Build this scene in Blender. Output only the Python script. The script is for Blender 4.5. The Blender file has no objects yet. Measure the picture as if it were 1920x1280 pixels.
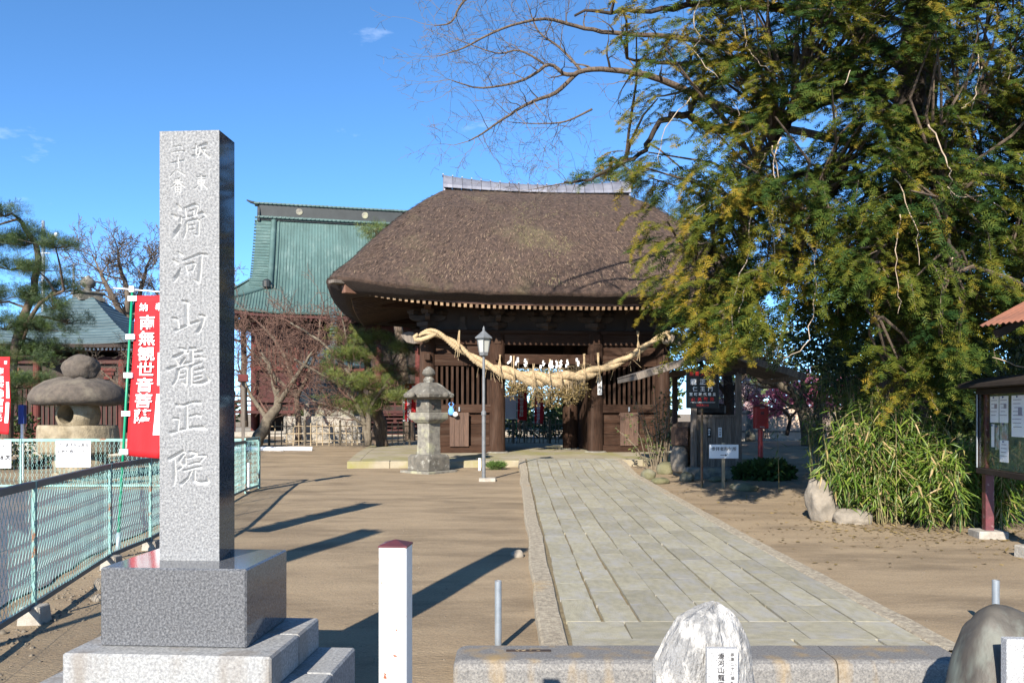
import bpy, bmesh, math, random
import numpy as np
from mathutils import Vector, Matrix, Euler
from mathutils.noise import noise as pnoise
R = math.radians
rnd = random.Random(7)
C = bpy.context.scene.collection
scene = bpy.context.scene

# ------------------------------------------------------------------ camera
F, CX, HZ, EYE = 1530.0, 960.0, 775.0, 1.55      # focal length, axis and horizon in photo pixels; eye height in metres
cd = bpy.data.cameras.new('camera')
cam = bpy.data.objects.new('camera', cd); C.objects.link(cam)
cam.location = (0, 0, EYE); cam.rotation_euler = (R(90), 0, 0)
cd.sensor_width = 36.0; cd.lens = 36.0 * F / 1920.0
cd.shift_y = (HZ - 640.0) / 1920.0
cd.clip_start = 0.05; cd.clip_end = 3000
scene.camera = cam

# ------------------------------------------------------------------ sky, sun, exposure
SUN_EL, SUN_AZ = R(28), R(17)
world = bpy.data.worlds.new('World'); scene.world = world; world.use_nodes = True
nt = world.node_tree; nt.nodes.clear()
wo = nt.nodes.new('ShaderNodeOutputWorld'); bg = nt.nodes.new('ShaderNodeBackground')
sky = nt.nodes.new('ShaderNodeTexSky'); sky.sky_type = 'NISHITA'; sky.sun_disc = False
sky.sun_elevation = SUN_EL; sky.sun_rotation = math.pi + SUN_AZ
sky.air_density = 0.5; sky.dust_density = 0.0; sky.ozone_density = 6.0
bg.inputs['Strength'].default_value = 0.145
# thin wisps of cloud drifting in the lower sky
tc = nt.nodes.new('ShaderNodeTexCoord')
mp = nt.nodes.new('ShaderNodeMapping'); mp.inputs['Scale'].default_value = (3.2, 3.2, 9.0); mp.inputs['Location'].default_value = (0.35, 0.2, 1.1)
cn = nt.nodes.new('ShaderNodeTexNoise'); cn.inputs['Scale'].default_value = 1.6; cn.inputs['Detail'].default_value = 7; cn.inputs['Roughness'].default_value = 0.6
cr = nt.nodes.new('ShaderNodeValToRGB'); cr.color_ramp.elements[0].position = 0.635; cr.color_ramp.elements[1].position = 0.85; cr.color_ramp.elements[1].color = (0.45, 0.45, 0.45, 1)
cm = nt.nodes.new('ShaderNodeMix'); cm.data_type = 'RGBA'; cm.inputs['B'].default_value = (6.0, 6.4, 7.0, 1)
nt.links.new(tc.outputs['Generated'], mp.inputs['Vector']); nt.links.new(mp.outputs['Vector'], cn.inputs['Vector'])
nt.links.new(cn.outputs['Fac'], cr.inputs['Fac']); nt.links.new(cr.outputs['Color'], cm.inputs['Factor'])
hs = nt.nodes.new('ShaderNodeHueSaturation'); hs.inputs['Saturation'].default_value = 1.04; hs.inputs['Hue'].default_value = 0.492
nt.links.new(sky.outputs['Color'], hs.inputs['Color']); nt.links.new(hs.outputs['Color'], cm.inputs['A'])
nt.links.new(cm.outputs['Result'], bg.inputs['Color']); nt.links.new(bg.outputs['Background'], wo.inputs['Surface'])

sd = bpy.data.lights.new('sun', 'SUN'); sd.energy = 5.0; sd.angle = R(0.53); sd.color = (1.0, 0.93, 0.82)
sun = bpy.data.objects.new('sun', sd); C.objects.link(sun)
to_sun = Vector((-math.sin(SUN_AZ) * math.cos(SUN_EL), -math.cos(SUN_AZ) * math.cos(SUN_EL), math.sin(SUN_EL)))
sun.rotation_euler = to_sun.to_track_quat('Z', 'Y').to_euler(); sun.location = (-10, -20, 20)
scene.view_settings.view_transform = 'Standard'; scene.view_settings.look = 'None'
scene.view_settings.exposure = 1.15; scene.view_settings.gamma = 1.0
scene.view_settings.use_curve_mapping = False
scene.cycles.max_bounces = 6; scene.cycles.transparent_max_bounces = 12

# ------------------------------------------------------------------ positions
def W(px, py, d):                                    # photo pixel at distance d -> world point
    return Vector(((px - CX) / F * d, d, EYE + (HZ - py) / F * d))
def sst(a, b, x):
    t = min(1.0, max(0.0, (x - a) / (b - a))); return t * t * (3 - 2 * t)
def zg(x, y):                                        # height of the gently rising ground
    return 0.10 * sst(8, 21, y) + 0.25 * sst(21, 30, y)

# ------------------------------------------------------------------ mesh builder
class MB:
    def __init__(s): s.v = []; s.f = []
    def add(s, v, f):
        n = len(s.v); s.v += [tuple(p) for p in v]; s.f += [tuple(i + n for i in q) for q in f]; return s
    def box(s, c, d, rot=None, taper=None):
        hx, hy, hz = d[0] / 2, d[1] / 2, d[2] / 2
        t = taper or (1, 1)
        P = [(-hx, -hy, -hz), (hx, -hy, -hz), (hx, hy, -hz), (-hx, hy, -hz), (-hx * t[0], -hy * t[1], hz), (hx * t[0], -hy * t[1], hz), (hx * t[0], hy * t[1], hz), (-hx * t[0], hy * t[1], hz)]
        P = [Vector(p) for p in P]
        if rot is not None:
            m = Euler(rot).to_matrix(); P = [m @ p for p in P]
        c = Vector(c)
        return s.add([p + c for p in P], [(3, 2, 1, 0), (4, 5, 6, 7), (0, 1, 5, 4), (1, 2, 6, 5), (2, 3, 7, 6), (3, 0, 4, 7)])
    def tube(s, pts, r, n=6, cap=True, flat=None):
        pts = [Vector(p) for p in pts]
        if not hasattr(r, '__len__'): r = [r] * len(pts)
        t0 = (pts[1] - pts[0]).normalized()
        up = Vector((0, 0, 1)) if abs(t0.z) < 0.9 else Vector((1, 0, 0))
        a = t0.cross(up).normalized(); V = []
        for i, p in enumerate(pts):
            t = (pts[min(i + 1, len(pts) - 1)] - pts[max(i - 1, 0)])
            if t.length < 1e-9: t = t0
            t.normalize()
            a = a - t * a.dot(t)
            if a.length < 1e-6: a = t.orthogonal()
            a.normalize(); b = t.cross(a)
            for k in range(n):
                w = 2 * math.pi * k / n
                V.append(p + (a * math.cos(w) + b * math.sin(w)) * r[i])
        Fc = []
        for i in range(len(pts) - 1):
            for k in range(n):
                k2 = (k + 1) % n
                Fc.append((i * n + k, i * n + k2, (i + 1) * n + k2, (i + 1) * n + k))
        if cap:
            Fc.append(tuple(range(n - 1, -1, -1))); m = (len(pts) - 1) * n
            Fc.append(tuple(m + k for k in range(n)))
        return s.add(V, Fc)
    def lathe(s, prof, n=24, c=(0, 0, 0), square=False, rot=0.0):
        V = []; Fc = []
        for (r, z) in prof:
            for k in range(n):
                w = 2 * math.pi * (k + 0.5) / n + rot
                q = r / max(abs(math.cos(w - rot)), abs(math.sin(w - rot))) if square else r
                V.append((c[0] + q * math.cos(w), c[1] + q * math.sin(w), c[2] + z))
        m = len(prof)
        for i in range(m - 1):
            for k in range(n):
                k2 = (k + 1) % n
                Fc.append((i * n + k, i * n + k2, (i + 1) * n + k2, (i + 1) * n + k))
        Fc.append(tuple(range(n - 1, -1, -1))); Fc.append(tuple((m - 1) * n + k for k in range(n)))
        return s.add(V, Fc)
    def prism(s, poly, y0, y1):                      # polygon in x,z swept along y
        n = len(poly)
        V = [(p[0], y0, p[1]) for p in poly] + [(p[0], y1, p[1]) for p in poly]
        Fc = [tuple(range(n)), tuple(range(2 * n - 1, n - 1, -1))]
        for k in range(n):
            k2 = (k + 1) % n; Fc.append((k, n + k, n + k2, k2))
        return s.add(V, Fc)
    def grid(s, P):                                  # P[i][j] points
        a, b = len(P), len(P[0])
        return s.add([p for row in P for p in row], [(i * b + j, i * b + j + 1, (i + 1) * b + j + 1, (i + 1) * b + j) for i in range(a - 1) for j in range(b - 1)])
    def mesh(s, name, m, bevel=0, smooth=False, seg=1, fix=True):
        me = bpy.data.meshes.new(name); me.from_pydata(s.v, [], s.f)
        if fix or bevel:
            bm = bmesh.new(); bm.from_mesh(me)
            if fix: bmesh.ops.recalc_face_normals(bm, faces=bm.faces)
            if bevel:
                ed = [e for e in bm.edges if len(e.link_faces) == 2 and e.calc_face_angle(0) > 0.5]
                bmesh.ops.bevel(bm, geom=ed, offset=bevel, segments=seg, affect='EDGES', profile=0.5)
            bm.to_mesh(me); bm.free()
        if smooth: me.polygons.foreach_set('use_smooth', [True] * len(me.polygons))
        if m: me.materials.append(m)
        return me
    def build(s, name, m, parent=None, bevel=0, smooth=False, seg=1, fix=True, loc=None):
        return put(name, s.mesh(name, m, bevel, smooth, seg, fix), parent, loc)

def put(name, me, parent=None, loc=None, rot=None, scale=None):
    o = bpy.data.objects.new(name, me); C.objects.link(o)
    if parent is not None: o.parent = parent
    if loc is not None: o.location = loc
    if rot is not None: o.rotation_euler = rot
    if scale is not None: o.scale = scale
    return o
def tag(o, label=None, cat=None, group=None, kind=None):
    if label: o['label'] = label
    if cat: o['category'] = cat
    if group: o['group'] = group
    if kind: o['kind'] = kind
    return o
def thing(name, label, cat, loc=(0, 0, 0), rz=0.0, group=None):
    o = put(name, None, None, loc, (0, 0, rz)); o.empty_display_size = 0.2
    return tag(o, label, cat, group)
def npmesh(name, V, T, m, tint=None, smooth=False):  # triangles from numpy arrays, tint = one float per vertex
    me = bpy.data.meshes.new(name)
    me.vertices.add(len(V)); me.vertices.foreach_set('co', np.asarray(V, np.float32).ravel())
    k = T.shape[1]
    me.loops.add(T.size); me.loops.foreach_set('vertex_index', np.asarray(T, np.int32).ravel())
    me.polygons.add(len(T)); me.polygons.foreach_set('loop_start', np.arange(0, T.size, k, dtype=np.int32))
    if tint is not None:
        at = me.attributes.new('tint', 'FLOAT', 'POINT'); at.data.foreach_set('value', np.asarray(tint, np.float32))
    me.update(calc_edges=True); me.validate()
    if smooth: me.polygons.foreach_set('use_smooth', [True] * len(me.polygons))
    if m: me.materials.append(m)
    return me
def scatter(tv, tt, pos, ydir, zdir, size, tint):    # template copied to every point: local y -> ydir, local z -> about zdir
    pos = np.asarray(pos, float); y = np.asarray(ydir, float); y /= np.linalg.norm(y, axis=1)[:, None] + 1e-9
    z = np.asarray(zdir, float); x = np.cross(y, z); x /= np.linalg.norm(x, axis=1)[:, None] + 1e-9
    z = np.cross(x, y); size = np.asarray(size, float)[:, None, None]
    tv = np.asarray(tv, float)
    V = pos[:, None, :] + size * (tv[None, :, 0, None] * x[:, None, :] + tv[None, :, 1, None] * y[:, None, :] + tv[None, :, 2, None] * z[:, None, :])
    n, k = len(pos), len(tv)
    T = (np.asarray(tt)[None] + (np.arange(n) * k)[:, None, None]).reshape(-1, np.asarray(tt).shape[1])
    return V.reshape(-1, 3), T, np.repeat(np.asarray(tint, float), k)

# ------------------------------------------------------------------ lettering
def text_mesh(body, size, m, vertical=False, pitch=1.08, bold=0.0, thick=0.001, align='CENTER', stretch=1.0):
    V = []; Fc = []
    items = [body] if not vertical else list(body)
    for i, ch in enumerate(items):
        if ch == ' ': continue
        c = bpy.data.curves.new('lettering', 'FONT'); c.body = ch; c.size = size; c.align_x = align; c.offset = bold * size
        c.extrude = thick; c.resolution_u = 3
        o = bpy.data.objects.new('lettering', c); me = bpy.data.meshes.new_from_object(o)
        n = len(V); dz = -i * pitch * size if vertical else 0.0
        V += [(v.co.x * stretch, -v.co.z, v.co.y + dz) for v in me.vertices]
        Fc += [tuple(k + n for k in p.vertices) for p in me.polygons]
        bpy.data.objects.remove(o); bpy.data.curves.remove(c); bpy.data.meshes.remove(me)
    me = bpy.data.meshes.new('lettering'); me.from_pydata(V, [], Fc)
    if m: me.materials.append(m)
    return me                                        # stands in x,z, faces -y, first character at the top
def letters(body, size, m, parent, loc, rz=0.0, **k):
    return put('lettering', text_mesh(body, size, m, **k), parent, loc, (0, 0, rz))

# ------------------------------------------------------------------ materials
def mat(name, c1, c2=None, scale=6.0, rough=0.8, bump=0.0, bscale=None, detail=6, metal=0.0, stretch=(1, 1, 1), c3=None, s3=1.2, f3=(0.5, 0.7), rand=0.0, tint=None, lo=0.35, hi=0.65, spec=None, trans=0.0, bdist=0.02, speck=0.0):
    m = bpy.data.materials.new(name); m.use_nodes = True; t = m.node_tree; L = t.links
    b = t.nodes['Principled BSDF']; b.inputs['Roughness'].default_value = rough; b.inputs['Metallic'].default_value = metal
    if spec is not None: b.inputs['Specular IOR Level'].default_value = spec
    tc = t.nodes.new('ShaderNodeTexCoord'); mp = t.nodes.new('ShaderNodeMapping'); mp.inputs['Scale'].default_value = stretch
    L.new(tc.outputs['Object'], mp.inputs['Vector'])
    oi = t.nodes.new('ShaderNodeObjectInfo')
    ad = t.nodes.new('ShaderNodeVectorMath'); ad.operation = 'MULTIPLY_ADD'; ad.inputs[1].default_value = (37, 61, 23)
    cb = t.nodes.new('ShaderNodeCombineXYZ')
    for i in range(3): L.new(oi.outputs['Random'], cb.inputs[i])
    L.new(cb.outputs[0], ad.inputs[0]); L.new(mp.outputs['Vector'], ad.inputs[2]); vec = ad.outputs['Vector']
    def noise(s, d=detail, r=0.6):
        n = t.nodes.new('ShaderNodeTexNoise'); n.inputs['Scale'].default_value = s; n.inputs['Detail'].default_value = d; n.inputs['Roughness'].default_value = r
        L.new(vec, n.inputs['Vector']); return n.outputs['Fac']
    def ramp(f, a, z):
        n = t.nodes.new('ShaderNodeMapRange'); n.inputs['From Min'].default_value = a; n.inputs['From Max'].default_value = z; L.new(f, n.inputs['Value']); return n.outputs['Result']
    def mix(f, a, bb, mode='MIX'):
        n = t.nodes.new('ShaderNodeMix'); n.data_type = 'RGBA'; n.blend_type = mode
        if hasattr(f, 'name'): L.new(f, n.inputs['Factor'])
        else: n.inputs['Factor'].default_value = f
        for v, k in ((a, 'A'), (bb, 'B')):
            if hasattr(v, 'name'): L.new(v, n.inputs[k])
            else: n.inputs[k].default_value = (*v, 1)
        return n.outputs['Result']
    col = None
    if c2 is not None: col = mix(ramp(noise(scale), lo, hi), c1, c2)
    if c3 is not None: col = mix(ramp(noise(s3, 5, 0.65), *f3), col if col is not None else c1, c3)
    if tint is not None:                             # leaves: colour by the tint stored on each leaf
        at = t.nodes.new('ShaderNodeAttribute'); at.attribute_name = 'tint'
        cr = t.nodes.new('ShaderNodeValToRGB'); cr.color_ramp.elements.remove(cr.color_ramp.elements[1])
        for i, (p, c) in enumerate(tint):
            e = cr.color_ramp.elements[0] if i == 0 else cr.color_ramp.elements.new(p)
            e.position = p; e.color = (*c, 1)
        L.new(at.outputs['Fac'], cr.inputs['Fac']); col = cr.outputs['Color']
    if speck:                                        # grain and grit, finer than the patches
        sn = t.nodes.new('ShaderNodeTexNoise'); sn.inputs['Scale'].default_value = 55; sn.inputs['Detail'].default_value = 3; sn.inputs['Roughness'].default_value = 0.8; L.new(tc.outputs['Object'], sn.inputs['Vector'])
        sm = t.nodes.new('ShaderNodeMapRange'); sm.inputs['From Min'].default_value = 0.3; sm.inputs['From Max'].default_value = 0.7; sm.inputs['To Min'].default_value = 1 - speck; sm.inputs['To Max'].default_value = 1 + speck; L.new(sn.outputs['Fac'], sm.inputs['Value'])
        sh_ = t.nodes.new('ShaderNodeHueSaturation'); L.new(sm.outputs['Result'], sh_.inputs['Value']); L.new(col, sh_.inputs['Color']); col = sh_.outputs['Color']
    if rand:
        hv = t.nodes.new('ShaderNodeHueSaturation')
        mr = t.nodes.new('ShaderNodeMapRange'); mr.inputs['To Min'].default_value = 1 - rand; mr.inputs['To Max'].default_value = 1 + rand; L.new(oi.outputs['Random'], mr.inputs['Value'])
        L.new(mr.outputs['Result'], hv.inputs['Value'])
        if col is not None: L.new(col, hv.inputs['Color'])
        else: hv.inputs['Color'].default_value = (*c1, 1)
        col = hv.outputs['Color']
    if col is not None: L.new(col, b.inputs['Base Color'])
    else: b.inputs['Base Color'].default_value = (*c1, 1)
    if bump:
        bn = t.nodes.new('ShaderNodeBump'); bn.inputs['Strength'].default_value = bump; bn.inputs['Distance'].default_value = bdist
        L.new(noise(bscale or scale * 3, 5, 0.65), bn.inputs['Height']); L.new(bn.outputs['Normal'], b.inputs['Normal'])
    if trans:
        out = t.nodes['Material Output']; tr = t.nodes.new('ShaderNodeBsdfTranslucent'); ms = t.nodes.new('ShaderNodeMixShader'); ms.inputs['Fac'].default_value = trans
        if col is not None: L.new(col, tr.inputs['Color'])
        else: tr.inputs['Color'].default_value = (*c1, 1)
        L.new(b.outputs['BSDF'], ms.inputs[1]); L.new(tr.outputs['BSDF'], ms.inputs[2]); L.new(ms.outputs['Shader'], out.inputs['Surface'])
    return m

def granite(name, light, mid, dark, scale, rough, bump=0.0, chisel=False, stain=None):
    m = bpy.data.materials.new(name); m.use_nodes = True; t = m.node_tree; L = t.links
    b = t.nodes['Principled BSDF']; b.inputs['Roughness'].default_value = rough
    tc = t.nodes.new('ShaderNodeTexCoord')
    n1 = t.nodes.new('ShaderNodeTexNoise'); n1.inputs['Scale'].default_value = scale; n1.inputs['Detail'].default_value = 4; n1.inputs['Roughness'].default_value = 0.7
    v1 = t.nodes.new('ShaderNodeTexVoronoi'); v1.inputs['Scale'].default_value = scale * 1.7
    L.new(tc.outputs['Object'], n1.inputs['Vector']); L.new(tc.outputs['Object'], v1.inputs['Vector'])
    r1 = t.nodes.new('ShaderNodeValToRGB')
    for i, (p, c) in enumerate(((0.36, dark), (0.50, mid), (0.62, light))):
        e = r1.color_ramp.elements[i] if i < 2 else r1.color_ramp.elements.new(p)
        e.position = p; e.color = (*c, 1)
    L.new(n1.outputs['Fac'], r1.inputs['Fac'])
    hv = t.nodes.new('ShaderNodeHueSaturation'); mr = t.nodes.new('ShaderNodeMapRange'); mr.inputs['To Min'].default_value = 0.85; mr.inputs['To Max'].default_value = 1.13
    sx = t.nodes.new('ShaderNodeSeparateColor'); L.new(v1.outputs['Color'], sx.inputs['Color']); L.new(sx.outputs[0], mr.inputs['Value'])
    L.new(mr.outputs['Result'], hv.inputs['Value']); L.new(r1.outputs['Color'], hv.inputs['Color']); col = hv.outputs['Color']
    if chisel:                                       # freshly cut stone inside the carved strokes is paler
        at = t.nodes.new('ShaderNodeAttribute'); at.attribute_name = 'tint'
        mx = t.nodes.new('ShaderNodeMix'); mx.data_type = 'RGBA'; mx.inputs['B'].default_value = (0.60, 0.60, 0.59, 1)
        L.new(at.outputs['Fac'], mx.inputs['Factor']); L.new(col, mx.inputs['A']); col = mx.outputs['Result']
    if stain is not None:
        n2 = t.nodes.new('ShaderNodeTexNoise'); n2.inputs['Scale'].default_value = 3.0; n2.inputs['Detail'].default_value = 6
        mp = t.nodes.new('ShaderNodeMapping'); mp.inputs['Scale'].default_value = (2.2, 2.2, 0.5); L.new(tc.outputs['Object'], mp.inputs['Vector']); L.new(mp.outputs['Vector'], n2.inputs['Vector'])
        m2 = t.nodes.new('ShaderNodeMapRange'); m2.inputs['From Min'].default_value = 0.52; m2.inputs['From Max'].default_value = 0.75; m2.inputs['To Max'].default_value = 0.75; L.new(n2.outputs['Fac'], m2.inputs['Value'])
        mx = t.nodes.new('ShaderNodeMix'); mx.data_type = 'RGBA'; mx.inputs['B'].default_value = (*stain, 1)
        L.new(m2.outputs['Result'], mx.inputs['Factor']); L.new(col, mx.inputs['A']); col = mx.outputs['Result']
    L.new(col, b.inputs['Base Color'])
    if bump:
        bn = t.nodes.new('ShaderNodeBump'); bn.inputs['Strength'].default_value = bump; bn.inputs['Distance'].default_value = 0.004
        L.new(n1.outputs['Fac'], bn.inputs['Height']); L.new(bn.outputs['Normal'], b.inputs['Normal'])
    return m

GR_ROUGH = granite('granite_hammered', (0.27, 0.27, 0.268), (0.195, 0.197, 0.20), (0.105, 0.108, 0.115), 95, 0.8, 0.5, chisel=True)
GR_POL = granite('granite_polished', (0.155, 0.158, 0.165), (0.10, 0.103, 0.11), (0.05, 0.053, 0.06), 95, 0.10)
GR_SHADE = granite('granite_mirror_shaded', (0.085, 0.09, 0.10), (0.055, 0.06, 0.068), (0.03, 0.033, 0.04), 95, 0.06)  # polished granite, coloured darker still for the shaded sides of the shaft
GR_BASE = granite('granite_base', (0.32, 0.32, 0.312), (0.255, 0.255, 0.25), (0.175, 0.175, 0.178), 70, 0.75, 0.4, stain=(0.16, 0.13, 0.10))
GR_KERB = granite('granite_kerb', (0.205, 0.195, 0.18), (0.155, 0.148, 0.14), (0.095, 0.092, 0.09), 80, 0.7, 0.5, stain=(0.30, 0.20, 0.075))
GR_PLAQ = granite('granite_plaque', (0.5, 0.5, 0.5), (0.36, 0.36, 0.36), (0.2, 0.2, 0.2), 150, 0.7, 0.3)
DIRT = mat('packed_dirt', (0.315, 0.235, 0.142), (0.225, 0.163, 0.096), 1.3, 0.95, 0.8, 40, stretch=(0.55, 1.5, 1), c3=(0.155, 0.11, 0.063), s3=1.15, f3=(0.48, 0.70), lo=0.3, hi=0.7, speck=0.22)
ASPH = mat('asphalt', (0.13, 0.12, 0.125), (0.09, 0.085, 0.09), 30, 0.9, 0.4, 120, c3=(0.19, 0.16, 0.13), s3=0.7)
PAVE = mat('paving_sandstone', (0.31, 0.283, 0.20), (0.235, 0.215, 0.152), 5.0, 0.85, 0.35, 22, c3=(0.29, 0.28, 0.265), s3=1.6, f3=(0.45, 0.75), rand=0.14, speck=0.12)
PAVE_EDGE = mat('gravelly_concrete', (0.42, 0.36, 0.26), (0.22, 0.18, 0.13), 26, 0.95, 0.8, 55, c3=(0.40, 0.25, 0.09), s3=1.1, f3=(0.6, 0.75))
JOINT = mat('joint_soil', (0.13, 0.10, 0.055), (0.20, 0.16, 0.09), 14, 1.0, 0.6, 50)
PLAT = mat('platform_concrete', (0.32, 0.275, 0.195), (0.23, 0.195, 0.13), 2.0, 0.9, 0.3, 25, c3=(0.22, 0.20, 0.065), s3=0.8, f3=(0.48, 0.66))
WOOD = mat('old_dark_timber', (0.050, 0.026, 0.016), (0.022, 0.012, 0.008), 5, 0.85, 0.35, 9, stretch=(9, 9, 0.7), c3=(0.066, 0.042, 0.031), s3=0.9, f3=(0.5, 0.75), rand=0.16, spec=0.15)
WOODH = mat('old_dark_timber_level', (0.050, 0.025, 0.015), (0.024, 0.0125, 0.008), 5, 0.85, 0.35, 9, stretch=(0.7, 9, 9), c3=(0.066, 0.042, 0.030), s3=0.9, f3=(0.5, 0.75), rand=0.16, spec=0.15)
WOODL = mat('bleached_plank', (0.11, 0.06, 0.038), (0.06, 0.032, 0.02), 5, 0.75, 0.35, 9, stretch=(9, 9, 0.7), rand=0.12)
WOODG = mat('grey_weathered_wood', (0.20, 0.165, 0.135), (0.09, 0.075, 0.062), 4, 0.85, 0.4, 10, stretch=(9, 9, 0.6), rand=0.15)
RAFT = mat('pale_rafter', (0.30, 0.20, 0.115), (0.16, 0.095, 0.055), 6, 0.8, rand=0.3)
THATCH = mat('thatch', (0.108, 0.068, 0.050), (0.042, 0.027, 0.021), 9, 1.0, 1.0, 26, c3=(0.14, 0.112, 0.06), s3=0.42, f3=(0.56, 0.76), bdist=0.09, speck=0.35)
STRAW = mat('thatch_straw', (0.2, 0.13, 0.08), tint=[(0, (0.035, 0.022, 0.016)), (0.5, (0.125, 0.08, 0.056)), (0.9, (0.24, 0.165, 0.115)), (1, (0.17, 0.14, 0.07))], rough=0.95)
RIDGE = mat('silver_ridge_sheet', (0.30, 0.30, 0.33), (0.20, 0.20, 0.235), 2.5, 0.40, metal=0.5, rand=0.08)
ROPE = mat('straw_rope', (0.56, 0.43, 0.26), (0.36, 0.255, 0.14), 16, 0.9, 1.0, 60, stretch=(5, 2, 1))
DRIED = mat('dried_leaf', (0.2, 0.13, 0.04), tint=[(0, (0.06, 0.042, 0.013)), (0.5, (0.15, 0.105, 0.034)), (1, (0.32, 0.23, 0.10))], rough=0.8, trans=0.2)
PAPER = mat('white_paper', (0.85, 0.85, 0.85), rough=0.8)
COPPER = mat('green_copper', (0.072, 0.128, 0.118), (0.048, 0.084, 0.076), 0.7, 0.6, stretch=(1.4, 1, 0.35), c3=(0.115, 0.17, 0.155), s3=0.9, f3=(0.52, 0.7), rand=0.1)
COPD = mat('dark_copper', (0.022, 0.026, 0.026), (0.013, 0.016, 0.016), 2, 0.6)
COPB = mat('blue_grey_shingle', (0.075, 0.115, 0.125), (0.045, 0.075, 0.085), 2.5, 0.6, rand=0.14)
RED = mat('vermilion_timber', (0.115, 0.021, 0.015), (0.06, 0.014, 0.011), 3, 0.85, c3=(0.10, 0.03, 0.02), s3=1.5)
DRED = mat('dull_red_timber', (0.075, 0.019, 0.015), (0.04, 0.013, 0.011), 3, 0.85)
BRK = mat('bracket_timber', (0.058, 0.037, 0.026), (0.03, 0.02, 0.015), 5, 0.8, rand=0.2)  # bracket colour lowered to stand in for deep shade below the roof
DARK = mat('dark_timber', (0.025, 0.016, 0.012), (0.04, 0.025, 0.018), 4, 0.85)
STONE = mat('lantern_stone', (0.24, 0.222, 0.185), (0.13, 0.12, 0.10), 9, 0.95, 0.8, 40, c3=(0.32, 0.31, 0.20), s3=2.6, f3=(0.5, 0.66))
STONED = mat('lichened_stone', (0.085, 0.078, 0.065), (0.145, 0.13, 0.105), 8, 0.95, 0.8, 40, c3=(0.30, 0.29, 0.25), s3=6, f3=(0.56, 0.68))
TANST = mat('tan_field_stone', (0.29, 0.235, 0.15), (0.17, 0.135, 0.085), 7, 0.95, 0.9, 30, c3=(0.34, 0.285, 0.20), s3=1.5)
CAPST = mat('brown_cap_stone', (0.115, 0.092, 0.072), (0.065, 0.053, 0.043), 7, 0.95, 0.9, 26, c3=(0.16, 0.135, 0.10), s3=2.2)
MOSSR = mat('mossy_rock', (0.16, 0.145, 0.085), (0.085, 0.085, 0.035), 5, 0.95, 0.8, 18, c3=(0.20, 0.185, 0.14), s3=2.5)
ROCK = mat('grey_rock', (0.25, 0.215, 0.17), (0.14, 0.12, 0.095), 5, 0.95, 0.8, 16)
BRONZE_ROCK = mat('brown_green_boulder', (0.085, 0.075, 0.06), (0.045, 0.039, 0.032), 4, 0.62, 0.25, 25, stretch=(1, 1, 0.3), c3=(0.17, 0.195, 0.165), s3=2.2, f3=(0.52, 0.68))
STEEL = mat('galvanised_steel', (0.34, 0.37, 0.40), (0.25, 0.28, 0.31), 8, 0.45, metal=0.5)
LAMPG = mat('dull_grey_paint', (0.15, 0.155, 0.16), (0.10, 0.105, 0.11), 8, 0.5)
RAFTD = mat('dark_rafter', (0.06, 0.034, 0.022), (0.035, 0.02, 0.013), 6, 0.85, rand=0.2)
THATCH_SHADE = mat('shaded_cut_reed', (0.042, 0.027, 0.02), (0.02, 0.013, 0.010), 14, 1.0, 1.0, 40, stretch=(1, 1, 6))  # cut reed, its colour darkened to deepen the shade under the eaves
RUST = mat('rust', (0.22, 0.075, 0.03), (0.12, 0.045, 0.02), 20, 0.9)
WHITE_RUST = mat('white_paint_rust_specks', (0.66, 0.66, 0.64), (0.58, 0.58, 0.56), 3, 0.45, c3=(0.24, 0.07, 0.03), s3=22, f3=(0.645, 0.67))
MAROON = mat('maroon_paint', (0.13, 0.03, 0.035), (0.07, 0.02, 0.022), 9, 0.5, c3=(0.30, 0.22, 0.2), s3=14, f3=(0.6, 0.7))
TEAL = mat('pale_teal_paint', (0.22, 0.38, 0.34), (0.17, 0.31, 0.28), 5, 0.55, c3=(0.22, 0.085, 0.035), s3=4.5, f3=(0.56, 0.62))
WIRE = mat('teal_wire', (0.22, 0.40, 0.375), (0.165, 0.31, 0.295), 3, 0.5)
RAIL = mat('slate_rail', (0.085, 0.115, 0.125), (0.065, 0.09, 0.10), 4, 0.5)
POLEG = mat('green_plastic_pole', (0.0, 0.24, 0.115), rough=0.4)
FLAG = mat('red_cloth', (0.62, 0.012, 0.018), (0.55, 0.01, 0.016), 3, 0.8, trans=0.15)
WHITEM = mat('white_enamel', (0.80, 0.81, 0.82), rough=0.5)
BLACKM = mat('black_enamel', (0.012, 0.012, 0.013), rough=0.35)
INK = mat('black_ink', (0.02, 0.018, 0.02), rough=0.7)
PINKINK = mat('pink_ink', (0.60, 0.25, 0.35), rough=0.7)
GREYINK = mat('faded_ink', (0.30, 0.28, 0.33), rough=0.7)
REDINK = mat('red_enamel', (0.55, 0.02, 0.015), rough=0.4)
REDBOX = mat('faded_red_enamel', (0.33, 0.025, 0.02), (0.24, 0.02, 0.017), 5, 0.5)
BLUEC = mat('blue_cloth', (0.10, 0.28, 0.65), rough=0.8)
NAVY = mat('navy_cloth', (0.03, 0.06, 0.25), rough=0.8)
GLASSM = mat('frosted_glass', (0.36, 0.36, 0.33), rough=0.3)
CONC = mat('plain_concrete', (0.36, 0.33, 0.28), (0.25, 0.22, 0.18), 7, 0.95, 0.5, 40)
BAMB = mat('dry_bamboo', (0.33, 0.26, 0.165), (0.22, 0.165, 0.10), 3, 0.7, rand=0.15)
BAMBD = mat('dark_bamboo', (0.20, 0.16, 0.105), (0.12, 0.095, 0.065), 3, 0.8, rand=0.15)
BARK = mat('brown_bark', (0.14, 0.10, 0.07), (0.06, 0.042, 0.03), 6, 0.95, 0.9, 14, stretch=(3, 3, 0.8))
BARKD = mat('dark_bark', (0.05, 0.035, 0.025), (0.025, 0.018, 0.013), 6, 0.95, 0.9, 14, stretch=(3, 3, 0.8))
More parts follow.
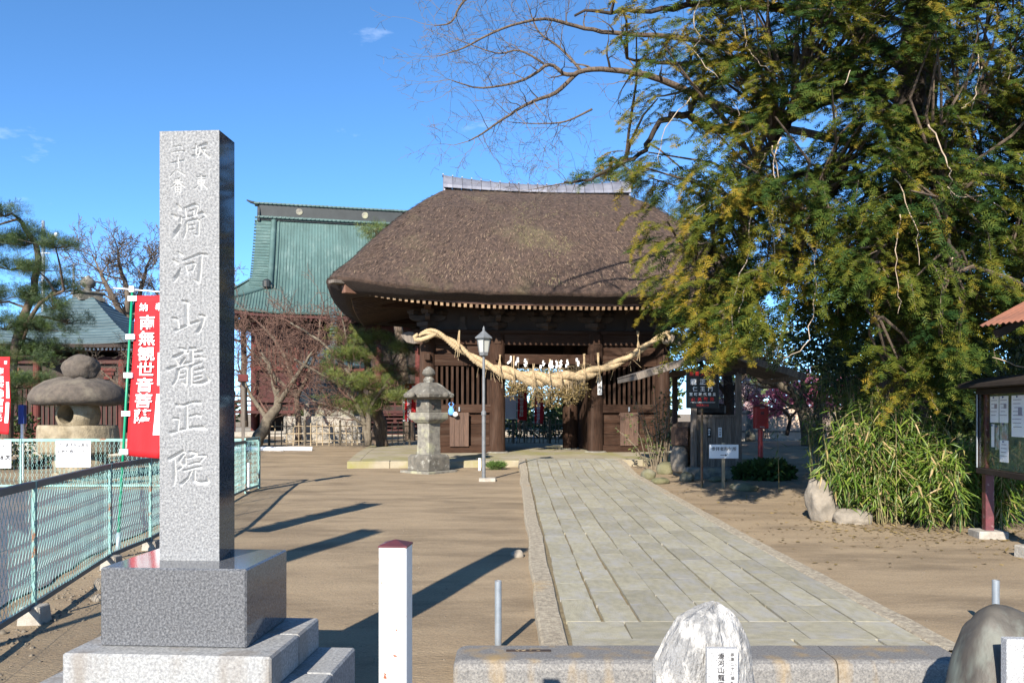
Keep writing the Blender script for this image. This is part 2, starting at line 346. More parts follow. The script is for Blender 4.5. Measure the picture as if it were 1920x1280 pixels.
BARKG = mat('lichen_grey_bark', (0.15, 0.125, 0.088), (0.075, 0.058, 0.042), 7, 0.95, 0.8, 16)
TWIG = mat('grey_twig', (0.12, 0.092, 0.068), (0.075, 0.056, 0.042), 3, 0.9)
TWIGR = mat('red_brown_twig', (0.12, 0.062, 0.043), (0.075, 0.04, 0.028), 3, 0.9)
PALET = mat('pale_dead_twig', (0.42, 0.33, 0.24), (0.28, 0.21, 0.15), 5, 0.9)
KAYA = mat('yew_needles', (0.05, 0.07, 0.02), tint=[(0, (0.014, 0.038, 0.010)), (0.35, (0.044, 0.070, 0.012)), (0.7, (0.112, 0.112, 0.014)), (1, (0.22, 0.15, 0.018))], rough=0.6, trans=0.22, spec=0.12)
PINE = mat('pine_needles', (0.05, 0.08, 0.02), tint=[(0, (0.020, 0.045, 0.016)), (0.6, (0.065, 0.105, 0.022)), (1, (0.15, 0.17, 0.03))], rough=0.55, trans=0.15)
BAMBL = mat('bamboo_grass_leaf', (0.1, 0.2, 0.03), tint=[(0, (0.03, 0.065, 0.010)), (0.5, (0.075, 0.135, 0.014)), (0.8, (0.17, 0.215, 0.03)), (1, (0.40, 0.28, 0.14))], rough=0.45, trans=0.25)
SHRUB = mat('shrub_leaf', (0.06, 0.1, 0.02), tint=[(0, (0.025, 0.045, 0.014)), (0.6, (0.07, 0.10, 0.022)), (1, (0.17, 0.18, 0.05))], rough=0.55, trans=0.2)
GRASS = mat('moss_grass', (0.06, 0.12, 0.02), tint=[(0, (0.03, 0.06, 0.012)), (1, (0.10, 0.18, 0.025))], rough=0.8, trans=0.2)
PINKF = mat('pink_blossom', (0.7, 0.2, 0.35), tint=[(0, (0.55, 0.10, 0.22)), (1, (0.80, 0.38, 0.50))], rough=0.8, trans=0.35)
WHITEF = mat('pale_blossom', (0.7, 0.6, 0.6), tint=[(0, (0.50, 0.30, 0.33)), (1, (0.75, 0.62, 0.62))], rough=0.8, trans=0.25)
PLASTER = mat('pale_plank_wall', (0.50, 0.37, 0.28), (0.40, 0.29, 0.21), 3, 0.9, rand=0.08)
RUSTROOF = mat('rusty_corrugated_iron', (0.22, 0.085, 0.048), (0.14, 0.06, 0.038), 3.0, 0.85, c3=(0.40, 0.30, 0.24), s3=1.6, f3=(0.62, 0.72), stretch=(0.5, 3, 1))
BROWNP = mat('brown_painted_frame', (0.03, 0.022, 0.018), (0.02, 0.015, 0.012), 5, 0.85, spec=0.2)
BOARD = mat('green_pin_board', (0.045, 0.085, 0.055), (0.03, 0.06, 0.04), 12, 0.9)
# ================================================================== the ground
def gz(x, y):
    n = 0.012 * pnoise(Vector((x * 0.7, y * 0.7, 0))) + 0.005 * pnoise(Vector((x * 2.6, y * 2.6, 3)))
    return zg(x, y) + n * (1 if y < 45 else 0)
xs = [-900, -300, -120, -60, -35] + [-24 + 0.4 * i for i in range(36)] + [-9.6 + 0.16 * i for i in range(125)] + [10.4 + 0.4 * i for i in range(36)] + [30, 60, 120, 300, 900]
ys = [-60, -20, -6, -2] + [0.16 * i for i in range(1, 150)] + [24 + 0.4 * i for i in range(45)] + [45, 60, 100, 200, 400, 900, 1900]
mb = MB(); mb.grid([[(x, y, gz(x, y)) for x in xs] for y in ys])
tag(mb.build('ground', DIRT, smooth=True, fix=False), kind='structure')
# the asphalt yard beyond the wire fence, a sheet following the ground
def fence_x(y): return -3.40 - 0.20 * (y - 5.4) if y < 8.2 else (-4.0 - 0.14 * (y - 8.2))
mb = MB(); rows = []
for i in range(60):
    y = 2.0 + i * 0.235; xr = fence_x(y) - 0.45 + 0.10 * pnoise(Vector((y * 1.3, 5, 0)))
    rows.append([(xr - (xr + 24) * (1 - (k / 12)) , y, gz(xr - (xr + 24) * (1 - k / 12), y) + 0.016) for k in range(13)])
mb.grid(rows); tag(mb.build('asphalt_yard', ASPH, smooth=True, fix=False), kind='structure')

# ------------------------------------------------------------------ stone path: 9 lanes of long slabs, rough kerb strips either side
def zp(y): return zg(0, y) + 0.055 + 0.17 * sst(18.0, 21.4, y)
PX0, PX1, PY0, PY1 = 0.22, 2.86, 5.05, 22.15
mb = MB(); mb.grid([[(x, PY0 + (PY1 - PY0) * i / 60, zp(PY0 + (PY1 - PY0) * i / 60) - 0.022) for x in (PX0, 1, 2, PX1)] for i in range(61)])
path = tag(mb.build('stone_path', JOINT, fix=False), kind='structure')
def slab_mesh(k):
    r = random.Random(100 + k); n = 12; pts = []
    for (ax, ay, bx, by) in ((-.5, -.5, .5, -.5), (.5, -.5, .5, .5), (.5, .5, -.5, .5), (-.5, .5, -.5, -.5)):
        for i in range(3):
            t = i / 3; x = ax + (bx - ax) * t; y = ay + (by - ay) * t; j = 0.010
            pts.append((x + r.uniform(-j, j), y + r.uniform(-j, j)))
    m_ = MB(); V = []
    for (s, z) in ((1.0, -0.05), (1.0, -0.0001), (0.96, 0.0)):
        V += [(p[0] * s, p[1] * (1 - (1 - s) * 0.7), z + 0) for p in pts]
    V.append((0, 0, r.uniform(-.001, .002)))
    Fc = []
    for a in range(2):
        for i in range(n): Fc.append((a * n + i, a * n + (i + 1) % n, (a + 1) * n + (i + 1) % n, (a + 1) * n + i))
    for i in range(n): Fc.append((2 * n + i, 2 * n + (i + 1) % n, 3 * n))
    m_.add(V, Fc); return m_.mesh('paving_stone', PAVE)
slabs = [slab_mesh(k) for k in range(14)]
r = random.Random(5)
edges = [PX0 + 0.17]
for k in range(9): edges.append(edges[-1] + 0.257 + r.uniform(-.012, .012))
def lay(x0, x1, y0, y1, gap=0.011):
    ym = (y0 + y1) / 2; sl = (zp(y1) - zp(y0)) / (y1 - y0)
    wob = 0.02 * pnoise(Vector((x0 * 3, ym * 0.9, 2)))
    put('paving_stone', r.choice(slabs), path, ((x0 + x1) / 2 + wob, ym, zp(ym) + r.uniform(-.0006, .0006)), (math.atan(sl), r.uniform(-.002, .002), r.uniform(-.008, .008)), (x1 - x0 - gap - r.uniform(0, .010), y1 - y0 - 0.0035, 1))
for k in range(9):
    y = 5.88
    while y < PY1 - 0.2:
        l = r.choice((0.30, 0.42, 0.5, 0.55, 0.62, 0.7)) * (1.0 + 0.02 * (y - 6)); y1 = min(y + l, PY1)
        if PY1 - y1 < 0.2: y1 = PY1
        lay(edges[k], edges[k + 1], y, y1); y = y1
for (y0, y1, cuts) in ((5.10, 5.4225, (0.385, 0.86, 1.30, 1.86, 2.42, 2.72)), (5.42, 5.87, (0.385, 0.80, 1.42, 1.98, 2.44, 2.73))):
    for a, b_ in zip(cuts[:-1], cuts[1:]): lay(a, b_, y0, y1)
# the two long edging strips of rough concrete, standing a little proud of the dirt
for (xa, xb, s) in ((PX0 - 0.03, PX0 + 0.15, 0), (PX1 - 0.12, PX1 + 0.04, 1)):
    mb = MB(); rows = []
    for i in range(90):
        y = PY0 + 0.1 + (PY1 - PY0 - 0.1) * i / 89
        w = 0.035 * pnoise(Vector((y * 0.55, 9 + s, 0))) + 0.012 * pnoise(Vector((y * 3, 2, s)))
        z = zp(y) + 0.004; a, b_ = xa + w, xb + w * 0.6 + 0.012 * pnoise(Vector((y * 4, 5, s)))
        rows.append([(a - 0.015, y, z - 0.12), (a, y, z - 0.012), (a + 0.015, y, z), ((a + b_) / 2, y, z + 0.004 * pnoise(Vector((y * 6, 1, s)))), (b_ - 0.012, y, z), (b_, y, z - 0.02), (b_, y, z - 0.12)])
    mb.grid(rows); mb.build('edging_strip', PAVE_EDGE, path, smooth=False)

# ------------------------------------------------------------------ kerb of two long granite blocks at the near end
kerb = tag(put('kerb', None), kind='structure')
KY0, KY1, KZ = 4.70, 5.04, 0.125
def kerb_block(x0, x1, round_left, slot=False):
    mb = MB(); rb = 0.05
    sec = [(KY0 - 0.02, -0.25), (KY0 - 0.004, KZ - rb), (KY0 + 0.008, KZ - 0.018), (KY0 + 0.03, KZ - 0.004), (KY0 + rb, KZ), (KY1 - 0.02, KZ), (KY1, KZ - 0.02), (KY1, -0.25)]
    N = 14; rows = []
    for i in range(N + 1):
        x = x0 + (x1 - x0) * i / N; rows.append([(x, y, z + (0.002 * pnoise(Vector((x * 9, y * 9, z * 9))) if z > 0 else 0)) for y, z in sec])
    if round_left:
        cap = []
        for i in range(6):
            t = i / 6 * math.pi / 2; s = math.sin(t); cx = x0 - 0.07 * (1 - 0) * math.cos(t)
            cap.append([(cx, KY0 + 0.10 + (y - KY0 - 0.10) * (0.80 + 0.20 * s), -0.25 + (z + 0.25) * (0.90 + 0.10 * s)) for y, z in sec])
        rows = cap + rows
    mb.grid(rows); k = len(sec); n = len(rows)
    mb.f.append(tuple(range(k))); mb.f.append(tuple((n - 1) * k + i for i in range(k)))
    return mb.build('kerb_stone', GR_KERB, kerb)
kb = kerb_block(-0.27, 1.872, True)
kerb_block(1.880, 2.62, False)
mb = MB(); mb.box((0.0995, 4.905, KZ + 0.0015), (0.27, 0.036, 0.006)); mb.build('drain_slot', DARK, kb)
mb = MB()
for i in range(7):
    x = rnd.uniform(.02, .16); mb.box((x, 4.905 + rnd.uniform(-.013, .013), KZ + 0.006), (0.03, 0.002, 0.002), (rnd.uniform(-.4, .4), rnd.uniform(-.4, .4), rnd.uniform(-1, 1)))
mb.build('dead_grass', BAMB, kb)

# ================================================================== the granite monument
mon = thing('stone_monument', 'tall grey granite pillar carved with large characters on a stepped plinth', 'stone monument', (0, 0, 0))
YAW = R(-3.7)
def box_part(name, m, px0, px1, pyt, z0, d, depth, bevel=0.006, parent=mon):
    x0, x1 = (px0 - CX) / F * d, (px1 - CX) / F * d
    mb = MB(); w = x1 - x0; mb.box((0, depth / 2, (z0 + pyt) / 2), (w, depth, pyt - z0))
    o = mb.build(name, m, parent, bevel=bevel); o.location = ((x0 + x1) / 2, d, 0); o.rotation_euler = (0, 0, YAW); return o
PD = 4.0; PZ0, PZ1, PW, PT = 0.83, 2.935, 115 / F * PD, 0.185
PEDZ, SLABZ, STEPZ = 0.83, 0.462, 0.30
box_part('pedestal', GR_POL, 183, 465, PEDZ, SLABZ, 3.80, 0.555, 0.008)
# plinth slab: two stones, front and back
box_part('plinth_stone', GR_BASE, 108, 512, SLABZ, STEPZ, 3.675, 0.385, 0.010)
o = box_part('plinth_stone', GR_BASE, 108, 512, SLABZ, STEPZ, 3.675, 0.330, 0.010)
o.location.x += 0.388 * math.sin(-YAW); o.location.y += 0.388 * math.cos(YAW); o.location.z -= 0.002
# lower step: two stones
for (dd, dp) in ((3.47, 0.50), (3.973, 0.44)):
    mb = MB(); mb.box((0, dp / 2, (STEPZ - 0.2) / 2), (1.33, dp, STEPZ + 0.2)); o = mb.build('step_stone', GR_BASE, mon, bevel=0.010)
    o.location = (-1.555 + (dd - 3.6) * math.sin(-YAW), dd, 0); o.rotation_euler = (0, 0, YAW)
# shaft: sides and back polished, the cap a low pyramid
sx = ((297.5 + 412.5) / 2 - CX) / F * PD
mb = MB(); h = PW / 2
V = [(-h, 0.022, PZ0), (h, 0.022, PZ0), (h, PT, PZ0), (-h, PT, PZ0), (-h, 0.022, PZ1), (h, 0.022, PZ1), (h, PT, PZ1), (-h, PT, PZ1)]
mb.add(V, [(1, 2, 6, 5), (2, 3, 7, 6), (3, 0, 4, 7), (0, 1, 5, 4), (3, 2, 1, 0)])
sh = mb.build('shaft', GR_SHADE, mon); sh.location = (sx, PD, 0); sh.rotation_euler = (0, 0, YAW)
mb = MB(); mb.add([(-h, 0, PZ1), (h, 0, PZ1), (h, PT, PZ1), (-h, PT, PZ1), (0, PT / 2, PZ1 + 0.032)], [(0, 1, 4), (1, 2, 4), (2, 3, 4), (3, 0, 4)])
mb.build('pyramid_cap', granite('granite_cap', (0.5, 0.5, 0.5), (0.34, 0.35, 0.36), (0.16, 0.165, 0.18), 95, 0.6), sh)
# carved face: a fine height field whose grooves follow brush strokes
GLY = {
'滑': [[(14,2,4),(22,13,7)],[(1,30,4),(12,37,7),(15,39,4)],[(3,94,3),(10,82,8),(24,58,4),(27,52,2)],[(36,12,4),(40,38,4)],[(36,13,3),(66,2,5),(73,7,5),(66,35,4)],[(50,22,3),(63,17,3),(61,32,3)],[(38,38,3),(64,33,3)],[(25,36,4),(24,50,5)],[(29,41,3),(70,31,4),(88,25,5),(98,34,4),(85,43,2)],[(41,53,4),(40,76,5),(34,97,3)],[(42,50,3),(68,43,5),(77,47,5),(75,86,5),(63,86,2)],[(50,61,3),(66,59,3)],[(50,73,3),(66,71,3)]],
'河': [[(17,0,4),(27,9,7)],[(2,24,4),(13,33,7)],[(4,92,3),(9,80,8),(24,50,3)],[(30,27,3),(37,24,4),(80,6,5),(99,9,6)],[(36,39,4),(42,66,5)],[(38,40,3),(60,33,5),(65,37,5),(58,58,4)],[(42,60,3),(58,56,3)],[(82,10,6),(79,60,7),(75,93,7),(60,84,2)]],
'山': [[(32,4,5),(45,9,8),(44,50,7),(46,70,7)],[(3,54,5),(14,58,7),(18,80,6)],[(12,90,7),(50,73,5),(80,64,5)],[(84,46,5),(96,51,7),(88,78,6),(78,96,7)]],
'龍': [[(28,3,4),(41,7,6),(36,13,3)],[(14,26,6),(36,15,4),(47,14,4)],[(16,31,3),(22,43,5)],[(40,28,4),(30,43,4)],[(0,56,6),(18,48,4),(60,37,4)],[(24,58,5),(20,80,5),(12,96,4)],[(26,56,3),(38,50,5),(44,55,5),(42,95,5),(33,89,2)],[(28,68,3),(38,66,3)],[(28,80,3),(38,78,3)],[(54,4,5),(66,4,5)],[(58,5,4),(58,37,5)],[(60,15,3),(82,12,5)],[(58,29,3),(76,25,4),(87,28,4)],[(56,48,4),(80,39,4)],[(54,50,5),(55,96,4)],[(64,60,3),(85,54,5)],[(64,72,3),(81,68,4)],[(64,84,3),(80,78,4)],[(56,93,4),(78,93,6),(97,85,7),(91,70,2)]],
'正': [[(16,12,6),(30,15,5),(58,4,5),(80,5,7)],[(42,13,5),(42,80,7)],[(52,46,4),(66,41,5),(81,43,6)],[(6,52,4),(20,53,6),(18,84,5)],[(0,94,7),(24,86,5),(60,78,6),(86,78,8),(98,83,4)]],
'院': [[(2,24,7),(34,2,5),(40,7,4),(24,30,4),(33,44,5),(24,53,4)],[(14,24,4),(14,80,7),(12,96,4)],[(52,4,5),(67,8,6),(58,18,3)],[(40,20,4),(40,37,6)],[(46,22,3),(74,14,4),(89,15,6),(80,29,3)],[(48,40,3),(64,34,4),(76,34,5)],[(38,56,4),(64,48,4),(79,45,5)],[(56,56,4),(48,76,4),(31,93,6)],[(64,54,4),(62,84,5),(72,89,6),(96,87,7),(94,72,3)]],
'坂': [[(2,42,4),(30,34,4)],[(20,10,4),(18,76,4)],[(2,90,6),(34,68,3)],[(38,22,4),(84,4,7)],[(44,20,4),(40,60,4),(28,98,3)],[(48,46,3),(76,38,5),(62,66,4),(44,90,4)],[(54,56,4),(98,98,7)]],
'東': [[(14,16,4),(88,12,5)],[(22,30,4),(26,62,4)],[(22,32,3),(76,28,5),(72,58,4)],[(28,44,3),(70,42,3)],[(28,58,3),(70,56,3)],[(48,0,4),(50,100,5)],[(46,62,4),(0,98,3)],[(54,60,3),(98,96,6)]],
'二': [[(22,20,6),(74,10,7)],[(0,94,5),(60,76,6),(100,80,7)]],
'十': [[(2,60,5),(98,36,6)],[(52,2,5),(54,98,6)]],
'八': [[(36,8,4),(4,92,5)],[(46,4,4),(98,76,7)]],
'番': [[(30,10,3),(66,2,4)],[(18,26,3),(86,22,3)],[(34,14,3),(38,22,3)],[(64,8,3),(58,20,3)],[(50,6,3),(50,46,3)],[(46,28,3),(4,64,3)],[(54,28,3),(98,60,5)],[(28,56,3),(32,98,3)],[(28,58,3),(72,54,4),(68,96,4)],[(34,76,3),(66,74,3)],[(34,92,3),(68,90,3)],[(50,56,3),(50,92,3)]]}
PLACE = [('坂',361,393,268,295),('東',365,389,328,354),('二',320,346,271,286),('十',319,344,292,313),('八',317,346,318,330),('番',319,345,333,360),
         ('滑',321,388,381,449),('河',322,389,472,533),('山',321,385,561,625),('龍',314,393,650,724),('正',319,389,751,815),('院',315,393,844,912)]
NX, NZ = 116, 800
gx = np.linspace(-h, h, NX); gzv = np.linspace(PZ0, PZ1, NZ); GX, GZ = np.meshgrid(gx, gzv)
PXX = (GX / PW) * 115 + 355.0; PYY = 1050 + (GZ - PZ0) / (PZ1 - PZ0) * (244.5 - 1050)
field = np.full(GX.shape, -99.0)
for ch, x0, x1, y0, y1 in PLACE:
    sc = min((x1 - x0), max(y1 - y0, (x1 - x0) * 0.6)) / 100.0 * (1.12 if x1 - x0 > 50 else 2.0)
    m_ = (PXX > x0 - 9) & (PXX < x1 + 9) & (PYY > y0 - 9) & (PYY < y1 + 9); X = PXX[m_]; Y = PYY[m_]; f_ = field[m_]
    for st in GLY[ch]:
        q = [(x0 + p[0] / 100 * (x1 - x0), y0 + p[1] / 100 * (y1 - y0), p[2] * sc * 0.93) for p in st]
        for a, b_ in zip(q[:-1], q[1:]):
            dx, dy = b_[0] - a[0], b_[1] - a[1]; t = np.clip(((X - a[0]) * dx + (Y - a[1]) * dy) / (dx * dx + dy * dy + 1e-9), 0, 1)
            f_ = np.maximum(f_, a[2] + (b_[2] - a[2]) * t - np.hypot(X - a[0] - t * dx, Y - a[1] - t * dy))
    field[m_] = f_
metres = field / F * PD                                 # how far inside a stroke, in metres
dep = np.clip(metres * 2.1, 0, 0.021)
Vc = np.stack([GX, dep, GZ], -1).reshape(-1, 3)
ii = (np.arange(NZ - 1)[:, None] * NX + np.arange(NX - 1)[None]).ravel()
Q = np.stack([ii, ii + 1, ii + NX + 1, ii + NX], 1)
# the thin margin between carved face and the polished body behind it
me = npmesh('carved_face', Vc, Q, GR_ROUGH, tint=np.clip(metres / 0.002, 0, 1).ravel() * 0.5)
put('carved_face', me, sh)
mb = MB(); mb.add([(-h, 0, PZ0), (-h, 0, PZ1), (-h, 0.022, PZ1), (-h, 0.022, PZ0), (h, 0, PZ0), (h, 0, PZ1), (h, 0.022, PZ1), (h, 0.022, PZ0)], [(0, 1, 2, 3), (4, 7, 6, 5), (0, 3, 7, 4)])
mb.build('face_edge', GR_SHADE, sh)

# ================================================================== posts and stones in the foreground
d = 2.62; x0, x1 = (710 - CX) / F * d, (764 - CX) / F * d; zt = EYE + (HZ - 1025) / F * d
t = thing('white_post', 'square white metal post with rust specks and a maroon pyramid cap', 'post', ((x0 + x1) / 2, d + 0.06, 0), R(-5))
w = (x1 - x0) / 2
mb = MB(); mb.box((0, 0, zt / 2 - 0.15), (2 * w, 2 * w, zt + 0.3)); mb.build('post_body', WHITE_RUST, t, bevel=0.006, seg=2)
mb = MB(); mb.add([(-w - .0015, -w - .0015, zt), (w + .0015, -w - .0015, zt), (w + .0015, w + .0015, zt), (-w - .0015, w + .0015, zt), (0, 0, zt + 0.016)], [(0, 1, 4), (1, 2, 4), (2, 3, 4), (3, 0, 4)]); mb.box((0, 0, zt - 0.0025), (2 * w + .003, 2 * w + .003, 0.005)); mb.build('cap', MAROON, t)
for (px, pt, d, rr, lab) in ((934, 1088, 5.35, 0.0225, 'short grey steel pipe standing in dirt at the left of the paved path'), (1867, 1087, 5.75, 0.0245, 'short grey steel pipe standing right behind the dark boulder')):
    p = W(px, pt, d); t = thing('steel_pipe', lab, 'pipe', (p.x, p.y, 0), 0, 'steel pipes along the kerb')
    mb = MB(); mb.lathe([(rr, -0.2), (rr, p.z), (rr * 0.86, p.z), (rr * 0.86, p.z - 0.05)], 20); mb.build('pipe', STEEL, t, smooth=False)
    mb = MB(); mb.lathe([(rr * 0.85, p.z - 0.012), (rr * 0.3, p.z - 0.004)], 16); mb.build('rusty_cap', RUST, t)

def rock_mesh(name, m, dims, seed, rough=0.22, sub=4, keep=None, ridges=0.0, flatbase=True, taper=0.0, smooth=True):
    bm = bmesh.new(); bmesh.ops.create_icosphere(bm, subdivisions=sub, radius=1.0)
    o = Vector((seed * 7.3, seed * 3.1, seed * 1.7))
    for v in bm.verts:
        p = v.co.copy(); n = 1 + rough * pnoise(p * 1.1 + o) + rough * 0.5 * pnoise(p * 2.6 + o) + rough * 0.28 * pnoise(p * 6 + o)
        if ridges: n += ridges * (0.5 - abs(pnoise(Vector((p.x * 3.5 + p.z * 1.2, p.y * 3.5, p.z * 1.3)) + o))) ** 2 * 2 + ridges * 0.3 * abs(pnoise(p * 9 + o))
        q = p * n; s = 1 - taper * max(0, q.z)
        v.co = Vector((q.x * dims[0] * s, q.y * dims[1] * s, (q.z if not flatbase or q.z > -0.55 else -0.55 + 0.1 * (q.z + 0.55)) * dims[2]))
    me = bpy.data.meshes.new(name); bm.to_mesh(me); bm.free(); me.materials.append(m)
    if smooth: me.polygons.foreach_set('use_smooth', [True] * len(me.polygons))
    return me
MARB = mat('white_veined_rock', (0.26, 0.256, 0.252), (0.15, 0.148, 0.146), 7.0, 0.6, 1.0, 16, c3=(0.44, 0.425, 0.40), s3=7.0, f3=(0.50, 0.60), stretch=(1.4, 1.4, 0.6), bdist=0.05)
# white rock: an outline with buttress-like folds
def tall_rock(name, m, outline, depth, seed, parent):
    N = 96; rows = []
    L = [p for p in outline]
    for j, (z, xl, xr) in enumerate(L):
        row = []; cx = (xl + xr) / 2; hw = (xr - xl) / 2; dp = depth * (hw / max((q[2] - q[1]) / 2 for q in L)) ** 0.8
        for k in range(N):
            a = 2 * math.pi * k / N; f = 1 + 0.15 * pnoise(Vector((math.cos(a) * 2.2, math.sin(a) * 2.2 + seed, z * 3.0))) + 0.14 * abs(pnoise(Vector((math.cos(a) * 5 + z * 2.0, math.sin(a) * 5, z * 3 + seed)))) - 0.09 * abs(pnoise(Vector((math.cos(a) * 12, math.sin(a) * 12 + z * 5, z * 6 + seed))))
            row.append((cx + math.cos(a) * hw * f, math.sin(a) * dp * f, z + 0.012 * pnoise(Vector((a * 3, z * 4, seed)))))
        rows.append(row + [row[0]])
    mb = MB(); mb.grid(rows); mb.f.append(tuple((len(rows) - 1) * (N + 1) + i for i in range(N)))
    return mb.build(name, m, parent, smooth=False)
def dens(o, n):                                          # interpolate outline rows
    out = []
    for a, b_ in zip(o[:-1], o[1:]):
        for i in range(n): t = i / n; out.append(tuple(a[k] + (b_[k] - a[k]) * t for k in range(3)))
    return out + [o[-1]]
d = 3.35; p0 = W(1318, 1280, d)
def ox(px): return (px - 1318) / F * d
def ozz(py): return EYE + (HZ - py) / F * d
t = thing('carved_rock', 'upright white veined rock with a small granite plaque, standing before the path kerb', 'rock', (p0.x, d, 0))
ol = [(-0.1, ox(1205), ox(1420)), (0.25, ox(1212), ox(1418)), (ozz(1290), ox(1222), ox(1412)), (ozz(1250), ox(1226), ox(1409)), (ozz(1215), ox(1243), ox(1402)), (ozz(1190), ox(1255), ox(1392)), (ozz(1160), ox(1272), ox(1378)), (ozz(1142), ox(1300), ox(1364)), (ozz(1132), ox(1325), ox(1352)), (ozz(1129), ox(1337), ox(1344))]
tall_rock('rock_body', MARB, dens(ol, 5), 0.13, 3.3, t)
pq = MB(); pq.box((0, 0, -0.14), (58 / F * 3.2, 0.03, 0.36)); plaq = pq.build('plaque', GR_PLAQ, t, bevel=0.002)
plaq.location = (ox(1335) * 0.955 - 0.0, -0.163, EYE + (HZ - 1280) / F * 3.19 + 0.10); plaq.rotation_euler = (0, 0, R(-2))
letters('滑河山龍正院', 0.026, INK, plaq, (-0.006, -0.0156, 0.001), vertical=True, pitch=1.06, bold=0.012)
letters('坂東二十八番札所', 0.0155, INK, plaq, (0.038, -0.0156, 0.012), vertical=True, pitch=1.18)
# dark rounded boulder with plaque at the right edge
d = 3.75; p0 = W(1895, 1280, d); zt = EYE + (HZ - 1141) / F * d
t = thing('dark_boulder', 'rounded brown green boulder with a granite plaque at the right end of the kerb', 'boulder', (p0.x, d + 0.05, 0))
me = rock_mesh('boulder_body', BRONZE_ROCK, (0.272, 0.24, 0.62), 5, 0.06, 5); o = put('boulder_body', me, t, (0.0, 0.0, zt - 0.62))
pq = MB(); pq.box((0.125, 0, -0.2), (0.25, 0.05, 0.4)); plaq = pq.build('plaque', GR_PLAQ, t, bevel=0.003)
dpl = d - 0.205; q = W(1882, 1195, dpl); plaq.location = (q.x - p0.x, dpl - d - 0.05, q.z); plaq.rotation_euler = (0, 0, R(-3))
letters('竜正院', 0.019, INK, plaq, (0.078, -0.0258, -0.036), vertical=True, pitch=1.12, bold=0.008)
letters('仁王門', 0.024, INK, plaq, (0.080, -0.0258, -0.128), vertical=True, pitch=1.15, bold=0.01)

# ================================================================== chain-link fences
def fence_run(label, pts, post_idx, top, wire_r, big, diamond, ground_gap, rail_m, mid=False, blocks=()):
    base = Vector(pts[0]); t = thing('wire_fence', label, 'fence', base, 0, 'teal wire mesh fences')
    P = [Vector(p) - base for p in pts]
    for i, p in enumerate(P):
        rr = 0.019 if big else 0.022; gzz = -0.05
        mb = MB(); mb.box((p.x, p.y, (top + gzz) / 2), (rr * 1.5, rr * 1.5, top - gzz)); mb.build('fence_post', TEAL, t, bevel=0.003)
    for a, b_ in zip(P[:-1], P[1:]):
        dv = b_ - a; L = dv.length; u = dv.normalized(); ang = math.atan2(u.y, u.x); mid_ = (a + b_) / 2
        mb = MB(); mb.box((mid_.x, mid_.y, top - 0.028), (L - 0.045, 0.034, 0.055), (0, 0, ang)); mb.build('top_rail', rail_m, t, bevel=0.004)
        mb = MB(); mb.box((mid_.x, mid_.y, ground_gap), (L - 0.045, 0.026, 0.04), (0, 0, ang)); mb.build('bottom_rail', rail_m if big else TEAL, t)
        mb = MB(); n = int(L / diamond); step = L / n; H = top - 0.07 - ground_gap; m = int(H / diamond)
        nrm = Vector((-u.y, u.x, 0))
        for k in range(n):
            for s in (0, 1):
                pl = []
                for j in range(m + 1):
                    zz = ground_gap + 0.02 + H * j / m; off = (k + ((j + s) % 2) * 0.5 * 1.04 + 0.25) * step
                    wob = 0.012 * pnoise(Vector((off * 3, zz * 5, 1))) if big else 0
                    sag = (0.03 * pnoise(Vector((off * 1.3, 7, zz * 3))) if big and zz < 0.35 else 0)
                    q = a + u * (off + wob) + nrm * ((0.006 if s else -0.006) + sag); pl.append((q.x, q.y, zz + wob))
                if s == 0 or not big: mb.tube(pl, wire_r, 3, cap=False)
                else: mb.tube(pl, wire_r * 0.8, 3, cap=False)
        tag(mb.build('wire_mesh', WIRE, t, fix=False), kind='stuff')
        for zz in (0.35, 0.62):
            mb = MB(); sgm = [(a + u * (L * i / 8)) for i in range(9)]
            mb.tube([(q.x, q.y, zz + 0.01 * pnoise(Vector((i, zz * 9, 2)))) for i, q in enumerate(sgm)], 0.0022, 3, cap=False); mb.build('tension_wire', WIRE, t, fix=False)
    for p, sz in blocks:
        q = Vector(p) - base; mb = MB(); mb.box((q.x, q.y, sz[2] / 2 - 0.07), (sz[0], sz[1], sz[2]), taper=(0.8, 0.85)); mb.build('footing_block', CONC, t, bevel=0.008)
    return t
near_pts = [(-3.02, 3.6, 0), (-3.56, 6.08, 0), (-4.03, 8.18, 0), (-4.12, 9.30, 0), (-4.42, 11.3, .01), (-4.72, 13.2, .03), (-5.0, 15.3, .05)]
fence_run('long teal wire fence running away from the camera left of the monument', near_pts, None, 1.05, 0.0024, True, 0.062, 0.13, RAIL, blocks=[((-3.54, 6.05, 0), (0.19, 0.17, 0.20)), ((-4.0, 8.15, 0), (0.18, 0.17, 0.20)), ((-4.1, 9.28, 0), (0.18, 0.17, 0.18))])
fence_run('teal wire fence across the view below the stone lantern, white notices on it', [(-12.6, 16.15, .05), (-9.75, 16.2, .05), (-7.0, 16.3, .05), (-5.06, 16.35, .05)], None, 1.0, 0.0034, False, 0.088, 0.07, TEAL)
fence_run('short teal wire fence stub closing the corner beside the monument', [(-5.02, 15.36, .05), (-5.05, 16.28, .05)], None, 1.04, 0.0034, False, 0.088, 0.07, TEAL)
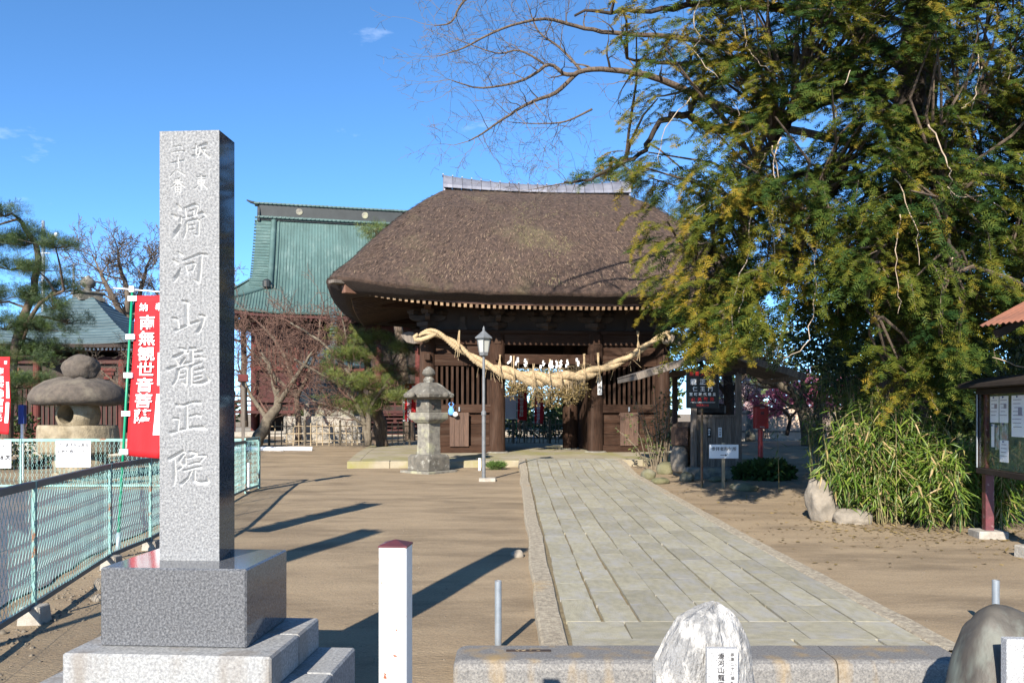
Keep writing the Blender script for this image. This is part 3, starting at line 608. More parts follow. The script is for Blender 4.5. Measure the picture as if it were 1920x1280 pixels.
# notices wired to the far fence
def notice(label, px0, px1, py0, py1, d, lines):
    a, b_ = W(px0, py1, d), W(px1, py0, d); t = thing('notice_board', label, 'notice', ((a.x + b_.x) / 2, d, a.z), 0)
    mb = MB(); mb.box((0, 0, (b_.z - a.z) / 2), (b_.x - a.x, 0.012, b_.z - a.z)); mb.build('panel', WHITEM, t, bevel=0.002)
    for (s, sz, x, z, m_) in lines: letters(s, sz, m_, t, (x, -0.0075, z * (b_.z - a.z)), bold=0.03)
notice('white notice with handwriting about rubbish on the wire fence', 105, 170, 826, 875, 16.15, [('ゴミあき缶は各自', 0.078, 0, 0.78, INK), ('お持ち帰り下さい', 0.078, 0, 0.53, INK), ('成田市観光協会', 0.062, 0, 0.26, GREYINK), ('下総支部', 0.055, 0, 0.10, GREYINK)])
notice('white notice cut by the left picture edge on the wire fence', -46, 21, 825, 877, 16.05, [('御用の方は', 0.07, 0.14, 0.72, INK), ('こちら', 0.06, 0.16, 0.52, INK), ('本店', 0.11, 0.23, 0.30, INK), ('一つ目', 0.06, 0.22, 0.10, PINKINK)])

# ------------------------------------------------------------------ red prayer banners
def banner(label, foot, h0, h1, wdt, lean, face, size, main, top='奉納', tags=True, pole_r=0.016, arm=True, group=None):
    t = thing('prayer_banner', label, 'banner', foot, face, 'red prayer banners')
    lx = lean
    mb = MB(); mb.tube([(0, 0, 0), (lx * h1 / 2, 0, h1 / 2), (lx * h1, 0, h1 + 0.03)], [pole_r, pole_r * 0.9, pole_r * 0.75], 10); mb.build('pole', POLEG, t, smooth=True)
    mb = MB(); mb.tube([(-0.0, 0, -0.05), (lx * 0.3, 0, 0.28)], pole_r * 1.6, 10); mb.build('sleeve', STEEL, t, smooth=True)
    if arm:
        mb = MB(); mb.tube([(lx * h1 - 0.35 * wdt * 1.6, 0.0, h1 + 0.035), (lx * h1 + wdt * 1.08, 0, h1 - 0.02)], pole_r * 0.45, 8); mb.box((lx * h1, 0, h1 + 0.02), (0.05, 0.05, 0.06)); mb.build('cross_arm', WHITEM, t)
    rows = []; N = 26
    for j in range(N + 1):
        z = h0 + (h1 - 0.05 - h0) * j / N; row = []
        for k in range(11):
            u = k / 10; row.append((lx * z + 0.035 + u * wdt, 0.028 * math.sin(z * 3.3 + u * 2.5) * (0.3 + u) + 0.010 * math.sin(u * 9 + z) + 0.006 * math.sin(z * 17 + u * 8) * u, z - 0.03 * u * (1 - j / N)))
        rows.append(row)
    mb = MB(); mb.grid(rows); cl = mb.build('cloth', FLAG, t, smooth=True, fix=False)
    so = cl.modifiers.new('thickness', 'SOLIDIFY'); so.thickness = 0.003
    for j in range(5):
        z = h0 + 0.04 + (h1 - h0 - 0.12) * j / 4; mb = MB(); mb.box((lx * z + 0.012, 0, z), (0.095, 0.040, 0.055)); mb.build('loop', PAPER, t)
    def put_on(s, sz, x, ztop, m_, pitch, bold):
        me = text_mesh(s, sz, m_, vertical=True, pitch=pitch, bold=bold, thick=0.0012, stretch=1.12)
        for v in me.vertices:
            z = ztop + v.co.z; u = (x + v.co.x) / wdt
            v.co = (lx * z + 0.035 + x + v.co.x, v.co.y - 0.014 + 0.028 * math.sin(z * 3.3 + u * 2.5) * (0.3 + u) + 0.010 * math.sin(u * 9 + z), z)
        put('lettering', me, cl)
    put_on(main, size, wdt * 0.42, h1 - 0.30 * wdt / 0.45 - size * 0.95, PAPER, 1.04, 0.018)
    put_on(top[1], size * 0.55, wdt * 0.30, h1 - 0.12 - size * 0.55, PAPER, 1, 0.018); put_on(top[0], size * 0.55, wdt * 0.78, h1 - 0.12 - size * 0.55, PAPER, 1, 0.018)
    if tags:
        for (z0, z1, s, x) in ((h0 + 0.75, h0 + 1.10, '南真常昭', 0.87), (h0 + 0.22, h0 + 0.66, '南総社団', 0.86)):
            mb = MB(); rows = []
            for zz in (z0, (z0 + z1) / 2, z1): rows.append([(lx * zz + 0.035 + wdt * (x + q), -0.012 + 0.028 * math.sin(zz * 3.3 + (x + q) * 2.5) * (0.3 + x + q) + 0.010 * math.sin((x + q) * 9 + zz), zz) for q in (-0.095, 0, 0.095)])
            mb.grid(rows); lb = mb.build('name_label', PAPER, cl, fix=False); sm = lb.modifiers.new('thickness', 'SOLIDIFY'); sm.thickness = 0.004
            put_on(s, (z1 - z0) * 0.21, wdt * x, z1 - (z1 - z0) * 0.22, INK, 1.02, 0.02)
            cl.children[-1].location.y -= 0.006
    return t
f0 = W(220, 1047, 8.75); banner('red prayer banner on a leaning green pole beside the monument', (f0.x, 8.75, 0), 1.10, 2.86, 0.37, 0.058, R(-3), 0.160, '南無観世音菩薩')
f0 = W(-24, 860, 17.6); banner('red prayer banner cut by the left picture edge', (f0.x, 17.6, 0.08), 1.05, 2.74, 0.40, 0.03, 0, 0.16, '南無薬師瑠璃光', arm=False)
# a tall narrow notice post standing just outside the frame, its shadow lies across the yard
t = thing('notice_post', 'tall board on a post outside the left of the picture, seen only by its shadow', 'post', (-4.35, 2.55, 0), R(-40))
mb = MB(); mb.box((0, 0.03, 2.2), (0.07, 0.07, 4.8)); mb.build('post', WOODG, t)
mb = MB(); mb.box((0, -0.03, 3.55), (0.42, 0.05, 2.1)); mb.build('board', WHITEM, t, bevel=0.004)

# ------------------------------------------------------------------ little stones and litter along the fence foot
st = []
for i in range(420):
    y = rnd.uniform(4.2, 10.5); x = fence_x(y) + rnd.gauss(0.02, 0.16); s = rnd.uniform(0.006, 0.024) * (1.8 if rnd.random() < .06 else 1); st.append((x, y, s))
for i in range(7000):
    y = 4.2 + 17 * rnd.random() ** 1.6; x = rnd.uniform(-4 - .1 * y, 6.5)
    if .15 < x < 2.95: continue
    st.append((x, y, rnd.uniform(0.0025, 0.0065) * (2.2 if rnd.random() < .03 else 1)))
tv = [(1, 0, -.3), (-.5, .87, -.3), (-.5, -.87, -.3), (0.1, 0.1, .8), (.7, .6, .2), (-.8, .1, .25)]; tt = [(0, 4, 3), (4, 1, 3), (1, 5, 3), (5, 2, 3), (2, 0, 3), (0, 1, 4), (1, 2, 5), (0, 2, 1)]
A = np.array([(x, y, gz(x, y)) for x, y, s in st]); rg = np.random.default_rng(3)
Vv, T, ti = scatter(tv, tt, A, np.c_[rg.normal(size=(len(A), 2)), np.zeros(len(A))], np.tile((0, 0, 1.0), (len(A), 1)), [s for _, _, s in st], np.zeros(len(A)))
tag(put('gravel', npmesh('gravel', Vv, T, mat('pebble', (0.22, 0.18, 0.13), (0.11, 0.09, 0.065), 2, 0.95))), 'loose pebbles and grit scattered over the dirt and along the wire fence', 'gravel', kind='stuff')
for (px, py, s, lab) in ((1462, 1030, 0, ''),): pass
for i, (x, y, s, lab) in enumerate(((-3.42, 6.75, 0.055, 'grey fist sized stone at the foot of the wire fence'), (-3.62, 7.25, 0.09, 'brown broken stone against the fence footing'), (0.06, 8.85, 0.07, 'brown chunk of stone at the left edge of the paved path'))):
    tag(put('loose_stone', rock_mesh('loose_stone', ROCK, (s, s * 0.8, s * 0.8), 11 + i, 0.3, 3), None, (x, y, gz(x, y) + s * 0.3)), lab, 'stone')
# ================================================================== the thatched gate
GC = Vector((0.83, 27.19, 0.0)); GR = R(6)
GM = Matrix.Translation(GC) @ Matrix.Rotation(GR, 4, 'Z')
def GL(p): return GM.inverted() @ Vector(p)               # world -> gate
# stone platform under it: falls a little to the front, long edge stones round the rim
plat = thing('gate_platform', 'low mossy stone platform under the thatched gate', 'platform', GC, GR)
ZF, ZC = 0.285, 0.37
def zpl(y): return ZF + (ZC - ZF) * min(1, max(0, (y + 5.1) / 2.6))
mb = MB(); rows = []
for y in (-4.78, -3.6, -2.5, 0, 3, 5.0):
    rows.append([(x, y, zpl(y) - 0.006) for x in (-5.42, -2, 2, 5.42)])
mb.grid(rows); mb.build('paved_top', PLAT, plat, fix=False)
mb = MB(); mb.box((0, 0, 0.02), (11.0, 9.8, 0.4)); mb.build('platform_core', PLAT, plat)
def edge_stone(x0, x1, y0, y1):
    mb = MB(); z0, z1 = zpl(y0), zpl(y1); V = [(x0, y0, -0.1), (x1, y0, -0.1), (x1, y1, -0.1), (x0, y1, -0.1), (x0, y0, z0), (x1, y0, z0), (x1, y1, z1), (x0, y1, z1)]
    mb.add(V, [(3, 2, 1, 0), (4, 5, 6, 7), (0, 1, 5, 4), (1, 2, 6, 5), (2, 3, 7, 6), (3, 0, 4, 7)]); o = mb.build('edge_stone', PLAT, plat, bevel=0.018); return o
x = -5.75
while x < 5.7:
    l = rnd.uniform(0.95, 1.5); x1 = min(x + l, 5.75); x1 = 5.75 if 5.75 - x1 < .5 else x1
    edge_stone(x + .004, x1 - .004, -5.1, -4.76); x = x1
for sx_ in (-5.75, 5.41):
    y = -4.75
    while y < 4.9:
        l = rnd.uniform(1.0, 1.5); y1 = min(y + l, 5.1); edge_stone(sx_, sx_ + 0.34, y + .004, y1 - .004); y = y1

gate = thing('thatched_gate', 'dark timber temple gate with a big brown thatched roof and silver ridge', 'temple gate', GC, GR)
P0 = 0.37; CXS = (-3.63, -1.52, 1.52, 3.63); CYS = (-2.2, 0.0, 2.2)
def gbox(name, m, c, d, bev=0.008, parent=gate, rot=None): 
    mb = MB(); mb.box((0, 0, 0), d, rot); return mb.build(name, m, parent, bevel=bev, loc=c)
colm = MB().lathe([(0.245, 0), (0.25, 0.02), (0.245, 1.8), (0.235, 3.66)], 20).mesh('column', WOOD)
for ix, x in enumerate(CXS):
    for y in CYS:
        if y == 0 and ix == 1: continue
        xx = 1.12 if (y == 0 and ix == 2) else x
        put('column', colm, gate, (xx, y, P0 - 0.01)); mb = MB(); mb.lathe([(0.36, -0.02), (0.36, 0.03), (0.31, 0.06)], 20); mb.build('column_base', STONE, gate, loc=(xx, y, P0 - 0.03))
for y in (-2.2, 2.2):                                       # tie beams right across
    gbox('head_beam', WOODH, (0, y, 3.80), (7.9, 0.20, 0.33)); gbox('plate_beam', WOODH, (0, y, 4.02), (8.1, 0.36, 0.11))
    gbox('purlin', WOODH, (0, y, 4.83), (10.0, 0.20, 0.22))
for x in CXS:
    gbox('side_beam', WOODH, (x, 0, 3.80), (0.19, 4.9, 0.30)); gbox('side_purlin', WOODH, (x, 0, 4.72), (0.2, 7.4, 0.2))
gbox('upper_wall', DARK, (0, -2.16, 4.42), (7.6, 0.06, 0.72)); gbox('upper_wall', DARK, (0, 2.16, 4.42), (7.6, 0.06, 0.72))
gbox('ceiling', DARK, (0, 0, 4.68), (7.2, 4.2, 0.05))
for (xa, xb) in ((CXS[0], CXS[1]), (CXS[2], CXS[3])):       # the two guardian bays
    x0, x1 = xa + 0.20, xb - 0.20; w = x1 - x0; cx = (x0 + x1) / 2; y = -2.22
    gbox('tie_rail', WOODH, (cx, y, 3.16), (w + 0.1, 0.16, 0.34)); gbox('fascia_board', WOODH, (cx, y + 0.03, 3.49), (w + 0.1, 0.05, 0.30))
    gbox('middle_rail', WOODH, (cx, y - 0.02, 1.70), (w + 0.1, 0.17, 0.25)); gbox('ground_sill', WOODH, (cx, y - 0.02, P0 + 0.10), (w + 0.1, 0.19, 0.21))
    hh = (1.575 - (P0 + 0.205)) / 3
    for k in range(3): gbox('panel_board', WOODH, (cx, y + 0.03 + 0.004 * k, P0 + 0.205 + hh * (k + 0.5)), (w + 0.08, 0.05, hh - 0.008), 0.006)
    n = 11; bar = MB().box((0, 0, 0), (0.075, 0.075, 1.19)).mesh('window_bar', WOOD, bevel=0.006)
    for k in range(n): put('window_bar', bar, gate, (x0 + w * (k + 0.5) / n, y, 2.405), (0, 0, R(45) * 0))
    gbox('back_wall', DARK, (cx, 1.2, 2.2), (w + 0.1, 0.06, 3.6))
    for k in range(8):
        yy = -1.85 + 3.9 * (k + .5) / 8
        for xs_ in (xa, xb): gbox('side_board', WOOD, (xs_, yy, 2.05), (0.06, 0.478, 3.3), 0.006)
    cxx = xa + 0.95 if xa < 0 else xa + 1.02                # hanging panel of four planks under the middle rail
    for k in range(4): gbox('hung_plank', WOODL, (cxx - 0.215 + 0.143 * k, y - 0.16 - 0.004 * (k % 2), 1.07), (0.14, 0.035, 1.02), 0.005)
    gbox('hung_batten', WOODL, (cxx, y - 0.125, 1.52), (0.62, 0.03, 0.07)); gbox('hook', STEEL, (cxx, y - 0.14, 1.68), (0.05, 0.05, 0.14))
gbox('lintel', WOODH, (0, -2.22, 3.20), (2.6, 0.20, 0.30)); gbox('lintel', WOODH, (0, 0.1, 3.20), (2.6, 0.20, 0.30))
for x in CXS: gbox('tie_nose', WOOD, (x, -2.50, 3.24), (0.16, 0.14, 0.20), 0.01)
for s in (-1, 1):                                           # carved beam noses at the outer ends
    mb = MB(); pr = [(0, -.16), (.22, -.20), (.42, -.16), (.55, -.04), (.60, .06), (.50, .14), (.34, .17), (.15, .15), (0, .16)]
    mb.prism([(s * p[0], p[1]) for p in pr], -0.10, 0.10); mb.build('beam_nose', WOODG, gate, bevel=0.01, loc=(s * 3.82, -2.2, 3.84))
    mb = MB(); mb.prism([(s * p[0] * 0.5, p[1] * 0.9) for p in pr], -0.3, 0.02); mb.build('beam_nose', WOODG, gate, bevel=0.01, loc=(s * 3.58, -2.42, 3.84))
# bracket sets over the columns and between them
blk = MB().lathe([(0.09, 0), (0.10, 0.03), (0.135, 0.07), (0.135, 0.14)], 4, square=True, rot=R(45)).mesh('bearing_block', BRK)
big = MB().lathe([(0.15, 0), (0.16, 0.05), (0.23, 0.11), (0.23, 0.22)], 4, square=True, rot=R(45)).mesh('bearing_block', BRK)
arm = MB().prism([(-.55, .10), (-.55, .02), (-.45, -.05), (-.3, -.08), (.3, -.08), (.45, -.05), (.55, .02), (.55, .10)], -0.07, 0.07).mesh('bracket_arm', BRK, bevel=0.006)
strut = MB().prism([(-.16, -.2), (.16, -.2), (.08, -.05), (.09, .2), (-.09, .2), (-.08, -.05)], -0.05, 0.05).mesh('strut', BRK)
for x in CXS + (0,):
    for y in (-2.2, 2.2):
        put('bearing_block', big, gate, (x, y, 4.08)); put('bracket_arm', arm, gate, (x, y - 0.02, 4.40)); put('bracket_arm', arm, gate, (x, y, 4.40), (0, 0, R(90)))
        for dx, dy in ((-.42, 0), (0, 0), (.42, 0), (0, -.42 if y < 0 else .42)): put('bearing_block', blk, gate, (x + dx, y + dy, 4.51))
for x in (-2.58, 2.58): put('strut', strut, gate, (x, -2.22, 4.28))

# ------------------------------------------------------------------ rafters and eaves boards
HX, HY, EZ, RX, RZ = 6.52, 4.42, 4.98, 3.10, 8.85
def lift(x, y): return 0.58 * (min(1, abs(x) / HX) * min(1, abs(y) / HY)) ** 3.2
raf = MB().box((0, 0, 0), (0.078, 3.4, 0.095)).mesh('rafter', RAFTD)
rend = MB().box((0, -1.7045, 0), (0.080, 0.010, 0.097)).mesh('rafter_end', RAFT)
RTX, RTY, RTZ = 5.80, 3.86, 4.57
nF = 70
def rl(x, y): return 0.44 * (abs(x) / RTX) ** 3.0
for k in range(nF):
    x = -RTX + 2 * RTX * (k + 0.5) / nF; z = RTZ + rl(x, 0); sl = math.atan(0.21)
    put('rafter_end', rend, put('rafter', raf, gate, (x, -RTY + 1.7 * math.cos(sl), z + 1.7 * math.sin(sl)), (sl, 0, 0)))
for s in (-1, 1):
    for k in range(44):
        y = -RTY + 0.05 + 2 * (RTY - .05) * (k + 0.5) / 44; z = RTZ + 0.44 * (abs(y) / RTY) ** 3; sl = math.atan(0.21)
        o = put('rafter', raf, gate, (s * (RTX - 1.7 * math.cos(sl)), y, z + 1.7 * math.sin(sl) + 0.004), (sl, 0, -s * R(90)) if s > 0 else (sl, 0, R(-90))); put('rafter_end', rend, o)
FASC = mat('eaves_board', (0.17, 0.085, 0.055), (0.10, 0.05, 0.032), 4, 0.75)
for (z0, hgt, out, m_) in ((0.055, 0.10, 0.06, FASC), (0.158, 0.10, 0.16, FASC)):
    mb = MB(); rows = []
    for k in range(41):
        x = (-1 + k / 20) * (RTX + out); z = RTZ + 0.44 * (abs(x) / RTX) ** 3.0 + z0
        rows.append([(x, -RTY - out + 0.02, z), (x, -RTY - out + 0.02, z + hgt), (x, -RTY + 0.5, z + hgt + 0.1), (x, -RTY + 0.5, z + 0.1), (x, -RTY - out + 0.02, z)])
    mb.grid(rows); mb.build('eaves_board', m_, gate)
    for s in (-1, 1):
        mb = MB(); rows = []
        for k in range(31):
            y = (-1 + k / 15) * (RTY + out - 0.03); z = RTZ + 0.44 * (abs(y) / RTY) ** 3.0 + z0 + .002; xo = s * (RTX + out); xi = s * (RTX - 0.5)
            rows.append([(xo, y, z), (xo, y, z + hgt), (xi, y, z + hgt + 0.1), (xi, y, z + 0.1), (xo, y, z)])
        mb.grid(rows); mb.build('eaves_board', m_, gate)
for sx_ in (-1, 1):
    for sy_ in (-1, 1):
        a = Vector((sx_ * 5.95, sy_ * 4.02, 5.0)); b_ = Vector((sx_ * 3.5, sy_ * 2.1, 5.10)); dv = b_ - a
        mb = MB(); mb.box((0, 0, 0), (dv.length, 0.17, 0.24)); o = mb.build('hip_rafter', FASC, gate, bevel=0.01, loc=(a + b_) / 2); o.rotation_euler = dv.to_track_quat('X', 'Z').to_euler()
        mb = MB(); mb.box((0, 0, 0), (0.75, 0.26, 0.09)); o = mb.build('hip_rafter', WOODG, gate, bevel=0.01, loc=a + Vector((0.02 * sx_, 0.01, 0.17))); o.rotation_euler = dv.to_track_quat('X', 'Z').to_euler()

# ------------------------------------------------------------------ thatch
def rrect(hx, hy, r, ns=40, nc=10):
    pts = []; r = min(r, hx, hy)
    cs = [(hx - r, -hy + r, -90), (hx - r, hy - r, 0), (-hx + r, hy - r, 90), (-hx + r, -hy + r, 180)]
    for i in range(4):
        cx, cy, a0 = cs[i]
        for k in range(nc): a = R(a0 + 90 * k / nc); pts.append((cx + r * math.cos(a), cy + r * math.sin(a)))
        nx_ = cs[(i + 1) % 4]; a = R(a0 + 90); p = (cx + r * math.cos(a), cy + r * math.sin(a)); a2 = R(nx_[2]); q = (nx_[0] + r * math.cos(a2), nx_[1] + r * math.sin(a2))
        for k in range(ns): t = k / ns; pts.append((p[0] + (q[0] - p[0]) * t, p[1] + (q[1] - p[1]) * t))
    return pts
def roof_ring(t, jit=0.0):                                  # t = 0 at the lip of the eaves, 1 at the ridge
    hx = HX + (RX - HX) * t; hy = HY + (0.26 - HY) * t; z = EZ + (RZ - EZ) * t + 0.36 * math.sin(math.pi * min(1, t * 1.02)) ** 0.8
    e = max(0, 1 - t / 0.05); hx -= 0.06 * e * e; hy -= 0.06 * e * e; z -= 0.03 * e * e
    return [(x, y, z + lift(x, y) * (HX / hx) ** 0 * (1 - t) ** 2.2 * 1.0) for x, y in rrect(hx, hy, 0.9 * (1 - t) + 0.16)]
def jitter(p, a): 
    v = Vector(p); n = pnoise(v * 1.3) * a + pnoise(v * 4.5) * a * 0.5 + pnoise(v * 11) * a * 0.3
    return (p[0] + n * 0.6 * (1 if p[0] > 0 else -1) * 0.5, p[1] + n * 0.5 * (1 if p[1] > 0 else -1), p[2] + n)
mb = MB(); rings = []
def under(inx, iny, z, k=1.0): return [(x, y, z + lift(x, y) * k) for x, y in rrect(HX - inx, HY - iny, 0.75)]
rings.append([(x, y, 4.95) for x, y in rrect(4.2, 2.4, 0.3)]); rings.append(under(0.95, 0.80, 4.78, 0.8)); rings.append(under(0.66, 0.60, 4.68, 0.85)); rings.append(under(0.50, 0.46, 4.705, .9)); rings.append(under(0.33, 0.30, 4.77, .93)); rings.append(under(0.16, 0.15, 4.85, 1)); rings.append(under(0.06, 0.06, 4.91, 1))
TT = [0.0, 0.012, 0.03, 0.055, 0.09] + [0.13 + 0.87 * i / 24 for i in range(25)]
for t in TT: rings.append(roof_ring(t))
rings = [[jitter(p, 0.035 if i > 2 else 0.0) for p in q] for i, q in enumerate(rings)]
ub = MB(); ub.grid([q + [q[0]] for q in rings[:6]]); ub.build('eaves_underside', THATCH_SHADE, gate, smooth=True, fix=False); rings = rings[5:]
mb.grid([q + [q[0]] for q in rings]); mb.f.append(tuple(i + len(rings[0] + [0]) * (len(rings) - 1) for i in range(len(rings[0]))))
roof = mb.build('thatched_roof', THATCH, gate, smooth=True, fix=False)
# loose straw ends lying down the slope
rg = np.random.default_rng(11); pos = []; yd = []; zd = []
rings_np = [np.array(roof_ring(t)) for t in np.linspace(0.0, 0.99, 60)]
for i in range(46000):
    t = 1 - math.sqrt(rg.random() * (1 - 0.08) + 0.0064); a = t * 59; i0 = min(58, int(a)); k = int(rg.integers(0, 200)); f = a - i0; g = rg.random()
    A0 = rings_np[i0][k] * (1 - g) + rings_np[i0][(k + 1) % 200] * g; B0 = rings_np[i0 + 1][k] * (1 - g) + rings_np[i0 + 1][(k + 1) % 200] * g
    if A0[1] > 1.5: continue
    p = A0 * (1 - f) + B0 * f; dn = A0 - B0; dn /= np.linalg.norm(dn) + 1e-9; tg = rings_np[i0][(k + 1) % 200] - rings_np[i0][k]; tg /= np.linalg.norm(tg) + 1e-9
    nn = np.cross(tg, -dn); nn /= np.linalg.norm(nn) + 1e-9
    if nn[2] < 0: nn = -nn
    pos.append(jitter(tuple(p), 0.035) + nn * 0.004); yd.append(dn + nn * rg.uniform(0.0, 0.32) + tg * rg.normal(0, 0.25)); zd.append(nn)
tv = [(-.06, 0, 0), (.06, 0, 0), (.03, 1, 0), (-.03, 1, 0)]
tn = np.clip(rg.normal(0.45, 0.26, len(pos)), 0, 0.95)
for i, p in enumerate(pos):
    if pnoise(Vector((p[0] * .5, p[1] * .5, p[2] * .8))) > 0.16 and rg.random() < .4 and p[0] > -1: tn[i] = 1.0
V_, T_, ti = scatter(tv, [(0, 1, 2, 3)], pos, yd, zd, rg.uniform(0.06, 0.17, len(pos)), tn)
tag(put('loose_straw', npmesh('loose_straw', V_, T_, STRAW, ti), gate), kind='stuff')
# fringe at the lip
pos = []; yd = []; zd = []
ring = np.array(roof_ring(0.004))
for i in range(9000):
    k = int(rg.integers(0, 200)); g = rg.random(); p = ring[k] * (1 - g) + ring[(k + 1) % 200] * g
    if p[1] > 1: continue
    out = np.array([p[0] / HX ** 2, p[1] / HY ** 2, 0]); out = out / np.linalg.norm(out); edge = np.array([0, -1, 0]) if abs(p[1]) / HY > abs(p[0]) / HX else np.array([np.sign(p[0]), 0, 0])
    pos.append(p - edge * 0.06 + np.array([0, 0, rg.uniform(-.05, .02)]) - edge * 0.0); pos[-1] = pos[-1] - edge * max(0, (ring[k][2] - pos[-1][2]) * 0.55)
    yd.append(edge + np.array([rg.normal(0, .3), rg.normal(0, .3), rg.uniform(-.9, .1)])); zd.append((0, 0, 1))
V_, T_, ti = scatter(tv, [(0, 1, 2, 3)], pos, yd, zd, rg.uniform(0.04, 0.10, len(pos)), np.clip(rg.normal(0.3, 0.2, len(pos)), 0, .9))
tag(put('straw_fringe', npmesh('straw_fringe', V_, T_, STRAW, ti), gate), kind='stuff')
# the ridge: silver sheets, curved up at both ends
def rcurve(x): return 0.22 * (abs(x) / 3.1) ** 2.0
ridge = gbox('ridge_core', RIDGE, (0, 0, 8.78), (6.0, 0.5, 0.16), 0.01)
nR = 20
for k in range(nR):
    x0, x1 = -3.12 + 6.24 * k / nR, -3.12 + 6.24 * (k + 1) / nR; mb = MB(); rows = []
    for x in (x0 + 0.006, (x0 + x1) / 2, x1 - 0.004):
        zc = rcurve(x); o_ = 0.006 if x < (x0 + x1) / 2 else 0
        prof = [(-0.36 - o_, 8.82 + zc * .35), (-0.33 - o_, 8.90 + zc * 0.5), (-0.22 - o_, 9.04 + zc * .9), (-0.13, 9.11 + zc + o_), (-0.05, 9.145 + zc + o_), (0.05, 9.145 + zc + o_), (0.13, 9.11 + zc + o_), (0.22 + o_, 9.04 + zc * .9), (0.33 + o_, 8.90 + zc * 0.5), (0.36 + o_, 8.82 + zc * .35)]
        rows.append([(x, y, z) for y, z in prof])
    mb.grid(rows); o = mb.build('ridge_sheet', RIDGE, gate, fix=False); so = o.modifiers.new('thickness', 'SOLIDIFY'); so.thickness = 0.012
    mb = MB(); mb.box((x0, 0, 9.16 + rcurve(x0)), (0.035, 0.30, 0.035)); mb.build('seam', RIDGE, o)
for s in (-1, 1):
    mb = MB(); zc = rcurve(3.1); mb.prism([(-0.34, 8.80), (0.34, 8.80), (0.22, 9.04 + zc), (0.10, 9.15 + zc), (-0.10, 9.15 + zc), (-0.22, 9.04 + zc)], 0, 0.05)
    o = mb.build('ridge_end', RIDGE, gate); o.rotation_euler = (0, 0, R(90)); o.location = (s * 3.08 + 0.025, 0, 0)
# paper slip on the right passage column: posting of bills forbidden
slip = gbox('paper_slip', PAPER, (1.60, -2.455, 2.40), (0.13, 0.012, 0.56), 0)
letters('貼札禁止', 0.115, INK, slip, (0, -0.008, 0.15), vertical=True, pitch=1.08, bold=0.02)

# ------------------------------------------------------------------ the sacred straw rope
ctl = [(783, 631, .06), (800, 622, .10), (822, 626, .12), (845, 640, .13), (868, 657, .135), (905, 681, .15), (955, 700, .20), (1005, 710, .235), (1050, 711, .24), (1095, 702, .20), (1140, 687, .16), (1180, 669, .14), (1212, 648, .125), (1236, 632, .11), (1256, 622, .09)]
def rope_d(px): return 24.05 + 0.00155 * (px - 800)
pts = [W(a, b_, rope_d(a)) for a, b_, _ in ctl]
def spline(P, n):                                           # Catmull-Rom
    out = []
    for i in range(len(P) - 1):
        p = [P[max(0, i - 1)], P[i], P[i + 1], P[min(len(P) - 1, i + 2)]]
        for k in range(n):
            t = k / n; out.append(0.5 * ((2 * p[1]) + (-p[0] + p[2]) * t + (2 * p[0] - 5 * p[1] + 4 * p[2] - p[3]) * t * t + (-p[0] + 3 * p[1] - 3 * p[2] + p[3]) * t ** 3))
    return out + [P[-1]]
pv = spline([Vector((*p, c[2])) for p, c in zip(pts, ctl)], 12)
rope = thing('sacred_rope', 'thick twisted straw rope hung across the front of the thatched gate', 'straw rope', pts[7])
base = pts[7]; ph = 0; arc = [0]
for a, b_ in zip(pv[:-1], pv[1:]): arc.append(arc[-1] + (b_.xyz - a.xyz).length)
for s in (0, 1):
    pl = []; rr = []
    for p, L in zip(pv, arc):
        w = 2 * math.pi * L / 1.7 + s * math.pi; rad = p.w * (0.40 + 0.45 * p.w); th = p.w * (0.44 + 0.5 * p.w)
        pl.append(p.xyz - base + Vector((0.25 * rad * math.sin(w), rad * math.cos(w) * 0.9, rad * math.sin(w)))); rr.append(th * (1 + 0.05 * math.sin(L * 17 + s)))
    mb = MB(); mb.tube(pl, rr, 12); mb.build('rope_strand', ROPE, rope, smooth=True)
    mb = MB()                                               # binding turns round each strand
    for i in range(4, len(pl) - 4, 2):
        tdir = (pl[i + 1] - pl[i - 1]).normalized(); a = tdir.cross(Vector((0, 1, 0))).normalized(); b2 = tdir.cross(a)
        ring_ = [pl[i] + (a * math.cos(q * math.pi / 5) + b2 * math.sin(q * math.pi / 5)) * (rr[i] + 0.004) + tdir * 0.03 * math.sin(q * .6) for q in range(11)]
        mb.tube(ring_, 0.008, 4, cap=False)
    tag(mb.build('binding_cord', ROPE, rope, fix=False), kind='stuff')
mb = MB(); e = W(800, 628, 24.0) - base                        # loose loop over the left beam nose, tail on the right one
mb.tube([e + Vector(q) for q in ((-.25, -.05, .02), (-.36, -.02, -.05), (-.33, 0, -.14), (-.15, -.06, -.14), (.05, -.10, -.08), (.3, -.1, .02))], [.05, .06, .065, .07, .07, .05], 8); mb.build('rope_loop', ROPE, rope, smooth=True)
mb = MB(); e = W(1246, 632, 24.7) - base
mb.tube([e + Vector(q) for q in ((0, -.05, .12), (.12, -.03, .05), (.16, 0, -.10), (.08, -.05, -.2), (-.05, -.05, -.16), (-.08, -.05, 0))], [.05, .05, .05, .05, .04, .03], 8); mb.build('rope_loop', ROPE, rope, smooth=True)
def rope_at(px):
    q = min(pv, key=lambda p: abs(CX + p.x / p.y * F - px)); return q
for px, up in ((862, .42), (938, .35), (962, .42), (1031, .45), (1096, .48), (1123, .4), (1196, .5), (1000, .3), (1050, .3)):
    q = rope_at(px); mb = MB(); o_ = q.xyz - base
    for k in range(3): mb.tube([o_ + Vector((rnd.gauss(0, .02), .05, up * 1.1 + q.w * .5)), o_ + Vector((rnd.gauss(0, .03), -.08, q.w)), o_ + Vector((rnd.gauss(0, .02), -.16 - q.w, 0)), o_ + Vector((rnd.gauss(0, .04), -.10, -q.w * 1.6 - .1 * rnd.random()))], 0.011, 4)
    mb.build('hanger', ROPE, rope, fix=False)
mb = MB()                                                   # stray straw standing off the thick middle
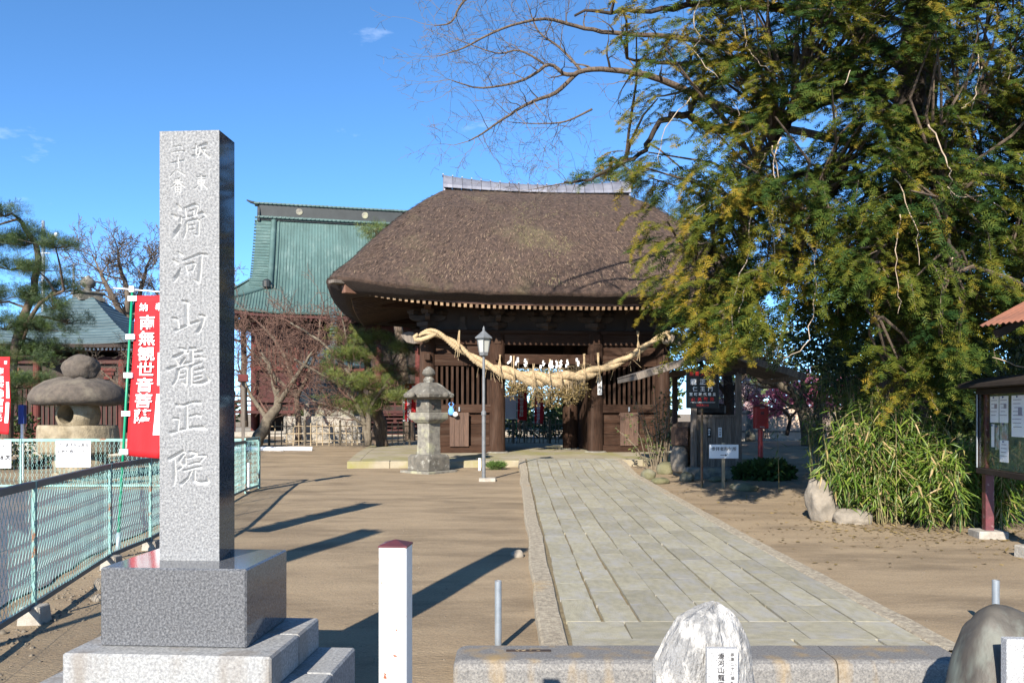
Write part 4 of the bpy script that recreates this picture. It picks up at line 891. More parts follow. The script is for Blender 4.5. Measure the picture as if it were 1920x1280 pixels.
for i in range(300):
    q = rope_at(rnd.uniform(950, 1110) if i % 9 else rnd.uniform(850, 1200)); o_ = q.xyz - base; w = rnd.uniform(0, 2 * math.pi); dr = Vector((rnd.gauss(0, .7), -abs(math.cos(w)) - .2, math.sin(w)))
    a = o_ + Vector((0, -math.cos(w) * q.w * 1.1, math.sin(w) * q.w * 1.1)); mb.tube([a, a + dr * rnd.uniform(.02, .09), a + dr * .2 + Vector((rnd.gauss(0, .05), 0, -.12))], 0.0045, 3, cap=False)
tag(mb.build('stray_straw', ROPE, rope, fix=False), kind='stuff')
for px, h_ in ((958, .2), (973, .2), (990, .22), (1019, .22), (1031, .2), (1036, .22), (1048, .2), (1055, .22), (1066, .2), (1079, .22)):   # zigzag paper streamers
    q = rope_at(px); o_ = q.xyz - base + Vector((0, -0.05, q.w + .02)); mb = MB()
    mb.tube([o_ + Vector((0, 0, -.1)), o_ + Vector((rnd.gauss(0, .02), 0, .32))], 0.006, 4)
    st_ = mb.build('paper_stick', BAMB, rope); x = 0
    mb = MB(); z = .30; sgn = rnd.choice((-1, 1))
    for k in range(3):
        mb.box(o_ + Vector((sgn * (.02 + .025 * k) + rnd.gauss(0, .015), -.012 - .006 * k, z - .04 - .07 * k)), (.055, .004, .10), (rnd.gauss(0, .15), rnd.gauss(0, .35), rnd.gauss(0, .4)))
    mb.build('paper_streamer', PAPER, st_)
# bundle of dried leafy sprigs under the rope
bx = W(1035, 722, 24.2); dry = thing('dried_sprigs', 'bunch of dried brown leaf sprigs hanging under the straw rope', 'dried leaves', bx)
pos = []; yd = []; zd = []; mb = MB()
for i in range(150):
    px = rnd.choice((rnd.uniform(958, 985), rnd.uniform(1000, 1100), rnd.uniform(1030, 1095))); q = rope_at(px).xyz - bx; L = rnd.uniform(.25, .72) * (0.75 if px < 1000 else 1)
    a = q + Vector((0, rnd.gauss(-.05, .1), -.15)); e = a + Vector((rnd.gauss(-.05, .13), rnd.gauss(-.1, .1), -L)); mb.tube([a, (a + e) / 2 + Vector((rnd.gauss(0, .04), 0, 0)), e], 0.005, 3, cap=False)
    for k in range(16):
        t = rnd.uniform(.25, 1); p = a + (e - a) * t + Vector((rnd.gauss(0, .04), rnd.gauss(0, .04), rnd.gauss(0, .03))); pos.append(p); yd.append((rnd.gauss(0, 1), rnd.gauss(-.3, .8), rnd.gauss(-.5, .7))); zd.append((rnd.gauss(0, 1), -1, rnd.gauss(0.4, .6)))
mb.build('sprig_stems', BAMBD, dry, fix=False)
tvl = [(0, 0, 0), (.28, .45, .06), (0, 1, 0), (-.28, .45, .06)]; ttl = [(0, 1, 2), (0, 2, 3)]
V_, T_, ti = scatter(tvl, ttl, pos, yd, zd, rg.uniform(.05, .095, len(pos)), np.clip(rg.normal(.45, .25, len(pos)), 0, 1))
tag(put('dried_leaves', npmesh('dried_leaves', V_, T_, DRIED, ti), dry), kind='stuff')
# little blue bag tied to the left bay
q = W(846, 770, 24.4); t = thing('cloth_bag', 'small blue and white cloth bag tied to the left bay of the gate', 'bag', q)
mb = MB(); mb.lathe([(.03, .14), (.06, .10), (.095, .0), (.08, -.10), (.03, -.13)], 12); o = mb.build('bag', BLUEC, t, smooth=True); o.scale = (1, .5, 1)
for s in (-1, 1):
    mb = MB(); mb.tube([(s * .03, 0, .12), (s * .075, 0, .2), (s * .03, .02, .25)], .013, 6); mb.build('strap', BLUEC, t)
mb = MB(); mb.lathe([(.02, .02), (.07, -.02), (.075, -.09), (.02, -.13)], 10, c=(.13, -.03, -.05)); mb.build('pouch', PAPER, t)
# ================================================================== plants: helpers
def grow(mb, p, dr, L, r, depth, rg_, droop=0.0, up=0.0, spread=0.7, nb=(2, 4), seg=5, wob=0.18, sides=5, minr=0.004, tips=None, shrink=0.68, branch_from=0.25):
    pts = [p.copy()]; rad = [r]; q = p.copy(); d_ = dr.normalized()
    for i in range(seg):
        d_ = (d_ + Vector((rg_.gauss(0, wob), rg_.gauss(0, wob), rg_.gauss(0, wob) + up - droop))).normalized()
        q = q + d_ * (L / seg); pts.append(q.copy()); rad.append(max(minr, r * (1 - 0.65 * (i + 1) / seg)))
    mb.tube(pts, rad, sides if r > 0.02 else 3, cap=False)
    if tips is not None and depth <= 1: tips += [(pts[k], (pts[k] - pts[k - 1]).normalized()) for k in range(max(1, seg // 2), seg + 1)]
    if depth <= 0: return
    n = rg_.randint(*nb)
    for k in range(n):
        t = branch_from + (1 - branch_from) * (k + rg_.random()) / n; i = min(seg - 1, int(t * seg)); f = t * seg - i
        b_ = pts[i] + (pts[i + 1] - pts[i]) * f; a = (pts[i + 1] - pts[i]).normalized(); o = a.orthogonal(); o.rotate(Matrix.Rotation(rg_.uniform(0, 6.283), 3, a))
        grow(mb, b_, a * (1 - spread * .5) + o * spread, L * rg_.uniform(shrink * .75, shrink * 1.15), max(minr, rad[i] * 0.62), depth - 1, rg_, droop, up, spread, nb, max(3, seg - 1), wob * 1.1, sides, minr, tips, shrink, branch_from)
    if depth > 0: grow(mb, pts[-1], d_, L * shrink, rad[-1], depth - 1, rg_, droop, up, spread, nb, max(3, seg - 1), wob, sides, minr, tips, shrink, branch_from)
def bare_tree(name, label, base, m, stems, seed, cat='bare tree', group=None, blossom=None, **k):
    rg_ = random.Random(seed); t = thing(name, label, cat, base, 0, group); mb = MB(); tw = MB(); tips = []
    for (pl, r0, r1) in stems:
        pl = [Vector(p) for p in pl]; sp = [q.xyz for q in spline([Vector((*p, 0)) for p in pl], 4)]
        rr = [r0 + (r1 - r0) * i / (len(sp) - 1) for i in range(len(sp))]
        mb.tube([p + Vector((rg_.gauss(0, r0 * .12), rg_.gauss(0, r0 * .12), 0)) for p in sp], rr, 8)
        n = k.get('n', 7)
        for j in range(n):
            f = (j + rg_.random()) / n; f = k.get('start', .35) + (1 - k.get('start', .35)) * f; i = min(len(sp) - 2, int(f * (len(sp) - 1))); a = (sp[i + 1] - sp[i]).normalized()
            o = a.orthogonal(); o.rotate(Matrix.Rotation(rg_.uniform(0, 6.283), 3, a)); o.z = o.z * .6 + k.get('lift', .25)
            grow(tw, sp[i], a * .5 + o * .8, k.get('L', .8) * rg_.uniform(.6, 1.2), max(.005, rr[i] * .5), k.get('depth', 3), rg_, k.get('droop', 0), k.get('up', .03), k.get('spread', .7), k.get('nb', (2, 3)), 4, k.get('wob', .22), 4, k.get('minr', .004), tips)
        grow(tw, sp[-1], (sp[-1] - sp[-2]), k.get('L', .8), r1, k.get('depth', 3), rg_, k.get('droop', 0), k.get('up', .03), k.get('spread', .7), k.get('nb', (2, 3)), 4, .2, 4, k.get('minr', .004), tips)
    mb.build('trunk', m, t, smooth=True); tag(tw.build('twigs', k.get('tm', TWIG), t, fix=False), kind='stuff')
    if blossom:
        g2 = np.random.default_rng(seed); P = np.array([tuple(p) for p, _ in tips]); n = len(P) * blossom[1]; ix = g2.integers(0, len(P), n); P = P[ix] + g2.normal(0, .05, (n, 3))
        V_, T_, ti = scatter(tvl, ttl, P, g2.normal(size=(n, 3)), g2.normal(size=(n, 3)), g2.uniform(blossom[2] * .7, blossom[2] * 1.3, n), g2.random(n)); tag(put('blossom', npmesh('blossom', V_, T_, blossom[0], ti), t), kind='stuff')
    return t
def local(base, pts): b = Vector(base); return [Vector(p) - b for p in pts]
# needle tuft used by the pines
tuft_v = [(0, 0, 0)]; tuft_t = []
for i in range(9):
    a = i * 2.4; e = 0.35 + 0.5 * ((i * 7) % 9) / 9; x, y, z = math.cos(a) * e, 1 - 0.55 * e, math.sin(a) * e; n = len(tuft_v)
    tuft_v += [(x - .022, y, z), (x + .022, y, z + .01)]; tuft_t.append((0, n, n + 1))
def pine(name, label, base, stems, pads, seed, m=BARK, tn=0.45, size=0.13, dens_=420):
    g2 = np.random.default_rng(seed); rg_ = random.Random(seed); t = thing(name, label, 'pine tree', base); mb = MB(); bz = Vector(base)
    allp = []
    for (pl, r0, r1) in stems:
        sp = [q.xyz for q in spline([Vector((*(Vector(p) - bz), 0)) for p in pl], 5)]; mb.tube([p + Vector((rg_.gauss(0, r0 * .1), rg_.gauss(0, r0 * .1), 0)) for p in sp], [r0 + (r1 - r0) * i / (len(sp) - 1) for i in range(len(sp))], 8); allp += sp
    pos = []; yd = []; zd = []; tt_ = []
    for (c, rx, rz_) in pads:
        c = Vector(c) - bz; near = min(allp, key=lambda p: (p - c).length); mb.tube([near, (near + c) / 2 + Vector((0, 0, .05)), c - Vector((0, 0, rz_ * .4))], [.035, .025, .012], 5, cap=False)
        n = int(dens_ * rx * rx * 2.2) + 60; sub = [(rg_.gauss(0, .55), rg_.gauss(0, .55), rg_.gauss(0, .4)) for _ in range(14)]
        for i in range(n):
            s_ = sub[rg_.randrange(14)]; p = np.array([c.x + rx * (s_[0] + rg_.gauss(0, .2)), c.y + rx * (s_[1] + rg_.gauss(0, .2)), c.z + rz_ * (s_[2] + rg_.gauss(0, .3))]); pos.append(p)
            o = np.array([rg_.gauss(0, .6) + s_[0], rg_.gauss(0, .6) + s_[1], .9 + rg_.gauss(0, .3)]); yd.append(o); zd.append((rg_.gauss(0, 1), rg_.gauss(0, 1), rg_.gauss(0, 1))); tt_.append(min(1, max(0, rg_.gauss(tn, .22))))
        for s_ in sub: mb.tube([c - Vector((0, 0, rz_ * .4)), c + Vector((rx * s_[0] * .9, rx * s_[1] * .9, rz_ * s_[2] * .7))], [.014, .005], 3, cap=False)
    mb.build('trunk', m, t, smooth=True); V_, T_, ti = scatter(tuft_v, tuft_t, pos, yd, zd, g2.uniform(size * .75, size * 1.3, len(pos)), tt_)
    tag(put('needles', npmesh('needles', V_, T_, PINE, ti), t), kind='stuff'); return t
def leaf_mass(parent, name, m, centres, n, seed, size, tn=0.5, tv=None, tt=None, sd=.25, upw=0.3):
    g2 = np.random.default_rng(seed); c = np.array([q[0] for q in centres], float); rr = np.array([q[1] for q in centres], float); w = np.prod(rr, 1) ** .67; ix = g2.choice(len(c), n, p=w / w.sum())
    d_ = g2.normal(size=(n, 3)); d_ /= np.linalg.norm(d_, axis=1)[:, None]; P = c[ix] + d_ * rr[ix] * (g2.random((n, 1)) ** .4); yd = d_ + g2.normal(0, .6, (n, 3)); yd[:, 2] += upw
    V_, T_, ti = scatter(tv or tvl, tt or ttl, P, yd, g2.normal(size=(n, 3)), g2.uniform(size * .7, size * 1.3, n), np.clip(g2.normal(tn, sd, n), 0, 1))
    return tag(put(name, npmesh(name, V_, T_, m, ti), parent), kind='stuff')

# ================================================================== stone and metal lanterns by the path
d = 20.2; p = W(804, 885, d); t = thing('stone_lantern', 'slim old stone lantern with scrolled cap standing left of the lamp post', 'stone lantern', (p.x, d, zg(0, d)), R(6))
SC = 60 / F * d / 60
def lz(py): return EYE + (HZ - py) / F * d - zg(0, d)
u = d / F
def sq(name, m, prof, n=4, rot=R(45) * 0, bev=0.01, sqr=True, smooth=False):
    mb = MB(); mb.lathe([(r_ * u, z) for r_, z in prof], n, square=sqr and n == 4, rot=R(45) if n == 4 else rot); return mb.build(name, m, t, bevel=bev, smooth=smooth)
sq('ground_slab', STONE, [(38, -0.1), (38, lz(881))])
sq('foot', STONED, [(28, lz(881)), (28, lz(856)), (24, lz(851))], bev=.015)
sq('stem', STONE, [(16, lz(852)), (15, lz(820)), (15.5, lz(793))])
sq('tray', STONE, [(17, lz(793)), (25, lz(786)), (26, lz(782)), (26, lz(773))], bev=.012)
sq('light_box', STONED, [(17, lz(773)), (16.5, lz(749))], bev=.01)
mb = MB(); mb.lathe([(.075, 0), (.075, .01)], 16); o = mb.build('moon_window', DARK, t); o.rotation_euler = (R(90), 0, 0); o.location = (.06, -17.2 * u, lz(762))
cap = sq('cap', STONED, [(20, lz(749)), (33, lz(745)), (34, lz(739)), (26, lz(731)), (18, lz(722)), (12, lz(717))], bev=.012)
for sx_ in (-1, 1):
    for sy_ in (-1, 1):
        mb = MB(); mb.lathe([(.02, -.06), (.075, -.045), (.085, 0), (.07, .06), (.02, .075)], 10); mb.build('scroll', STONED, cap, smooth=True, loc=(sx_ * 31 * u, sy_ * 31 * u, lz(741)))
sq('neck', STONED, [(9, lz(718)), (11, lz(712)), (8, lz(708)), (6, lz(705))], n=12)
sq('jewel', STONED, [(6, lz(706)), (12, lz(702)), (13, lz(699)), (10, lz(693)), (3, lz(687))], n=14, smooth=True, bev=0)

d = 17.8; p = W(907, 903, d); t = thing('street_lamp', 'slender grey lamp post with a small lantern head beside the path', 'lamp post', (p.x, d, zg(0, d)))
mb = MB(); mb.box((0.08, 0, 0.02), (0.36, 0.30, 0.09)); mb.build('base_slab', CONC, t, bevel=.01)
mb = MB(); mb.lathe([(.042, 0), (.042, 1.42), (.055, 1.43), (.055, 1.50), (.032, 1.53), (.030, 2.73)], 12); mb.build('pole', LAMPG, t)
mb = MB(); mb.lathe([(.03, 2.70), (.10, 2.73), (.11, 2.80)], 6); mb.build('lantern_base', LAMPG, t)
mb = MB(); mb.lathe([(.10, 2.80), (.145, 3.10)], 6); gl = mb.build('lantern_glass', GLASSM, t)
for k in range(6):
    a = 2 * math.pi * (k + .5) / 6; mb = MB(); mb.tube([(.112 * math.cos(a), .112 * math.sin(a), 2.80), (.165 * math.cos(a), .165 * math.sin(a), 3.11)], .009, 4); mb.build('glazing_bar', LAMPG, gl)
mb = MB(); mb.lathe([(.21, 3.09), (.215, 3.115), (.12, 3.19), (.05, 3.25), (.03, 3.27), (.03, 3.31), (.008, 3.37)], 6); mb.build('lantern_roof', LAMPG, t, bevel=.004)
d = 20.9; p = W(899, 880, d); t = thing('marker_stake', 'short white stake at the edge of the platform behind the lamp', 'stake', (p.x, d, zg(0, d))); mb = MB(); mb.box((0, 0, .13), (.05, .05, .36)); mb.build('stake', PAPER, t)
tf = put('grass_tuft', None, None, W(930, 872, 21.2)); tag(tf, 'small bright green tuft of grass at the platform edge', 'grass')
bl_v = [(-.05, 0, 0), (.05, 0, 0), (.02, .6, .1), (0, 1, .3)]; bl_t = [(0, 1, 2), (0, 2, 3)]
leaf_mass(tf, 'blades', GRASS, [((0, 0, -.02), (.26, .15, .07))], 900, 5, .11, tv=bl_v, tt=bl_t, upw=1.2); tag(tf.children[0], kind='stuff')

# ------------------------------------------------------------------ the big lantern of natural stones
d = 18.2; u = d / F; p = W(147, 900, d); t = thing('natural_stone_lantern', 'mushroom shaped lantern piled from natural boulders behind the wire fence', 'stone lantern', (p.x, d, 0.08))
def fz(py): return EYE + (HZ - py) / F * d - 0.08
def boulder(name, m, px0, px1, py0, py1, seed, rough=.12, depth=.9, flat=False, sub=4):
    cx = ((px0 + px1) / 2 - 147) * u; w = (px1 - px0) / 2 * u; hgt = (fz(py0) - fz(py1)) / 2
    return put(name, rock_mesh(name, m, (w / .98, w * depth, hgt / .98), seed, rough, sub, flatbase=flat), t, (cx, 0, (fz(py0) + fz(py1)) / 2))
boulder('foot_stone', TANST, 104, 205, 838, 905, 1, .10); boulder('ground_stone', TANST, 96, 190, 872, 940, 2, .10)
me_v = MB(); rows = []
for (z, k) in ((fz(850), .94), (fz(846), .99), (fz(826), 1.02), (fz(802), 1.0), (fz(797), .97)):
    rows.append([((math.cos(2 * math.pi * i / 40) * 71 * u * k * (1 + .05 * pnoise(Vector((math.cos(i * .157) * 2, math.sin(i * .157) * 2, z))))), math.sin(2 * math.pi * i / 40) * 60 * u * k * (1 + .06 * pnoise(Vector((math.cos(i * .157) * 2, math.sin(i * .157) * 2, 3 + z)))), z + .02 * pnoise(Vector((i * .5, z, 3)))) for i in range(41)])
me_v.grid(rows); me_v.f.append(tuple(range(4 * 41, 5 * 41 - 1))); me_v.f.append(tuple(range(39, -1, -1))); me_v.build('platform_stone', TANST, t, smooth=False)
# light box: a squat drum with a deep round window really cut out of it
z0, z1 = fz(797), fz(756); zc = (z0 + z1) / 2
def cut_mesh(me, cutter):                                   # boolean difference, evaluated straight away
    a = put('drum', me); c = put('cutter', cutter); md = a.modifiers.new('cut', 'BOOLEAN'); md.object = c; md.operation = 'DIFFERENCE'; md.solver = 'EXACT'
    dg = bpy.context.evaluated_depsgraph_get(); out = bpy.data.meshes.new_from_object(a.evaluated_get(dg)); bpy.data.objects.remove(a); bpy.data.objects.remove(c); return out
dr_ = MB().lathe([(33 * u * (1 + .16 * math.sin(math.pi * j / 12)), z0 + (z1 - z0) * j / 12) for j in range(13)], 40).mesh('light_box', TANST)
cu = MB().lathe([(.20, 0), (.21, 1.0)], 24).mesh('cutter', TANST); ax = Vector((math.sin(R(-8)), -math.cos(R(-8)), 0)); cu.transform(Matrix.Translation(Vector((0, .12, zc)) ) @ ax.to_track_quat('Z', 'Y').to_matrix().to_4x4())
me = cut_mesh(dr_, cu); me.name = 'light_box'; put('light_box', me, t)
mb = MB(); rows = []                                        # umbrella stone, thick rounded lip
for (r_, py) in ((20, 757), (58, 760), (80, 757), (86, 749), (85, 740), (76, 726), (58, 715), (34, 709), (2, 707)):
    rows.append([(math.cos(2 * math.pi * i / 56) * r_ * u * (1 + .05 * pnoise(Vector((math.cos(i * .112) * 1.6, math.sin(i * .112) * 1.6, 8)))), math.sin(2 * math.pi * i / 56) * r_ * u * .92, fz(py) + .05 * pnoise(Vector((math.cos(i * .112) * 1.8, math.sin(i * .112) * 1.8, r_ * .02)))) for i in range(57)])
mb.grid(rows); mb.build('umbrella_stone', CAPST, t, smooth=True)
boulder('top_stone', CAPST, 119, 184, 664, 716, 7, .16, .8); o = t.children[-1]

# ================================================================== left hall with a pyramid roof
HC = Vector((-14.55, 28.0, 0.30)); hall = thing('pyramid_hall', 'small red timber hall under a blue grey pyramid roof with a stone finial', 'temple hall', HC, R(3))
hw, ez, az = 2.62, 3.42, 5.20
n_course = 16
for q in range(4):                                          # four slopes of stepped shingle courses
    for k in range(n_course):
        t0, t1 = k / n_course, (k + 1) / n_course
        def at(t): w = hw * (1 - t) + .30 * t; z = ez + (az - ez) * (t ** 1.18); return w, z
        (w0, za), (w1, zb) = at(t0), at(t1); mb = MB(); nn = 8; rows = [[], [], []]
        for i in range(nn + 1):
            f = -1 + 2 * i / nn; up = .10 * abs(f) ** 3
            rows[0].append((f * w0, -w0, za + up * (1 - t0) - .012)); rows[1].append((f * w0, -w0, za + up * (1 - t0) + .022)); rows[2].append((f * w1, -w1, zb + up * (1 - t1)))
        mb.grid(rows); mb.build('shingle_course', COPB, hall, fix=False).rotation_euler = (0, 0, R(90) * q)
for q in range(4):
    mb = MB(); mb.box((0, -hw + .02, ez - .055), (2 * hw - .1, .10, .11)); mb.build('eaves_board', DARK, hall).rotation_euler = (0, 0, R(90) * q)
    raf2 = MB().box((0, 0, 0), (.055, 1.0, .06)).mesh('rafter', DRED); rfe = MB().box((0, -.505, 0), (.06, .012, .065)).mesh('rafter_end', PAPER)
    for k in range(40):
        a = R(90) * q; lx, ly = -hw + .16 + (2 * hw - .32) * k / 39, -hw + .62; o = put('rafter', raf2, hall, (lx * math.cos(a) - ly * math.sin(a), lx * math.sin(a) + ly * math.cos(a), ez - .15), (0, 0, a))
        if q in (0, 1): put('rafter_end', rfe, o)
mb = MB(); mb.lathe([(hw - .12, ez - .19), (hw - .1, ez - .16)], 4, square=True, rot=R(45)); mb.build('soffit', DARK, hall)
mb = MB(); mb.lathe([(.40, az - .12), (.40, az), (.36, az), (.36, az + .12), (.42, az + .14), (.42, az + .20), (.2, az + .24)], 4, square=True, rot=R(45)); mb.build('finial_base', STONED, hall, bevel=.01)
mb = MB(); mb.lathe([(.10, az + .22), (.13, az + .30), (.09, az + .34), (.22, az + .42), (.25, az + .52), (.20, az + .64), (.08, az + .70), (.03, az + .78)], 18); mb.build('finial', STONED, hall, smooth=True)
for x in (-1.95, -.7, .7, 1.95):
    for y in (-1.95, 1.95):
        mb = MB(); mb.lathe([(.11, -.2), (.11, 3.3)], 12); mb.build('column', RED, hall, loc=(x, y, 0))
for (z, hgt) in ((2.95, .22), (2.15, .16), (.55, .18)):
    for y in (-1.95, 1.95): mb = MB(); mb.box((0, y, z), (4.3, .14, hgt)); mb.build('beam', RED if z < 2.9 else DRED, hall)
    for x in (-1.95, 1.95): mb = MB(); mb.box((x, 0, z + .004), (.14, 3.8, hgt)); mb.build('beam', RED if z < 2.9 else DRED, hall)
for x in (-1.32, 0, 1.32):
    for y in (-1.93, 1.93):
        mb = MB(); mb.box((x, y, 1.35), (1.14, .05, 1.44)); mb.build('door_panel', DARK, hall); pn = hall.children[-1]
    for k in range(7):
        mb = MB(); mb.box((x - .48 + .16 * k, -1.985, 1.35), (.035, .03, 1.44)); mb.build('lattice_bar', DRED, hall)
mb = MB(); mb.box((0, 0, 2.5), (3.9, 3.8, .7)); mb.build('upper_wall', DARK, hall); mb = MB(); mb.box((0, 0, 1.3), (3.7, 3.6, 1.9)); mb.build('inner_wall', DARK, hall)
mb = MB(); mb.box((0, 0, .05), (4.9, 4.9, .75)); mb.build('stone_base', CONC, hall, bevel=.02)
for s in (-1, 1):
    for k in range(3): mb = MB(); mb.box((s * 1.5, -1.7, 2.66 - .13 * k), (.5 - .12 * k, .5, .10)); mb.build('bracket', RED, hall)

# ================================================================== main hall with the green copper roof
MC = Vector((-7.2, 45.0, 0.35)); main = thing('main_hall', 'large red timber main hall under a tall green copper roof with dark ridge', 'temple hall', MC, R(13))
# local frame: front eave at y=0, ridge at y=6.2; x from -9.4 to 9.4 at the eave
EX, ED, ZE, ZR, GXH = 9.5, 6.3, 6.55, 12.95, 7.05
def mz(s): s = max(0., min(1., s)); return ZE + (ZR - ZE) * (0.62 * s + 0.38 * s ** 2.2)   # concave slope
yb = 2.75                                                   # the gables start this far in from the eave
def corner_up(x, s): return .55 * (abs(x) / EX) ** 6 * (1 - s) ** 2
for side in (0, 1):
    mb = MB(); rows = []
    for i in range(25):
        s = i / 24; y = ED * s; hx_ = EX - (EX - GXH) * min(1, y / yb) if y < yb else GXH; rows.append([(hx_ * f, y, mz(s) + corner_up(hx_ * f, s)) for f in np.linspace(-1, 1, 41)])
    rows = [[(p[0], p[1] if side == 0 else 2 * ED - p[1], p[2]) for p in rw] for rw in rows]
    mb.grid(rows); o = mb.build('copper_slope', COPPER, main, fix=False); so = o.modifiers.new('thickness', 'SOLIDIFY'); so.thickness = .10; so.offset = -1 if side else 1
for sgn in (-1, 1):                                         # hip skirts under the gables
    mb = MB(); rows = []
    for i in range(13):
        s = i / 12; x = EX - (EX - GXH) * s; y0 = yb * s; zz = y0 / ED; rows.append([(sgn * x, y0 + (2 * ED - 2 * y0) * f, mz(zz) + .55 * (abs(2 * f - 1)) ** 6 * (1 - zz) ** 2) for f in np.linspace(0, 1, 25)])
    mb.grid(rows); o = mb.build('copper_skirt', COPPER, main, fix=False); so = o.modifiers.new('thickness', 'SOLIDIFY'); so.thickness = .08
    mb = MB(); V = [(sgn * (GXH - .5), yb + .3, mz(yb / ED) - .2), (sgn * (GXH - .5), 2 * ED - yb - .3, mz(yb / ED) - .2)] + [(sgn * (GXH - .5), y, mz(y / ED if y <= ED else 2 - y / ED) - .15) for y in np.linspace(2 * ED - yb - .3, yb + .3, 15)]
    mb.add(V, [tuple(range(len(V)))]); mb.build('gable_wall', DARK, main, fix=False)
    for fb in (0, 1):                                       # verge: short ribs across the gable edge, and its roll
        for i in range(26):
            y = yb * .75 + (ED - yb * .75) * i / 25; s = y / ED; yy = y if fb == 0 else 2 * ED - y; sl = math.atan((mz(s + .02) - mz(s - .02)) / (.04 * ED))
            mb = MB(); mb.box((0, 0, 0), (.95, .10, .07)); o = mb.build('verge_rib', COPPER, main, loc=(sgn * (GXH - .35), yy, mz(s) + .16)); o.rotation_euler = (sl if fb == 0 else -sl, 0, 0)
        pl = [(sgn * (GXH - 1.0), (y if fb == 0 else 2 * ED - y), mz(y / ED) + .22) for y in np.linspace(yb * .72, ED, 18)]
        mb = MB(); mb.tube(pl, .17, 8); mb.build('descending_ridge', COPPER, main, smooth=True)
        mb = MB(); mb.tube([(p[0] - sgn * .3, p[1], p[2] - .02) for p in pl], .07, 6); mb.build('ridge_roll', COPPER, main, smooth=True)
        pl = []
        for i in range(13):
            s = i / 12; x = EX - (EX - GXH + .9) * s; y = yb * .78 * s; pl.append((sgn * (x + .05), (y if fb == 0 else 2 * ED - y), mz(y / ED) + corner_up(x, y / ED) + .16 + .12 * (1 - s) ** 3))
        mb = MB(); mb.tube(pl, .15, 8); mb.build('corner_ridge', COPPER, main, smooth=True)
        q = pl[-1]; mb = MB(); mb.lathe([(.10, -.25), (.24, -.15), (.24, .18), (.08, .30)], 10); mb.build('ridge_end_ornament', COPD, main, loc=(q[0], q[1] - (.15 if fb == 0 else -.15), q[2] + .1))
batten = []
nb_ = 66
for k in range(nb_):                                        # standing seams down the front slope
    x = -GXH + 1.3 + (2 * GXH - 2.6) * k / (nb_ - 1); pl = [(x, ED * s, mz(s) + .13 + corner_up(x, s)) for s in np.linspace(0, .985, 12)]; mb = MB(); mb.tube(pl, .042, 4, cap=False); mb.build('standing_seam', COPPER, main, fix=False)
for k in range(22):                                         # seams on the spread-out eave corners
    x = GXH - 1.0 + (EX - GXH + 1.0) * k / 22
    for sgn in (-1, 1):
        yt = yb * max(0.04, min(1, (EX - x) / (EX - GXH + .9))) * .78; pl = [(sgn * x, yt * f, mz(yt * f / ED) + .13 + corner_up(x, yt * f / ED)) for f in np.linspace(0, 1, 6)]; mb = MB(); mb.tube(pl, .042, 4, cap=False); mb.build('standing_seam', COPPER, main, fix=False)
mb = MB(); mb.box((0, ED, ZR + .42), (2 * GXH - .3, .55, .95)); rg_o = mb.build('main_ridge', COPD, main, bevel=.02)
mb = MB(); mb.box((0, ED, ZR + .95), (2 * GXH + .3, .75, .12)); mb.build('ridge_cap', COPPER, main, bevel=.03); mb = MB(); mb.box((0, ED, ZR + .12), (2 * GXH - .1, .80, .14)); mb.build('ridge_cap', COPPER, main, bevel=.03)
for k in range(56):
    for z, yy in ((ZR + .96, ED - .38), (ZR + .13, ED - .41)):
        mb = MB(); mb.tube([(-GXH + 2 * GXH * (k + .5) / 56, yy - .03, z), (-GXH + 2 * GXH * (k + .5) / 56, yy + .05, z)], .055, 6); mb.build('cap_end', COPPER, rg_o)
for x in (-4.55, -.6, 3.4, 6.0):
    mb = MB(); mb.lathe([(.20, 0), (.20, .04), (.15, .05)], 20); o = mb.build('crest', STONE, rg_o); o.rotation_euler = (R(90), 0, 0); o.location = (x, ED - .275, ZR + .55)
for s in (-1, 1):
    mb = MB(); mb.prism([(-.35, -.5), (.35, -.5), (.42, 0), (.30, .35), (.12, .55), (-.12, .55), (-.30, .35), (-.42, 0)], -.08, .08); o = mb.build('ridge_end_tile', COPD, main, bevel=.02, loc=(s * (GXH - .12), ED, ZR + .35)); o.rotation_euler = (0, 0, R(90))
    mb = MB(); mb.tube([(s * (GXH + .05), ED, ZR + 1.0), (s * (GXH + .35), ED, ZR + 1.06), (s * (GXH + .6), ED, ZR + 1.17)], [.10, .08, .04], 8); mb.build('ridge_horn', COPD, main)
# eaves and body
for (y, hx_) in ((.05, EX), ):
    mb = MB(); rows = []
    for f in np.linspace(-1, 1, 41): x = EX * f; z = ZE + corner_up(x, 0) - .06; rows.append([(x * .99, .06, z), (x * .99, .06, z - .14), (x * .99, .5, z - .14)])
    mb.grid(rows); mb.build('eaves_board', DRED, main, fix=False)
r3 = MB().box((0, 1.2, .06), (.09, 2.5, .10)).mesh('rafter', DRED)
for k in range(72): x = -EX + .3 + (2 * EX - .6) * k / 71; put('rafter', r3, main, (x, .1, ZE - .34 + corner_up(x, 0) * .9), (R(12), 0, 0))
bx0, bx1, by0, by1 = -6.9, 6.9, 2.4, 10.2
mb = MB(); mb.box((0, (by0 + by1) / 2 + .1, 3.2), (13.6, by1 - by0, 6.6)); mb.build('body_wall', DARK, main)
for x in (-6.9, -4.6, -2.3, 0, 2.3, 4.6, 6.9):
    mb = MB(); mb.lathe([(.19, .2), (.18, 6.3)], 14); mb.build('column', RED, main, loc=(x, by0, 0))
for z, hgt, m_ in ((6.1, .3, DRED), (5.3, .24, DRED), (3.75, .26, RED), (1.9, .16, DRED)):
    mb = MB(); mb.box((0, by0 - .02, z), (13.9, .2, hgt)); mb.build('beam', m_, main)
